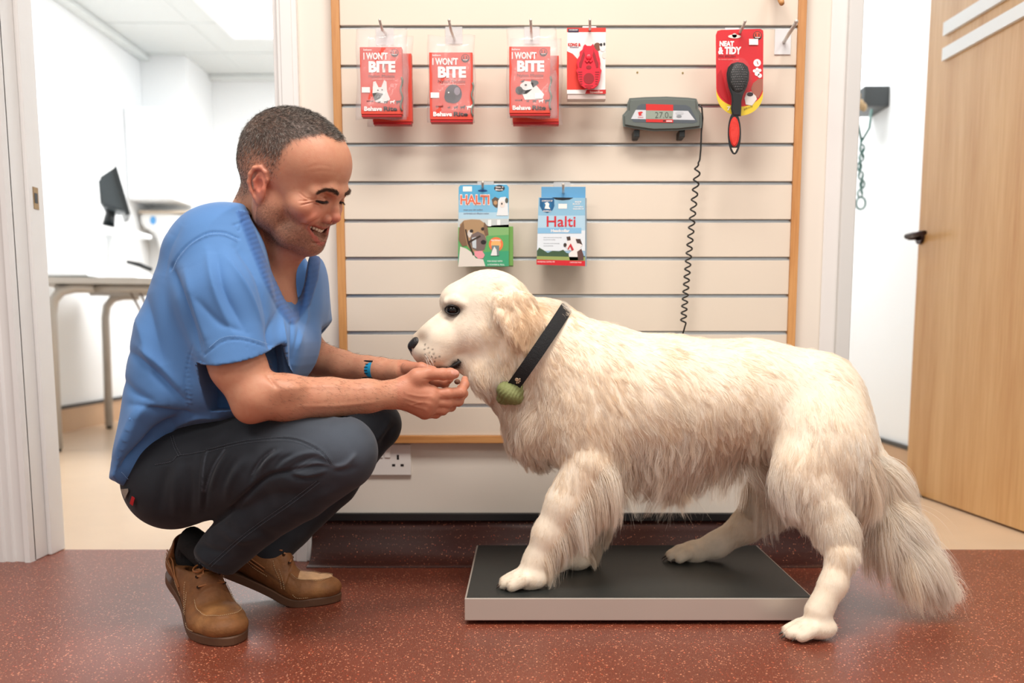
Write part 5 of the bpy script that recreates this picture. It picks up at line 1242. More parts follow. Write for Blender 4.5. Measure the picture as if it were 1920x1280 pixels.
# hollow under the hem
G.chain([wa(255, 935, 1.90), wa(300, 880, 1.90)], [.06, .07], .01, 'sub')
V, Q = G.mesh(); V, Q = largest(V, Q); V = relax(V, Q, 2, .5); N = normals(V, Q); px = PX(V)
F = lambda pts, w, a, near=None, taper=True, sharp=1.35: globals().__setitem__('V', fold(V, N, px, [sx(*p) for p in pts], w, a*.0015, near, taper, sharp))
F([(262, 300), (300, 430), (340, 560), (372, 640)], 6, -9); F([(310, 300), (350, 450), (400, 600)], 10, 4)
F([(440, 240), (470, 400), (560, 560)], 9, -5); F([(400, 230), (430, 380), (500, 560)], 8, 5); F([(520, 220), (600, 330), (640, 470), (648, 600)], 8, -8); F([(580, 230), (650, 340), (680, 470)], 8, 6)
F([(350, 420), (450, 520), (560, 560)], 7, -3); F([(480, 260), (560, 380), (620, 520)], 6, 4)
F([(680, 470), (655, 560), (668, 650), (680, 740)], 5, -11); F([(700, 500), (705, 600), (715, 720)], 5, 8); F([(735, 500), (745, 600), (738, 730)], 4, -7); F([(800, 450), (790, 540), (760, 640)], 6, 6); F([(770, 480), (765, 580), (745, 700)], 4, -6)
F([(80, 630), (170, 700), (270, 800), (330, 860)], 8, -8); F([(130, 620), (220, 700), (300, 790)], 9, 5); F([(150, 400), (190, 560), (230, 700)], 12, -5); F([(110, 480), (150, 600), (180, 740)], 12, 4)
F([(60, 1105), (150, 1030), (220, 960), (320, 905)], 10, -20); F([(30, 1080), (90, 960), (150, 860), (260, 850)], 14, 8); F([(100, 850), (180, 860), (300, 895), (420, 890)], 8, -8)
F([(230, 1000), (280, 940), (360, 900), (470, 895)], 6, 9); F([(110, 1130), (190, 1060), (250, 990)], 6, 6); F([(290, 960), (240, 1040)], 3, -4)
F([(440, 700), (420, 780), (460, 840)], 9, 6); F([(360, 650), (400, 760), (490, 830)], 9, -6); F([(330, 420), (350, 520), (390, 640)], 6, -3)
F([(60, 740), (110, 800), (200, 840)], 8, -5); F([(250, 160), (200, 260), (160, 360)], 14, 4); F([(300, 130), (250, 230), (230, 340)], 8, -3)
N = normals(V, Q); px = PX(V)
# seams: armhole, side, sleeve hem, collar band, back yoke
F([(530, 185), (470, 162), (400, 165), (330, 205), (280, 260), (256, 310)], 1.6, -2.2, taper=False); F([(524, 196), (468, 173), (404, 176), (338, 214), (290, 268)], 1.3, 1.2)
F([(345, 610), (325, 680), (314, 760), (330, 860)], 1.4, -2.0); 
for k in range(12): F([(318-4*math.sin(k*.5)+12*(k < 5)*(1-k/5)-6, 640+18*k), (338-4*math.sin(k*.5)+12*(k < 5)*(1-k/5), 646+18*k)], 1.2, 1.4)
for k in range(9): F([(392+28*k, 652-9*math.sin(k*.39)*8/4-26*math.sin(k/8*3.14)), (394+28*k, 640-26*math.sin(k/8*3.14))], 1.3, -.8)
F([(388, 652), (460, 600), (520, 590), (580, 600), (648, 622)], 1.1, -1.6, taper=False)
F([(0+500, 135), (540, 120), (575, 100)], 1.3, -2); F([(505, 125), (530, 155), (545, 90)], 1.2, -1.5)
n = len(V); C = np.tile(np.array(lin(TUN)[:3]), (n, 1)); wv = vnoise(V, 9, 5)
C = lerpc(C, (92, 138, 194), .25+.35*wv)
d, _ = seg_dist(px, np.array([(452, 392), (474, 452), (498, 512), (532, 580), (548, 598), (572, 566), (586, 520), (590, 486)]))
C = lerpc(C, (50, 88, 146), np.exp(-(d/11)**8)*.85*(px[:, 1] > 396))
rib = .5+.5*np.sin((px[:, 0]*.35+px[:, 1])*.62)
V = V+N*((.0022+.0009*rib)*np.exp(-(d/10)**8)*(px[:, 1] > 396))[:, None]
M_tun = vmat('blue_cotton', .75, bump=.10, bscale=700, sheen=.15, spec=.25)
tunic = obj('scrub_tunic', to_mesh('scrub_tunic', V, Q, C), M_tun, man)
def snap(V, x, y, near=None, Vpx=None):
    """camera-side surface point under a photo pixel"""
    P = Vpx if Vpx is not None else PX(V); d = np.hypot(P[:, 0]-x, P[:, 1]-y); m = np.where(d < 4)[0]
    if len(m) == 0: m = np.array([d.argmin()])
    i = m[V[m, 1].argmin()]; return W(x, y, float(V[i, 1]))
def stitches(name, pts, Vs, Vp, step, r, m, parent, off=.0008):
    P = smooth_poly(pts, 12) if len(pts) > 2 else np.linspace(pts[0], pts[1], 20)
    L = np.r_[0, np.cumsum(np.linalg.norm(np.diff(P, axis=0), axis=1))]; bm = bmesh.new(); s = 0
    while s < L[-1]:
        a = [np.interp(s, L, P[:, i]) for i in (0, 1)]; b = [np.interp(min(s+step*.6, L[-1]), L, P[:, i]) for i in (0, 1)]
        pa_, pb_ = snap(Vs, a[0], a[1], None, Vp), snap(Vs, b[0], b[1], None, Vp)
        if (pa_-pb_).length < .02: tube(bm, [pa_+Vector((0, -off, 0)), pb_+Vector((0, -off, 0))], r, 5)
        s += step
    return props(obj(name, bm, m, parent), kind='stuff')
M_st = mat('pale_blue_thread', (140, 176, 216), .8); px = PX(V)
stitches('seam_stitching', [sx(*p) for p in [(524, 190), (468, 167), (404, 170), (334, 210), (286, 264), (262, 320)]], V, px, 3.2, .00045, M_st, tunic)
stitches('seam_stitching', [sx(*p) for p in [(410, 622), (460, 583), (520, 575), (580, 586), (648, 608)]], V, px, 3.2, .00045, M_st, tunic)
stitches('seam_stitching', [sx(*p) for p in [(60, 1120), (100, 1150), (160, 1090), (210, 1030)]], V, px, 3.2, .00045, M_st, tunic)
# braided cord at the nape
bm = bmesh.new(); cpts = [wa(452, 379, 1.90), wa(457, 386, 1.86), wa(463, 394, 1.835), wa(468, 404, 1.825)]
tube(bm, [Vector(p) for p in cpts], .0042, 10); obj('neck_cord', bm, mat('brown_cord', (74, 56, 46), .7, bump=.8, bscale=400), man, smooth=True)

# ================================================================ jeans
G = Grid(axis((XW(225, 900, 1.9), XW(765, 800, 2.15), .003)), axis((1.62, 2.26, .0032)), axis((ZW(1098, 1.8), ZW(760, 2.0), .003)))
G.ell(wa(330, 892, 1.90), (.098, .145, .108), None, .02)
G.chain([wa(350, 886, 1.85), wa(480, 868, 1.795), wa(560, 856, 1.755), wa(638, 850, 1.745)], [S(98, 1.85), S(88, 1.79), S(76, 1.755), S(68, 1.745)], .02)
G.ell(wa(648, 842, 1.742), (S(54, 1.74), .055, S(58, 1.74)), None, .02)
G.chain([wa(640, 862, 1.748), wa(560, 915, 1.77), wa(480, 968, 1.80), wa(412, 1038, 1.835)], [S(60, 1.75), S(62, 1.77), S(57, 1.8), S(47, 1.83)], .008)
G.chain([wa(400, 880, 2.0), wa(560, 850, 2.05), wa(705, 800, 2.10)], [.105, .085, .052], .02)
G.ell(wa(715, 792, 2.10), (.042, .05, .045), None, .02)
G.chain([wa(700, 806, 2.10), wa(620, 900, 2.10), wa(540, 985, 2.07), wa(505, 1030, 2.05)], [.050, .062, .054, .047], .008)
G.half(wa(400, 1078, 1.835), (-.35, -.10, -1), wa(330, 1120, 1.70), wa(470, 1040, 1.93), .004)
G.cone(wa(388, 1100, 1.835), wa(404, 1052, 1.835), .040, .040, .003, 'sub')
V, Q = G.mesh(); V, Q = largest(V, Q); V = relax(V, Q, 2, .5); N = normals(V, Q); px = PX(V)
F = lambda pts, w, a, near=1.95, taper=True, sharp=2.0: globals().__setitem__('V', fold(V, N, px, [tx(*p) for p in pts], w, a*.001, near, taper, sharp))
F([(1400, 452), (1290, 440), (1150, 475), (1000, 510), (870, 620), (740, 740), (600, 840)], 5, -9)
F([(1385, 430), (1300, 395), (1200, 420), (1110, 470)], 4, -4.5); F([(1390, 440), (1310, 425), (1200, 455)], 3, 4); F([(1385, 415), (1300, 360), (1180, 380), (1080, 440)], 4, 4)
F([(1040, 340), (975, 390), (915, 470), (890, 540)], 4, -6); F([(1080, 350), (1000, 410), (950, 480)], 4, 5); F([(1160, 370), (1090, 400), (1040, 460)], 4, -4)
F([(860, 400), (800, 480), (760, 560), (740, 640)], 7, 4); F([(820, 380), (760, 470), (720, 570)], 6, -4); F([(730, 340), (670, 430), (620, 560), (600, 720)], 5, -5); F([(760, 350), (700, 450), (650, 580)], 5, 5)
F([(620, 345), (602, 430), (592, 560), (585, 700)], 4, 4); F([(380, 440), (345, 560), (325, 720)], 9, -5); F([(500, 430), (520, 600), (515, 780)], 8, -4); F([(450, 420), (430, 560), (420, 760)], 9, 4)
F([(1400, 455), (1480, 430), (1540, 370)], 5, 4); F([(1400, 470), (1470, 470), (1560, 450)], 6, -3); F([(1160, 480), (1240, 500), (1360, 470)], 4, 4); F([(1100, 490), (1200, 520), (1330, 510)], 5, -4)
F([(1500, 560), (1400, 600), (1300, 640)], 10, 3); F([(560, 900), (640, 960), (760, 980)], 7, -5); F([(540, 950), (620, 1030), (740, 1060)], 6, 4); F([(700, 820), (820, 900), (960, 880)], 8, 4); F([(520, 980), (560, 1040), (640, 1080)], 4, -4); F([(900, 780), (980, 860), (1100, 880)], 10, -3)
F([(1700, 330), (1740, 250), (1800, 180)], 6, -5, near=2.3); F([(1660, 300), (1720, 220), (1760, 130)], 6, 5, near=2.3); F([(1690, 380), (1780, 330), (1830, 250)], 7, 4, near=2.3)
N = normals(V, Q); px = PX(V)
F([(300, 440), (400, 420), (440, 385), (520, 372), (620, 352)], 1.2, -1.5, taper=False)
F([(620, 348), (850, 295), (960, 272), (1080, 270), (1190, 285), (1280, 325), (1345, 375), (1395, 440)], 1.4, -2.2, taper=False); F([(620, 338), (850, 285), (1080, 260), (1190, 272), (1290, 314), (1360, 366), (1405, 436)], 2.0, 1.0, taper=False)
F([(405, 255), (425, 320), (455, 378)], 1.3, -1.8, taper=False); F([(1310, 540), (1150, 660), (950, 800), (820, 900), (640, 1060)], 1.3, -1.8, taper=False)
n = len(V); C = np.tile(np.array(lin((35, 38, 44))[:3]), (n, 1)); wv = vnoise(V, 14, 9)*.5+vnoise(V, 60, 2)*.3
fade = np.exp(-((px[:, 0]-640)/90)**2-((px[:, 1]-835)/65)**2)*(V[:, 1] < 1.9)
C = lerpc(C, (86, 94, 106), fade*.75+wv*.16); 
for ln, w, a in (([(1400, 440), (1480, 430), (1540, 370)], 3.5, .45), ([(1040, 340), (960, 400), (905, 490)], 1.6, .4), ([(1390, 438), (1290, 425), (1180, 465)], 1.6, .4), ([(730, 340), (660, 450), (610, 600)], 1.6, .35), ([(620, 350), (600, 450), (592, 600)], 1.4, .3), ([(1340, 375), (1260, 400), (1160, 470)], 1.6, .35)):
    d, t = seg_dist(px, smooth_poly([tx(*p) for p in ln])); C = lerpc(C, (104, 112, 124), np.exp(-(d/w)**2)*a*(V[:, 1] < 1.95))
M_jean = vmat('dark_denim', .8, bump=.16, bscale=900, sheen=.1, spec=.2)
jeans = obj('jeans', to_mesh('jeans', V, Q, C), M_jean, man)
M_jt = mat('grey_thread', (84, 90, 100), .8); px = PX(V)
for pts in ([(620, 354), (850, 300), (1080, 278), (1190, 292), (1280, 332), (1345, 382), (1390, 446)], [(620, 338), (850, 284), (1080, 259), (1190, 271), (1290, 312), (1360, 364), (1408, 436)], [(1303, 536), (1145, 655), (945, 795), (815, 895), (634, 1055)], [(1320, 545), (1158, 668), (957, 808), (826, 908), (650, 1065)], [(300, 432), (400, 412), (440, 376), (520, 364), (610, 346)], [(398, 258), (418, 322), (447, 380)], [(412, 252), (433, 318), (462, 372)]):
    stitches('seam_stitching', [tx(*p) for p in pts], V, px, 3.4, .00042, M_jt, jeans)
# waistband label and red tab
def patch(pts, m, name, parent, th=.0015, off=.002):
    P = [snap(V, x, y, None, px)+Vector((0, -off, 0)) for x, y in pts]; bm = bmesh.new()
    a = [bm.verts.new(p) for p in P]; b = [bm.verts.new(p+Vector((0, -th, 0))) for p in P]
    bm.faces.new(a); bm.faces.new(b[::-1])
    for i in range(len(P)): bm.faces.new((a[i], b[i], b[(i+1) % len(P)], a[(i+1) % len(P)]))
    bmesh.ops.recalc_face_normals(bm, faces=bm.faces); return obj(name, bm, m, parent)
cx_ = lambda x, y: (180+x/10.667, 860+y/10.667)
patch([cx_(500, 600), cx_(650, 590), cx_(660, 640), cx_(590, 800)], mat('tan_waist_label', (150, 140, 128), .7, bump=.8, bscale=300), 'waist_label', jeans)
tb = patch([cx_(735, 738), cx_(792, 775), cx_(752, 930), cx_(692, 885)], mat('red_woven_tab', (186, 30, 38), .6), 'red_tab', jeans, .0015, .003)
# ================================================================ wrist strap
M_blue = mat('cyan_rubber', (34, 150, 196), .4); M_bkp = mat('black_plastic', (20, 20, 22), .35)
wc = (wa(690, 692, 2.045)+wa(712, 693, 2.03))/2; wax = Vector(wa(712, 693, 2.03)-wa(690, 692, 2.045)).normalized()
wu = Vector((0, 0, 1)); wu = (wu-wax*wu.dot(wax)).normalized(); ws = wax.cross(wu)
watch = empty('wrist_watch', Vector(wc), 'bright blue rubber watch strap with black buckle on the far wrist', 'watch')
def band(r0, r1, h, a0=0, a1=2*math.pi, nn=48, dz_=0, sq=.92):
    bm = bmesh.new(); R_ = []
    for i in range(nn+1):
        a = a0+(a1-a0)*i/nn; dr = ws*math.cos(a)+wu*math.sin(a)*sq
        R_.append([bm.verts.new(Vector(wc)+wax*(s_*h/2+dz_)+dr*r) for r in (r0, r1) for s_ in (-1, 1)])
    for i in range(nn):
        a, b = R_[i], R_[i+1]
        for u, v in ((0, 1), (1, 3), (3, 2), (2, 0)): bm.faces.new((a[u], a[v], b[v], b[u]))
    if a1-a0 < 6.2: bm.faces.new((R_[0][0], R_[0][2], R_[0][3], R_[0][1])); bm.faces.new((R_[-1][0], R_[-1][1], R_[-1][3], R_[-1][2]))
    else: bmesh.ops.remove_doubles(bm, verts=bm.verts, dist=1e-5)
    bmesh.ops.recalc_face_normals(bm, faces=bm.faces); return bm
obj('strap', band(.0262, .0290, .024), M_blue, watch, smooth=False)
def rad_box(a, w, h, r, th, dz_=0):
    dr = ws*math.cos(a)+wu*math.sin(a)*.92; tn = -ws*math.sin(a)+wu*math.cos(a)*.92; bm = bmesh.new()
    M = Matrix(((wax.x, tn.x, dr.x, 0), (wax.y, tn.y, dr.y, 0), (wax.z, tn.z, dr.z, 0), (0, 0, 0, 1)))
    c = Vector(wc)+dr*r+wax*dz_; box(bm, (-w/2, -h/2, -th/2), (w/2, h/2, th/2), th*.3); bmesh.ops.transform(bm, matrix=Matrix.Translation(c)@M, verts=bm.verts); return bm
# local angle facing the camera = -Y
acam = math.atan2(wu.dot(Vector((0, -1, 0))), ws.dot(Vector((0, -1, 0))))
sg = 1 if (wu*math.sin(acam+.2)+ws*math.cos(acam+.2)).z > 0 else -1
obj('buckle', rad_box(acam-sg*.72, .027, .007, .0295, .004), M_bkp, watch); obj('keeper_loop', rad_box(acam+sg*.75, .0265, .004, .0295, .003), M_bkp, watch)
for k in range(4): obj('strap_slot', rad_box(acam+sg*(.48-.26*k), .009, .0022, .0286, .0016), M_bkp, watch)
# ================================================================ shoes
M_lth = vmat('brown_nubuck', .62, bump=.35, bscale=160, noise=.16, nscale=60, spec=.35)
M_sole = mat('brown_rubber_sole', (92, 62, 42), .6, bump=.2); M_thread = mat('cream_thread', (206, 178, 140), .8); M_lace = mat('leather_lace', (148, 92, 48), .55, bump=.3, bscale=200); M_sock = mat('black_sock', (16, 16, 18), .9, bump=.4, bscale=600); M_eye = mat('dark_eyelet', (52, 40, 32), .35, .6)
def shoe(heel, ball, toe, label, near_shoe, k=1.06, tip_patch=False):
    heel, ball, toe = Vector(heel), Vector(ball), Vector(toe); AB = .195*k
    e1 = (ball-heel).normalized(); e2 = (toe-ball).normalized(); s = e2.cross(Vector((0, 0, 1))).normalized(); n1 = s.cross(e1).normalized(); n2 = s.cross(e2).normalized()
    t = empty('shoe', (ball.x, ball.y, 0), label, 'shoe')
    def fr(a):
        u = min(1, max(0, (a-AB+.05)/.10)); w = u*u*(3-2*u)
        return w
    def bend(P):
        a, b, c = P[:, 0], P[:, 1], P[:, 2]; u = np.clip((a-AB+.05)/.10, 0, 1); w = (u*u*(3-2*u))[:, None]
        p1 = np.array(ball)+np.outer(a-AB, e1)+np.outer(c, n1); p2 = np.array(ball)+np.outer(a-AB, e2)+np.outer(c, n2)
        return p1*(1-w)+p2*w+np.outer(b, s)
    B1 = lambda a, b, c: Vector(bend(np.array([[a, b, c]]))[0])
    G = Grid(axis((-.02, .325, .0022)), axis((-.07, .07, .0022)), axis((-.012, .115, .0022)))
    q = k
    G.chain([(.038*q, 0, .040), (.10*q, 0, .040), (.165*q, 0, .028)], [.036*q, .034*q, .040*q], .02); G.chain([(.150*q, 0, .026), (.212*q, .002, .019), (.254*q, .003, .016)], [.041*q, .046*q, .040*q], .02, flat=((0, 0, 1), .62))
    G.chain([(.036*q, 0, .045), (.040*q, 0, .082)], [.036*q, .033*q], .02); G.chain([(.10*q, 0, .045), (.09*q, 0, .062)], [.034*q, .032*q], .02)
    G.chain([(.13*q, 0, .048), (.142*q, 0, .062)], [.033*q, .028*q], .02); G.ell((.262*q, .003, .020), (.030*q, .036*q, .016*q), None, .015)
    G.half((0, 0, 0.004), (0, 0, -1), (-.05, -.1, -.05), (.4, .1, .006), .002)
    G.chain([(.042*q, 0, .040), (.044*q, 0, .075), (.046*q, 0, .13)], [.022, .0285*q, .032*q], .004, 'sub'); G.chain([(.095*q, 0, .066), (.098*q, 0, .12)], [.024*q, .032*q], .008, 'sub')
    G.half((.125*q, 0, .086), (-.45, 0, 1), (.06, -.06, .07), (.2, .06, .13), .004)
    Vl, Ql = G.mesh(); Vl, Ql = largest(Vl, Ql); Vl = relax(Vl, Ql, 1, .4); Nl = normals(Vl, Ql)
    a, b, c = Vl.T; top = Nl[:, 2] > .15
    def r2(pts, w, amp, cond): 
        nonlocal Vl
        d, _ = seg_dist(np.stack([a, b], 1), np.array(pts)); Vl = Vl+Nl*(amp*np.exp(-(d/w)**2)*cond)[:, None]; return d
    U = [(.175*q, -.031*q), (.22*q, -.034*q), (.25*q, -.030*q), (.272*q, -.014*q), (.276*q, 0.003), (.272*q, .018*q), (.25*q, .034*q), (.22*q, .037*q), (.175*q, .033*q)]
    dU = r2(U, .0035, .0032, top); r2([(.17*q, -.05), (.17*q, .05)], .0022, -.0015, top)
    inside = (a > .172*q) & (np.hypot((a-.20*q)/(.078*q), b/(.034*q)) < 1) & top
    col = np.tile(np.array(lin((130, 84, 46))[:3]), (len(Vl), 1)); col = lerpc(col, (104, 64, 34), .4+.5*vnoise(Vl, 30, 6)); col = lerpc(col, (160, 112, 66), np.exp(-((a-.245*q)/.03)**2)*(.5+.4*vnoise(Vl, 50, 9)))
    if tip_patch: col = lerpc(col, (206, 164, 124), inside*(a > .20*q)*.85)
    d_, _ = seg_dist(np.stack([a, c], 1), np.array([(-.02, .058), (.03, .060), (.11*q, .040), (.17*q, .028)])); col = lerpc(col, (84, 52, 30), np.exp(-(d_/.0022)**2)*(np.abs(b) > .02)*.8)
    Vw = bend(Vl); up = obj('upper', to_mesh('upper', Vw, Ql, col), M_lth, t)
    def surf(aa, bb):
        m = (np.abs(a-aa) < .004) & (np.abs(b-bb) < .004) & (Nl[:, 2] > -.2); 
        return float(Vl[m, 2].max()) if m.any() else .03
    # side surface: lateral position for given a, c
    def side(aa, cc, sg_):
        m = (np.abs(a-aa) < .004) & (np.abs(c-cc) < .004) & (b*sg_ > 0); return float(np.abs(Vl[m, 1]).max())*sg_ if m.any() else .035*sg_
    # sole with welt
    out = [(-.002, 0), (.004*q, -.024*q), (.03*q, -.037*q), (.08*q, -.036*q), (.12*q, -.037*q), (.17*q, -.047*q), (.21*q, -.050*q), (.25*q, -.043*q), (.28*q, -.026*q), (.296*q, 0.002), (.285*q, .026*q), (.25*q, .046*q), (.21*q, .051*q), (.17*q, .047*q), (.12*q, .037*q), (.08*q, .035*q), (.03*q, .036*q), (.004*q, .024*q)]
    out = closed_poly(out, 4)
    bm = bmesh.new(); rings = []
    for z_, g in ((-.0125, -.0015), (-.011, 0), (.003, .0015), (.0055, 0), (.0055, -.006)):
        rr = []
        for p in out:
            cc = np.array([.14*q, 0]); dd = p-cc; L_ = np.linalg.norm(dd); pp = cc+dd*(1+g/L_); rr.append(bm.verts.new(B1(pp[0], pp[1], z_)))
        rings.append(rr)
    for i in range(len(rings)-1):
        for j in range(len(out)): bm.faces.new((rings[i][j], rings[i][(j+1) % len(out)], rings[i+1][(j+1) % len(out)], rings[i+1][j]))
    # bottom and top as strips across so that the bent sole stays clean
    m_ = len(out)//2
    for rr, rev in ((rings[0], True), (rings[-1], False)):
        for j in range(m_):
            A_, B_, C_, D_ = rr[j % len(out)], rr[(j+1) % len(out)], rr[(len(out)-j-1) % len(out)], rr[(len(out)-j) % len(out)]
            vs = []
            for v in (A_, B_, C_, D_):
                if v not in vs: vs.append(v)
            if len(vs) > 2:
                try: bm.faces.new(vs)
                except ValueError: pass
    bmesh.ops.recalc_face_normals(bm, faces=bm.faces); obj('sole', bm, M_sole, t)
    # seams
    bm = bmesh.new()
    def seam(pts, fz, step=.0045, r=.0005):
        P = smooth_poly(pts, 10); L_ = np.r_[0, np.cumsum(np.linalg.norm(np.diff(P, axis=0), axis=1))]; s_ = 0
        while s_ < L_[-1]:
            e = [tuple(np.interp(min(s_+o, L_[-1]), L_, P[:, i]) for i in (0, 1)) for o in (0, step*.6)]
            tube(bm, [fz(*e[0]), fz(*e[1])], r, 5); s_ += step
    topf = lambda aa, bb: B1(aa, bb, surf(aa, bb)+.0006)
    seam([(p[0]+.0015, p[1]*1.06) for p in U], topf, .004)
    for sg_ in (-1, 1):
        sf = lambda aa, cc, sg_=sg_: B1(aa, side(aa, cc, sg_)+.0006*sg_, cc)
        seam([(.165*q, .020), (.155*q, .034), (.135*q, .052), (.125*q, .066)], sf); seam([(.172*q, .022), (.162*q, .036), (.143*q, .054)], sf)
        seam([(.01*q, .048), (.04*q, .050), (.09*q, .036), (.125*q, .030)], sf); seam([(.195*q, .018), (.205*q, .012), (.23*q, .010)], sf)
    props(obj('stitching', bm, M_thread, up), kind='stuff')
    # side thong
    for sg_ in (-1, 1):
        bm = bmesh.new(); pts = [(.012*q, .062), (.05*q, .060), (.085*q, .050), (.115*q, .044)]
        tube(bm, [B1(aa, side(aa, cc, sg_)+.001*sg_, cc) for aa, cc in pts], .0016, 8); tube(bm, [B1(aa, side(aa, cc-.007, sg_)+.001*sg_, cc-.007) for aa, cc in pts], .0014, 8); obj('side_thong', bm, M_lace, t, smooth=True)
    # laces: three rows, knot and bow
    eye = []
    for i, aa in enumerate((.122*q, .142*q, .162*q)):
        for sg_ in (-1, 1):
            bb = (.019+.003*i)*q*sg_; c_ = surf(aa, bb); p = B1(aa, bb, c_+.0008); eye.append(p)
            bm = bmesh.new(); tube(bm, [B1(aa, bb, c_-.001), B1(aa, bb, c_+.0012)], .0034, 12); obj('eyelet', bm, M_eye, t)
    rise = lambda p, h: p+n1*h
    bm = bmesh.new()
    for i in range(3): tube(bm, [eye[2*i], rise((eye[2*i]+eye[2*i+1])/2, .005), eye[2*i+1]], .0019, 8)
    tube(bm, [eye[4], rise((eye[4]+eye[3])/2, .006), eye[3]], .0019, 8); tube(bm, [eye[2], rise((eye[2]+eye[1])/2, .007), eye[1]], .0019, 8)
    kn = rise((eye[0]+eye[1])/2, .008)
    for sg_ in (-1, 1):
        loop = [kn+s*(-sg_)*(.013*(1-math.cos(u)))+e1*(.010*math.sin(u)*(1 if sg_ > 0 else -1))+n1*(.004*math.sin(u*.5)-.006*(1-math.cos(u))*.5)+e1*.004*(1-math.cos(u)) for u in [2*math.pi*j/14 for j in range(15)]]
        tube(bm, loop, .0020, 8); tube(bm, [kn, kn+e1*.012+s*.008*sg_, kn+e1*.028+s*.012*sg_-n1*.008], .0019, 8)
    bmesh.ops.create_icosphere(bm, subdivisions=2, radius=.0052, matrix=Matrix.Translation(kn)); obj('laces', bm, M_lace, t, smooth=True)
    return t, B1, n1, e1
hb = Vector((XW(352, 1085, 1.925), 1.925, .072)); bl = WF(402, 1172, .0135); tl = bl+Vector((.62, -.78, 0))*.09
t1, B1, n1, e1 = shoe(hb, bl, tl, 'near brown lace-up moccasin shoe with its heel lifted, toe towards the viewer', True)
bm = bmesh.new(); tube(bm, [B1(.05, 0, .03), B1(.048, 0, .07), B1(.047, 0, .10), Vector(wa(402, 1050, 1.86))], [.024, .030, .031, .034], 20); obj('sock', bm, M_sock, man, smooth=True)
if True:
    p = B1(.006, -.022, .062); bm = bmesh.new(); box(bm, (-.004, -.001, -.007), (.004, .001, .007), .0005, 0, Matrix.Translation(Vector(wa(332, 1054, float(B1(.02, -.036, .06).y)-.004)))); 
    obj('small_heel_tag', bm, mat('teal_white_tag', (150, 200, 214), .5), t1)
bf = WF(552, 1116, .0135); hf_ = Vector((bf.x-.185, bf.y+.02, .085)); tf = bf+Vector((.97, .12, 0)).normalized()*.09
t2, B2, n2, e2 = shoe(hf_, bf, tf, 'far brown lace-up moccasin shoe seen from its side, pale worn toe', False, 1.02, True)
bm = bmesh.new(); tube(bm, [B2(.05, 0, .03), B2(.048, 0, .08), Vector(wa(502, 1030, 2.06))], [.024, .030, .036], 20); obj('sock', bm, M_sock, man, smooth=True)
# treat held in the fingers
bm = bmesh.new(); bmesh.ops.create_icosphere(bm, subdivisions=3, radius=1, matrix=Matrix.Translation(hp(1265, 672, 1.880)) @ Matrix.Diagonal((.0062, .006, .0055, 1)))
o = obj('dog_treat', bm, mat('brown_kibble', (112, 76, 56), .7, bump=.6, bscale=300), smooth=True); recentre(o); props(o, 'small round brown treat held between the man’s fingers under the dog’s mouth', 'dog treat')
# ================================================================ golden retriever
dog = empty('dog', (XW(1250, 1180, 1.95), 1.98, 0), 'cream long-haired golden retriever standing half on the weighing platform', 'dog')
G = Grid(axis((XW(755, 650, 2.0), XW(905, 600, 2.0), .0024), (XW(905, 600, 2.0), XW(1045, 600, 2.0), .0034), (XW(1045, 600, 2.0), XW(1830, 900, 1.9), .0046)), axis((1.70, 1.93, .0042), (1.93, 2.10, .003), (2.10, 2.26, .0045)), axis((.0, .075, .0034), (.075, ZW(710, 2.0), .0046), (ZW(710, 2.0), ZW(485, 2.0), .0026)))
def dc(ps, k=.02, flat=None, op='add'): G.chain([wa(x, y, Y) for x, y, Y, r in ps], [S(r, Y, y) for x, y, Y, r in ps], k, op, flat)
def de(x, y, Y, rx, ry, rz, k=.03, op='add', rot=0):
    c, s_ = math.cos(rot), math.sin(rot); G.ell(wa(x, y, Y), (S(rx, Y, y), ry, S(rz, Y, y)), np.array([[c, 0, s_], [0, 1, 0], [-s_, 0, c]]), k, op)
de(1130, 742, 2.03, 108, .130, 128, .04); de(1245, 756, 2.01, 150, .138, 130, .05); de(1002, 785, 2.04, 54, .085, 72, .04); de(1400, 742, 1.985, 140, .122, 108, .05); de(1530, 775, 1.965, 92, .125, 115, .05)
de(1050, 770, 2.04, 72, .10, 88, .05)
dc([(1100, 715, 2.03, 108), (1010, 655, 2.03, 88), (950, 620, 2.03, 66)], .04)
# head
de(918, 572, 2.025, 76, .074, 66, .02); de(905, 622, 2.02, 58, .068, 50, .03)
de(858, 566, 2.015, 34, .048, 34, .02); dc([(868, 622, 2.01, 46), (825, 640, 2.0, 36), (797, 654, 1.995, 26)], .02)
de(816, 664, 1.997, 36, .036, 23, .015); dc([(890, 672, 2.015, 30), (840, 680, 2.0, 16), (812, 682, 1.998, 9)], .014)
dc([(830, 612, 2.0, 25), (788, 636, 1.996, 15)], .012)
dc([(925, 688, 2.02, 50), (975, 722, 2.03, 62)], .03); de(908, 706, 2.0, 26, .035, 26, .02)
for sy in (-1, 1): de(848, 582, 2.012+sy*.050, 15, .010, 11, .008, 'sub')
for sy in (-1, 1): dc([(838, 566, 2.012+sy*.039, 6), (852, 563, 2.012+sy*.045, 6), (868, 569, 2.014+sy*.049, 5)], .010)
# ears
for sy in (-1, 1):
    Ye = 2.03+sy*.091
    dc([(945, 545, 2.03+sy*.062, 20), (966, 578, Ye, 33), (984, 618, Ye+sy*.012, 33), (1002, 658, Ye+sy*.010, 18)], .008, flat=((0, 1, 0), .30))
    dc([(932, 556, 2.03+sy*.078, 7), (938, 590, Ye+sy*.006, 8), (958, 622, Ye+sy*.012, 8), (985, 652, Ye+sy*.016, 7)], .008)
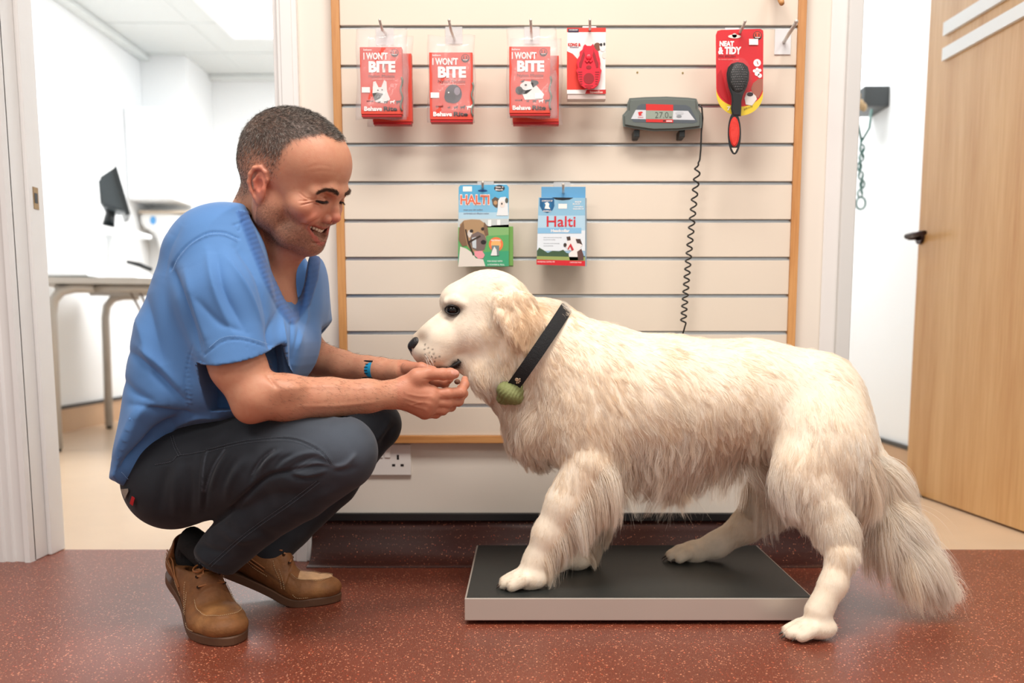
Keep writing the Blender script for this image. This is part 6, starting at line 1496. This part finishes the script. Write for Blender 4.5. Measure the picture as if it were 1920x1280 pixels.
# near hind leg
de(1552, 850, 1.875, 88, .075, 108, .04); de(1500, 890, 1.86, 52, .058, 66, .03)
dc([(1530, 915, 1.85, 50), (1562, 985, 1.825, 34), (1578, 1040, 1.80, 26), (1562, 1095, 1.785, 24), (1535, 1145, 1.775, 26)], .015)
def paw(x, y, Y, L, w, zb, dirx=-1):
    """paw whose pads stand at height zb; x,y the pixel of its middle underside"""
    c = WF(x, y, zb); 
    G.ell((c.x+.012, c.y, zb+.024), (.038*L, .030*w, .024), None, .012)
    for j, (dy, dx) in enumerate(((-.024, .008), (-.009, -.008), (.009, -.008), (.023, .008))):
        G.chain([(c.x-.010+dx, c.y+dy*w, zb+.026), (c.x-.034*L+dx, c.y+dy*1.1*w, zb+.014)], [.014, .0125], .0045)
    return c
paw(1520, 1197, 1.76, 1.0, 1.0, .001)
# far hind leg
dc([(1500, 850, 2.06, 88), (1445, 930, 2.13, 46), (1400, 985, 2.155, 28), (1345, 1020, 2.165, 22), (1305, 1034, 2.17, 20)], .02)
paw(1290, 1052, 2.17, .92, .95, ZT)
# near front leg
de(1112, 810, 1.955, 74, .062, 92, .04)
dc([(1108, 870, 1.94, 50), (1062, 945, 1.935, 38), (1030, 1000, 1.935, 30), (1008, 1050, 1.937, 25), (993, 1078, 1.935, 24)], .015)
paw(985, 1103, 1.93, 1.0, 1.0, ZT)
# far front leg
dc([(1130, 870, 2.10, 46), (1112, 960, 2.12, 32), (1095, 1020, 2.12, 25), (1080, 1048, 2.11, 22)], .015); paw(1070, 1068, 2.10, .95, .95, ZT)
# tail core
TAIL = [(1600, 790, 1.95, 34), (1640, 880, 1.94, 26), (1665, 960, 1.92, 20), (1706, 1030, 1.905, 16), (1756, 1078, 1.895, 10)]
dc(TAIL, .03)
V, Q = G.mesh(); V, Q = largest(V, Q); V = relax(V, Q, 1, .4); N = normals(V, Q); px = PX(V)
V[:, 2] = np.maximum(V[:, 2], .0008)
CREAM = (244, 232, 214)
n = len(V); C = np.tile(np.array(lin(CREAM)[:3]), (n, 1)); nz = vnoise(V, 18, 21)*.6+vnoise(V, 60, 22)*.4
C = lerpc(C, (228, 204, 172), .22+nz*.3)
eu = lambda cx, cy, rx, ry: np.exp(-((px[:, 0]-cx)/rx)**2-((px[:, 1]-cy)/ry)**2)
C = lerpc(C, (228, 196, 156), eu(970, 600, 50, 60)*.5); C = lerpc(C, (240, 228, 208), eu(880, 530, 90, 40)*.7)
C = lerpc(C, (126, 96, 76), eu(790, 630, 16, 14)*.75); C = lerpc(C, (92, 74, 62), eu(790, 676, 14, 14)*.6)
C = lerpc(C, (34, 26, 24), eu(848, 582, 19, 11)*1.25*(np.abs(V[:, 1]-2.012) > .02)); C = lerpc(C, (52, 40, 36), (eu(828, 690, 34, 5)+eu(856, 682, 12, 8)*1.2))
for a_, b_ in ((796, 655), (803, 652), (811, 655), (797, 664), (805, 661), (813, 663), (801, 671), (809, 669), (817, 671), (806, 678), (815, 678), (797, 646), (824, 668)): C = lerpc(C, (52, 38, 32), np.exp(-(np.hypot(px[:, 0]-a_, px[:, 1]-b_)/1.7)**4)*.85*(N[:, 1] < 0))
M_dog = vmat('cream_coat', .8, spec=.15, noise=.06, nscale=60)
V1, Q1, N1, px1 = V, Q, N, px
dbody = obj('coat_body', to_mesh('coat_body', V, Q, C), M_dog, dog)
# nose, eyes, lips
M_nose = mat('black_nose_leather', (38, 34, 34), .38, bump=.5, bscale=350)
G = Grid(axis((XW(752, 650, 1.99), XW(806, 650, 1.99), .0011)), axis((1.960, 2.032, .0012)), axis((ZW(680, 1.99), ZW(620, 1.99), .0011)))
G.chain([wa(782, 642, 1.982), wa(782, 642, 2.010)], [.0125, .0125], .008); G.chain([wa(774, 649, 1.984), wa(774, 649, 2.008)], [.0110, .0110], .008); G.ell(wa(781, 660, 1.996), (.0125, .010, .012), None, .008)
for sy in (-1, 1): G.chain([wa(765, 652, 1.996+sy*.011), wa(776, 657, 1.996+sy*.022)], [.0035, .004], .002, 'sub')
v, q = G.mesh(); v = relax(v, q, 1); obj('nose', to_mesh('nose', v, q), M_nose, dog)
M_eyeb = mat('dark_brown_eye', (18, 12, 10), .12, spec=.4); M_rim = mat('black_eye_rim', (26, 20, 19), .5)
for sy in (-1, 1):
    c = wa(848, 581, 2.012+sy*.0405); bm = bmesh.new(); bmesh.ops.create_uvsphere(bm, u_segments=24, v_segments=16, radius=.0118, matrix=Matrix.Translation(Vector(c))); e = obj('eye', bm, M_eyeb, dog, smooth=True)
    bm = bmesh.new(); ring = [Vector(wa(848+13.5*math.cos(u), 581+8*math.sin(u)+1*math.cos(u), 2.012+sy*(.0515-.007*abs(math.cos(u))))) for u in [2*math.pi*j/24 for j in range(25)]]
    tube(bm, ring, .0017, 8, caps=False); obj('eye_rim', bm, M_rim, e, smooth=True)
bm = bmesh.new()
yl = float(V1[(np.hypot(px1[:, 0]-858, px1[:, 1]-680) < 7)][:, 1].min())
lip = [(812, 689, yl+.012), (828, 690.5, yl+.006), (842, 689, yl+.002), (854, 684, yl), (862, 678, yl+.001), (858, 673, yl+.002)]
tube(bm, [Vector(wa(*p)) for p in lip], [.001, .0016, .0024, .0040, .0040, .0015], 10); obj('lip', bm, M_rim, dog, smooth=True)
# claws
M_claw = mat('grey_claw', (88, 76, 68), .4)
for (x, y, zb, w) in ((1520, 1197, .001, 1), (1290, 1052, ZT, .95), (985, 1103, ZT, 1), (1070, 1068, ZT, .95)):
    c = WF(x, y, zb)
    for dy, dx in ((-.024, .008), (-.009, -.008), (.009, -.008), (.023, .008)):
        bm = bmesh.new(); p = Vector((c.x-.043+dx, c.y+dy*1.1*w, zb+.011)); tube(bm, [p, p+Vector((-.006, 0, -.003)), p+Vector((-.010, 0, -.0085))], [.0028, .0022, .0006], 8); obj('claw', bm, M_claw, dog, smooth=True)
# ---------------------------------------------------------------- coat
CTRL = np.array([
 # x, y, dx, dy, length mm, lift, curl
 (785, 645, 1, -.2, 3, .1, 0), (800, 670, .9, .3, 5, .2, 0), (825, 610, 1, -.8, 4, .1, 0), (845, 545, .7, -.7, 5, .12, 0), (890, 505, 1, -.1, 7, .15, 0), (945, 515, 1, .3, 12, .2, .1),
 (850, 640, 1, .2, 6, .12, 0), (845, 600, .8, .5, 5, .12, 0), (885, 590, 1, .2, 8, .15, 0), (885, 650, .9, .6, 14, .25, .2), (915, 620, .8, .7, 18, .25, .5), (900, 700, .2, 1, 44, .5, 1.1), (940, 690, .2, 1, 46, .5, 1.2), (880, 690, .1, 1, 20, .4, .4), (850, 688, .8, .6, 6, .2, 0),
 (955, 555, .35, 1, 36, .3, .9), (925, 590, .1, 1, 26, .3, .9), (975, 600, .25, 1, 42, .35, 1.2), (995, 650, .15, 1, 26, .25, .5), (1015, 560, .9, .6, 34, .4, .4), (1030, 620, .5, .9, 26, .3, .5),
 (1080, 600, 1, .4, 26, .3, .3), (1075, 680, .5, 1, 32, .3, .7), (1010, 740, -.2, 1, 46, .45, 1), (965, 790, -.35, 1, 62, .5, 1), (990, 850, -.1, 1, 56, .4, .9), (1050, 800, .1, 1, 44, .3, .9), (1060, 880, .2, 1, 36, .25, .5),
 (1130, 640, .9, .6, 30, .22, .4), (1140, 740, .5, 1, 38, .25, .8), (1130, 830, .3, 1, 42, .25, .8), (1160, 880, .25, 1, 60, .25, .6), (1180, 610, 1, .3, 28, .22, .2), (1300, 620, 1, .35, 28, .2, .2), (1420, 625, 1, .4, 28, .2, .2),
 (1240, 690, .9, .7, 34, .2, .5), (1240, 780, .5, 1, 44, .22, .8), (1240, 850, .1, 1, 84, .2, .9), (1320, 860, .1, 1, 84, .2, .9), (1360, 780, .5, 1, 42, .2, .8), (1400, 860, .1, 1, 56, .2, .7), (1370, 700, .9, .7, 32, .2, .5),
 (1470, 700, .8, .8, 32, .2, .4), (1540, 690, .8, .8, 28, .22, .3), (1600, 740, .5, 1, 28, .22, .3), (1630, 820, .2, 1, 34, .25, .3), (1470, 800, .1, 1, 40, .2, .6), (1550, 800, .3, 1, 34, .22, .6), (1490, 880, -.1, 1, 42, .25, .6), (1560, 880, .2, 1, 36, .25, .6), (1620, 900, .3, 1, 50, .3, .4),
 (1500, 940, -.15, 1, 48, .3, .5), (1560, 960, .15, 1, 40, .25, .4), (1600, 970, .3, 1, 46, .3, .4), (1580, 1040, .1, 1, 14, .15, .1), (1560, 1100, -.1, 1, 6, .12, 0), (1535, 1150, -.3, 1, 5, .12, 0), (1500, 1190, -1, .5, 5, .15, 0),
 (1440, 930, 0, 1, 50, .3, .3), (1400, 985, -.4, 1, 9, .12, 0), (1340, 1025, -.8, .6, 5, .12, 0), (1280, 1040, -1, .4, 4, .15, 0),
 (1090, 900, .3, 1, 24, .2, .2), (1050, 950, -.1, 1, 9, .12, 0), (1010, 1030, -.2, 1, 6, .12, 0), (970, 1090, -1, .5, 5, .15, 0), (1080, 1050, -.4, 1, 5, .12, 0), (1000, 960, -.1, 1, 8, .1, 0),
 (1640, 900, .3, 1, 60, .3, .15), (1670, 970, .45, 1, 85, .3, .15), (1710, 1035, .8, .9, 90, .3, .15), (1756, 1080, 1, .75, 55, .3, .1)], float)
_m = (CTRL[:, 1] > 930) & (CTRL[:, 4] < 15); CTRL[_m, 4] *= 1.7; CTRL[_m, 5] += .1; _m = (CTRL[:, 0] < 900) & (CTRL[:, 4] < 9); CTRL[_m, 4] *= 1.35
def field(P2):
    out = np.zeros((len(P2), 5)); 
    for i in range(0, len(P2), 20000):
        d = ((P2[i:i+20000, None, 0]-CTRL[None, :, 0])**2+(P2[i:i+20000, None, 1]-CTRL[None, :, 1])**2); w = 1/(d+60)**1.8; w /= w.sum(1)[:, None]; out[i:i+20000] = w@CTRL[:, 2:]
    return out
rs = np.random.RandomState(5)
def grow(P, Nn, D, L, lift, curl, k, seed, clump_r, clump_amt, droop=.35, r0=.00022, tip=.12):
    n = len(P); r = np.random.RandomState(seed); Dt = D-Nn*(D*Nn).sum(1)[:, None]; Dt /= np.linalg.norm(Dt, axis=1)[:, None]+1e-9
    L = L*(.55+.75*r.rand(n)); dirn = Dt+Nn*lift[:, None]+r.randn(n, 3)*.13; dirn /= np.linalg.norm(dirn, axis=1)[:, None]
    T = np.linspace(0, 1, k); pts = np.zeros((n, k, 3)); pts[:, 0] = P-Nn*np.minimum(.002, L*.12)[:, None]; lift = lift+.30*np.clip(1-L/.012, 0, 1); cur = dirn.copy()
    side = np.cross(Nn, dirn); ph = vnoise(P, 28, seed)*6+r.rand(n)*.8; fr = 1.5+1.2*vnoise(P, 14, seed+3)
    for j in range(1, k):
        g = np.array([0, 0, -1.])*droop*T[j]*(np.clip(L/.04, .2, 1.6))[:, None]
        cur = cur+g*.5-Nn*(.10*(lift/.25))[:, None]*T[j]; c2 = cur/np.linalg.norm(cur, axis=1)[:, None]
        wv = side*(curl*.55*np.cos(ph+T[j]*6.28*fr))[:, None]
        c2 = c2+wv; c2 /= np.linalg.norm(c2, axis=1)[:, None]; pts[:, j] = pts[:, j-1]+c2*(L/(k-1))[:, None]
    # tufts: strands lean towards a leader
    from mathutils import kdtree
    nl = max(1, int(n/clump_r)); lead = r.choice(n, nl, replace=False); kd = kdtree.KDTree(nl)
    for a, i in enumerate(lead): kd.insert(P[i], a)
    kd.balance(); own = np.array([lead[kd.find(p)[1]] for p in P])
    big = max(1, int(nl/14)); l2 = r.choice(lead, big, replace=False); kd2 = kdtree.KDTree(big)
    for a, i in enumerate(l2): kd2.insert(P[i], a)
    kd2.balance(); own2 = np.array([l2[kd2.find(p)[1]] for p in P])
    fly = (r.rand(n) > .07)*1.0; sz = np.clip(L/.02, .25, 1)*fly
    w2 = (T**1.6*.38)[None, :, None]*sz[:, None, None]
    pts = pts*(1-w2)+(pts[own2]+(P-P[own2])[:, None]*.8)*w2
    w = (T**1.2*clump_amt)[None, :, None]*sz[:, None, None]
    pts = pts*(1-w)+(pts[own]+(P-P[own])[:, None]*.25)*w
    rad = r0*np.clip(L/.03, .6, 1.15)[:, None]*(1-(1-tip)*T[None]**1.5)
    tint = np.clip(.55+.12*r.randn(n)+.22*vnoise(P[own], 900, seed+5)+.25*vnoise(P[own2], 500, seed+9), 0, 1)
    return pts, rad, tint
M_fur = hair_mat('cream_fur', (241, 217, 186), (255, 251, 243), .55, .25)
def coat(name, w, n, k, seed, clump, amt, **kw):
    P, q, W4 = scatter(V1, Q1, w, n, seed); Nn = sum(W4[i]*N1[q[:, i]] for i in range(4)); Nn /= np.linalg.norm(Nn, axis=1)[:, None]
    f = field(PX(P)); D = np.stack([f[:, 0], (P[:, 1]-2.0)*.4, -f[:, 1]], 1); L = f[:, 2]*.001
    fn = kw.pop('mod', None)
    if fn: D, L, f = fn(P, D, L, f)
    pts, rad, tint = grow(P, Nn, D, L, f[:, 3], f[:, 4], k, seed+1, clump, amt, **kw)
    o, hc = hair_curves(name, pts, rad, M_fur, dog); at = hc.attributes.new('tint', 'FLOAT', 'CURVE'); 
    head_ = np.exp(-((PX(P)[:, 0]-880)/70)**2-((PX(P)[:, 1]-560)/60)**2); q_ = PX(P); ear_ = np.exp(-((q_[:, 0]-980)/34)**2-((q_[:, 1]-605)/55)**2)*(P[:, 1] < 1.98); tint = np.clip(tint+.3*head_-.7*ear_-.25*np.exp(-((q_[:, 0]-930)/16)**2-((q_[:, 1]-570)/30)**2)+.15*(q_[:, 0] > 1440), 0, 1)
    at.data.foreach_set('value', tint.astype(np.float32)); o['kind'] = 'stuff'; return o
ez = 1-np.clip(1.6*np.exp(-((px1[:, 0]-847)/15)**4-((px1[:, 1]-581)/10)**4), 0, 1); nzw = (px1[:, 0] > 786)*1.0
base_w = ez*nzw*(.25+.75*(N1[:, 1] < .35))*(1-np.clip(np.exp(-((px1[:, 0]-850)/20)**4-((px1[:, 1]-690)/6)**4), 0, 1))
pawm = (V1[:, 2] < .012)*1.0; base_w = base_w*(1-pawm)
colw = 1-np.clip(1.3*np.exp(-(((V1-np.array(wa(1005, 659, 2.03)))@np.array([.82, 0, -.57]))/.013)**4)*(px1[:, 0] > 930)*(px1[:, 0] < 1080)*(px1[:, 1] < 760), 0, 1)*(N1[:, 2] < .75)
facew = base_w*((px1[:, 0] < 930)*(px1[:, 1] < 700)*1.6+(px1[:, 1] > 930)*1.8)
coat('fur', base_w*colw*(1+.5*(px1[:, 0] < 1100)), 190000, 9, 50, 34, .78)
coat('face_fur', facew, 120000, 5, 60, 10, .3, r0=.0002)
# feathering behind the front legs, on the belly, thighs and tail
def leg_mod(P, D, L, f):
    q = PX(P); t = np.clip((q[:, 1]-860)/180, 0, 1); L = (.125-.06*t)*(1+0*t); D = np.stack([.35+.1*t, (P[:, 1]-1.94)*.8, -np.ones(len(P))], 1); f = f.copy(); f[:, 3] = .55-.15*t; f[:, 4] = .12; return D, L, f
def back_of(line, w): # roots on the rear edge of the leg
    d, _ = seg_dist(px1, np.array(line)); return np.exp(-(d/w)**4)
coat('leg_feathering', back_of([(1140, 880), (1108, 930), (1085, 970), (1058, 1015), (1035, 1045)], 15)*(V1[:, 1] < 2.03)*((N1[:, 0] > -.2)), 9000, 10, 70, 45, .75, mod=leg_mod, droop=.5, r0=.00024)
def leg_mod2(P, D, L, f):
    D, L, f = leg_mod(P, D, L, f); return D, L*.72, f
coat('leg_feathering', back_of([(1175, 900), (1150, 960), (1125, 1000), (1112, 1030)], 18)*(V1[:, 1] > 2.05), 4500, 9, 80, 45, .75, mod=leg_mod2, droop=.5, r0=.00024)
def tail_mod(P, D, L, f):
    q = PX(P); d, t = seg_dist(q, np.array([(a, b) for a, b, _, _ in TAIL])); L = np.interp(t, [0, .25, .6, 1], [.06, .11, .165, .085]); low = (q[:, 0] < np.interp(q[:, 1], [790, 880, 960, 1030, 1078], [1600, 1640, 1665, 1706, 1756]))
    D = np.stack([np.where(low, .32, .85)+t*.35, (P[:, 1]-1.92)*2, -np.where(low, 1.0, .75)], 1); f = f.copy(); f[:, 3] = .35; f[:, 4] = .12; return D, L, f
dT, tT = seg_dist(px1, np.array([(a, b) for a, b, _, _ in TAIL])); wT = (px1[:, 0] > 1625)*(px1[:, 1] > 850)*(dT < 40)*1.0
coat('tail_feathering', wT, 30000, 10, 90, 60, .7, mod=tail_mod, droop=.25, r0=.00024)
def belly_mod(P, D, L, f): return np.stack([.1+0*L, (P[:, 1]-2.0)*.2, -1+0*L], 1), np.full(len(P), .135), f*np.array([1, 1, 1, .7, .5])
wB = (px1[:, 0] > 1150)*(px1[:, 0] < 1440)*(px1[:, 1] > 835)*(px1[:, 1] < 905)*(V1[:, 1] < 2.06)*1.0
coat('belly_feathering', wB, 12000, 9, 100, 50, .75, mod=belly_mod, droop=.4, r0=.00022)
def thigh_mod(P, D, L, f):
    q = PX(P); rear = (q[:, 0] > 1570); return np.stack([np.where(rear, .25, -.15), (P[:, 1]-2.0)*.1, -1+0*L], 1), np.where(rear, .07, .06)*np.ones(len(P)), f*np.array([1, 1, 1, 1.3, .6])
coat('thigh_feathering', (back_of([(1462, 880), (1480, 930), (1510, 965)], 22)+back_of([(1625, 880), (1605, 940), (1596, 985)], 20))*(V1[:, 1] < 2.0), 8000, 9, 110, 45, .7, mod=thigh_mod, droop=.4, r0=.00022)
# whiskers
bm = bmesh.new()
for i in range(9):
    a = rs.rand(2); p = wa(795+18*a[0], 660+16*a[1], float(V1[np.hypot(px1[:, 0]-800, px1[:, 1]-668) < 6][:, 1].min())+.001); q_ = p+np.array([.004+.018*rs.rand(), -.022-.01*rs.rand(), -.024+.008*rs.rand()]); tube(bm, [p, (p+q_)/2+np.array([0, -.003, .003]), q_], [.0003, .0002, .0001], 4)
obj('whiskers', bm, mat('white_whisker', (236, 230, 222), .4), dog, smooth=True)
# ================================================================ collar
cc = Vector(wa(1004, 660, 2.03)); ca = Vector(wa(1062, 576, 2.03)); cb = Vector(wa(948, 742, 2.03)); mj = (cb-ca)/2; RA = mj.length+.002; mj.normalize(); RBm = .124; nr = Vector((0, 1, 0)); cax = mj.cross(nr).normalized(); cc = (ca+cb)/2
col = empty('dog_collar', cb, 'black webbing collar with a pale paw mark around the dog’s neck', 'dog collar')
M_col = mat('black_webbing', (20, 21, 24), .75, bump=.8, bscale=500)
bm = bmesh.new(); nn = 72; Rg = []
for i in range(nn):
    a = 2*math.pi*i/nn; dr = mj*math.cos(a)*RA-nr*math.sin(a)*RBm; o_ = (mj*math.cos(a)/RA-nr*math.sin(a)/RBm).normalized(); w = .0135
    Rg.append([bm.verts.new(cc+dr+o_*t+cax*s_*w) for t, s_ in ((-.0015, -1), (.0015, -1), (.0022, 0), (.0015, 1), (-.0015, 1))])
for i in range(nn):
    a, b = Rg[i], Rg[(i+1) % nn]
    for j in range(5): bm.faces.new((a[j], a[(j+1) % 5], b[(j+1) % 5], b[j]))
bmesh.ops.recalc_face_normals(bm, faces=bm.faces); obj('strap', bm, M_col, col, smooth=False)
def onc(ang, s_, off=.004): return cc+mj*math.cos(ang)*(RA+off)-nr*math.sin(ang)*(RBm+off)+cax*s_
bm = bmesh.new()
for (u, v, r) in ((0, 0, .0042), (-.055, .0035, .0017), (-.03, .0062, .0017), (.01, .0066, .0017), (.045, .004, .0017)):
    c_ = onc(.98+u, -.001-v if False else v-.002, .0032); nrm_ = (mj*math.cos(.98)/RA-nr*math.sin(.98)/RBm).normalized()
    tube(bm, [c_, c_+nrm_*.0012], r, 12)
obj('paw_mark', bm, mat('pale_print', (214, 190, 160), .6), col)
G = Grid(axis((XW(918, 735, 1.96), XW(995, 735, 1.96), .0018)), axis((1.90, 2.06, .002)), axis((ZW(768, 1.96), ZW(705, 1.96), .0018)))
pc = wa(957, 737, 1.955)
G.ell(pc, (.031, .030, .022), np.array([[.85, 0, .52], [0, 1, 0], [-.52, 0, .85]]), .004); G.ell(wa(968, 726, 1.96), (.020, .024, .014), None, .012); G.ell(wa(945, 748, 1.97), (.016, .02, .012), None, .01)
v, q = G.mesh(); v = relax(v, q, 1); nn_ = normals(v, q); pp = PX(v); t_ = (pp[:, 0]-940)*.85+(pp[:, 1]-730)*.5; v = v+nn_*(.0005*np.sin(t_*.9+vnoise(v, 60, 2)*3))[:, None]
obj('green_pouch', to_mesh('green_pouch', v, q), mat('olive_green_cloth', (128, 134, 84), .75, bump=.3, bscale=200), col)
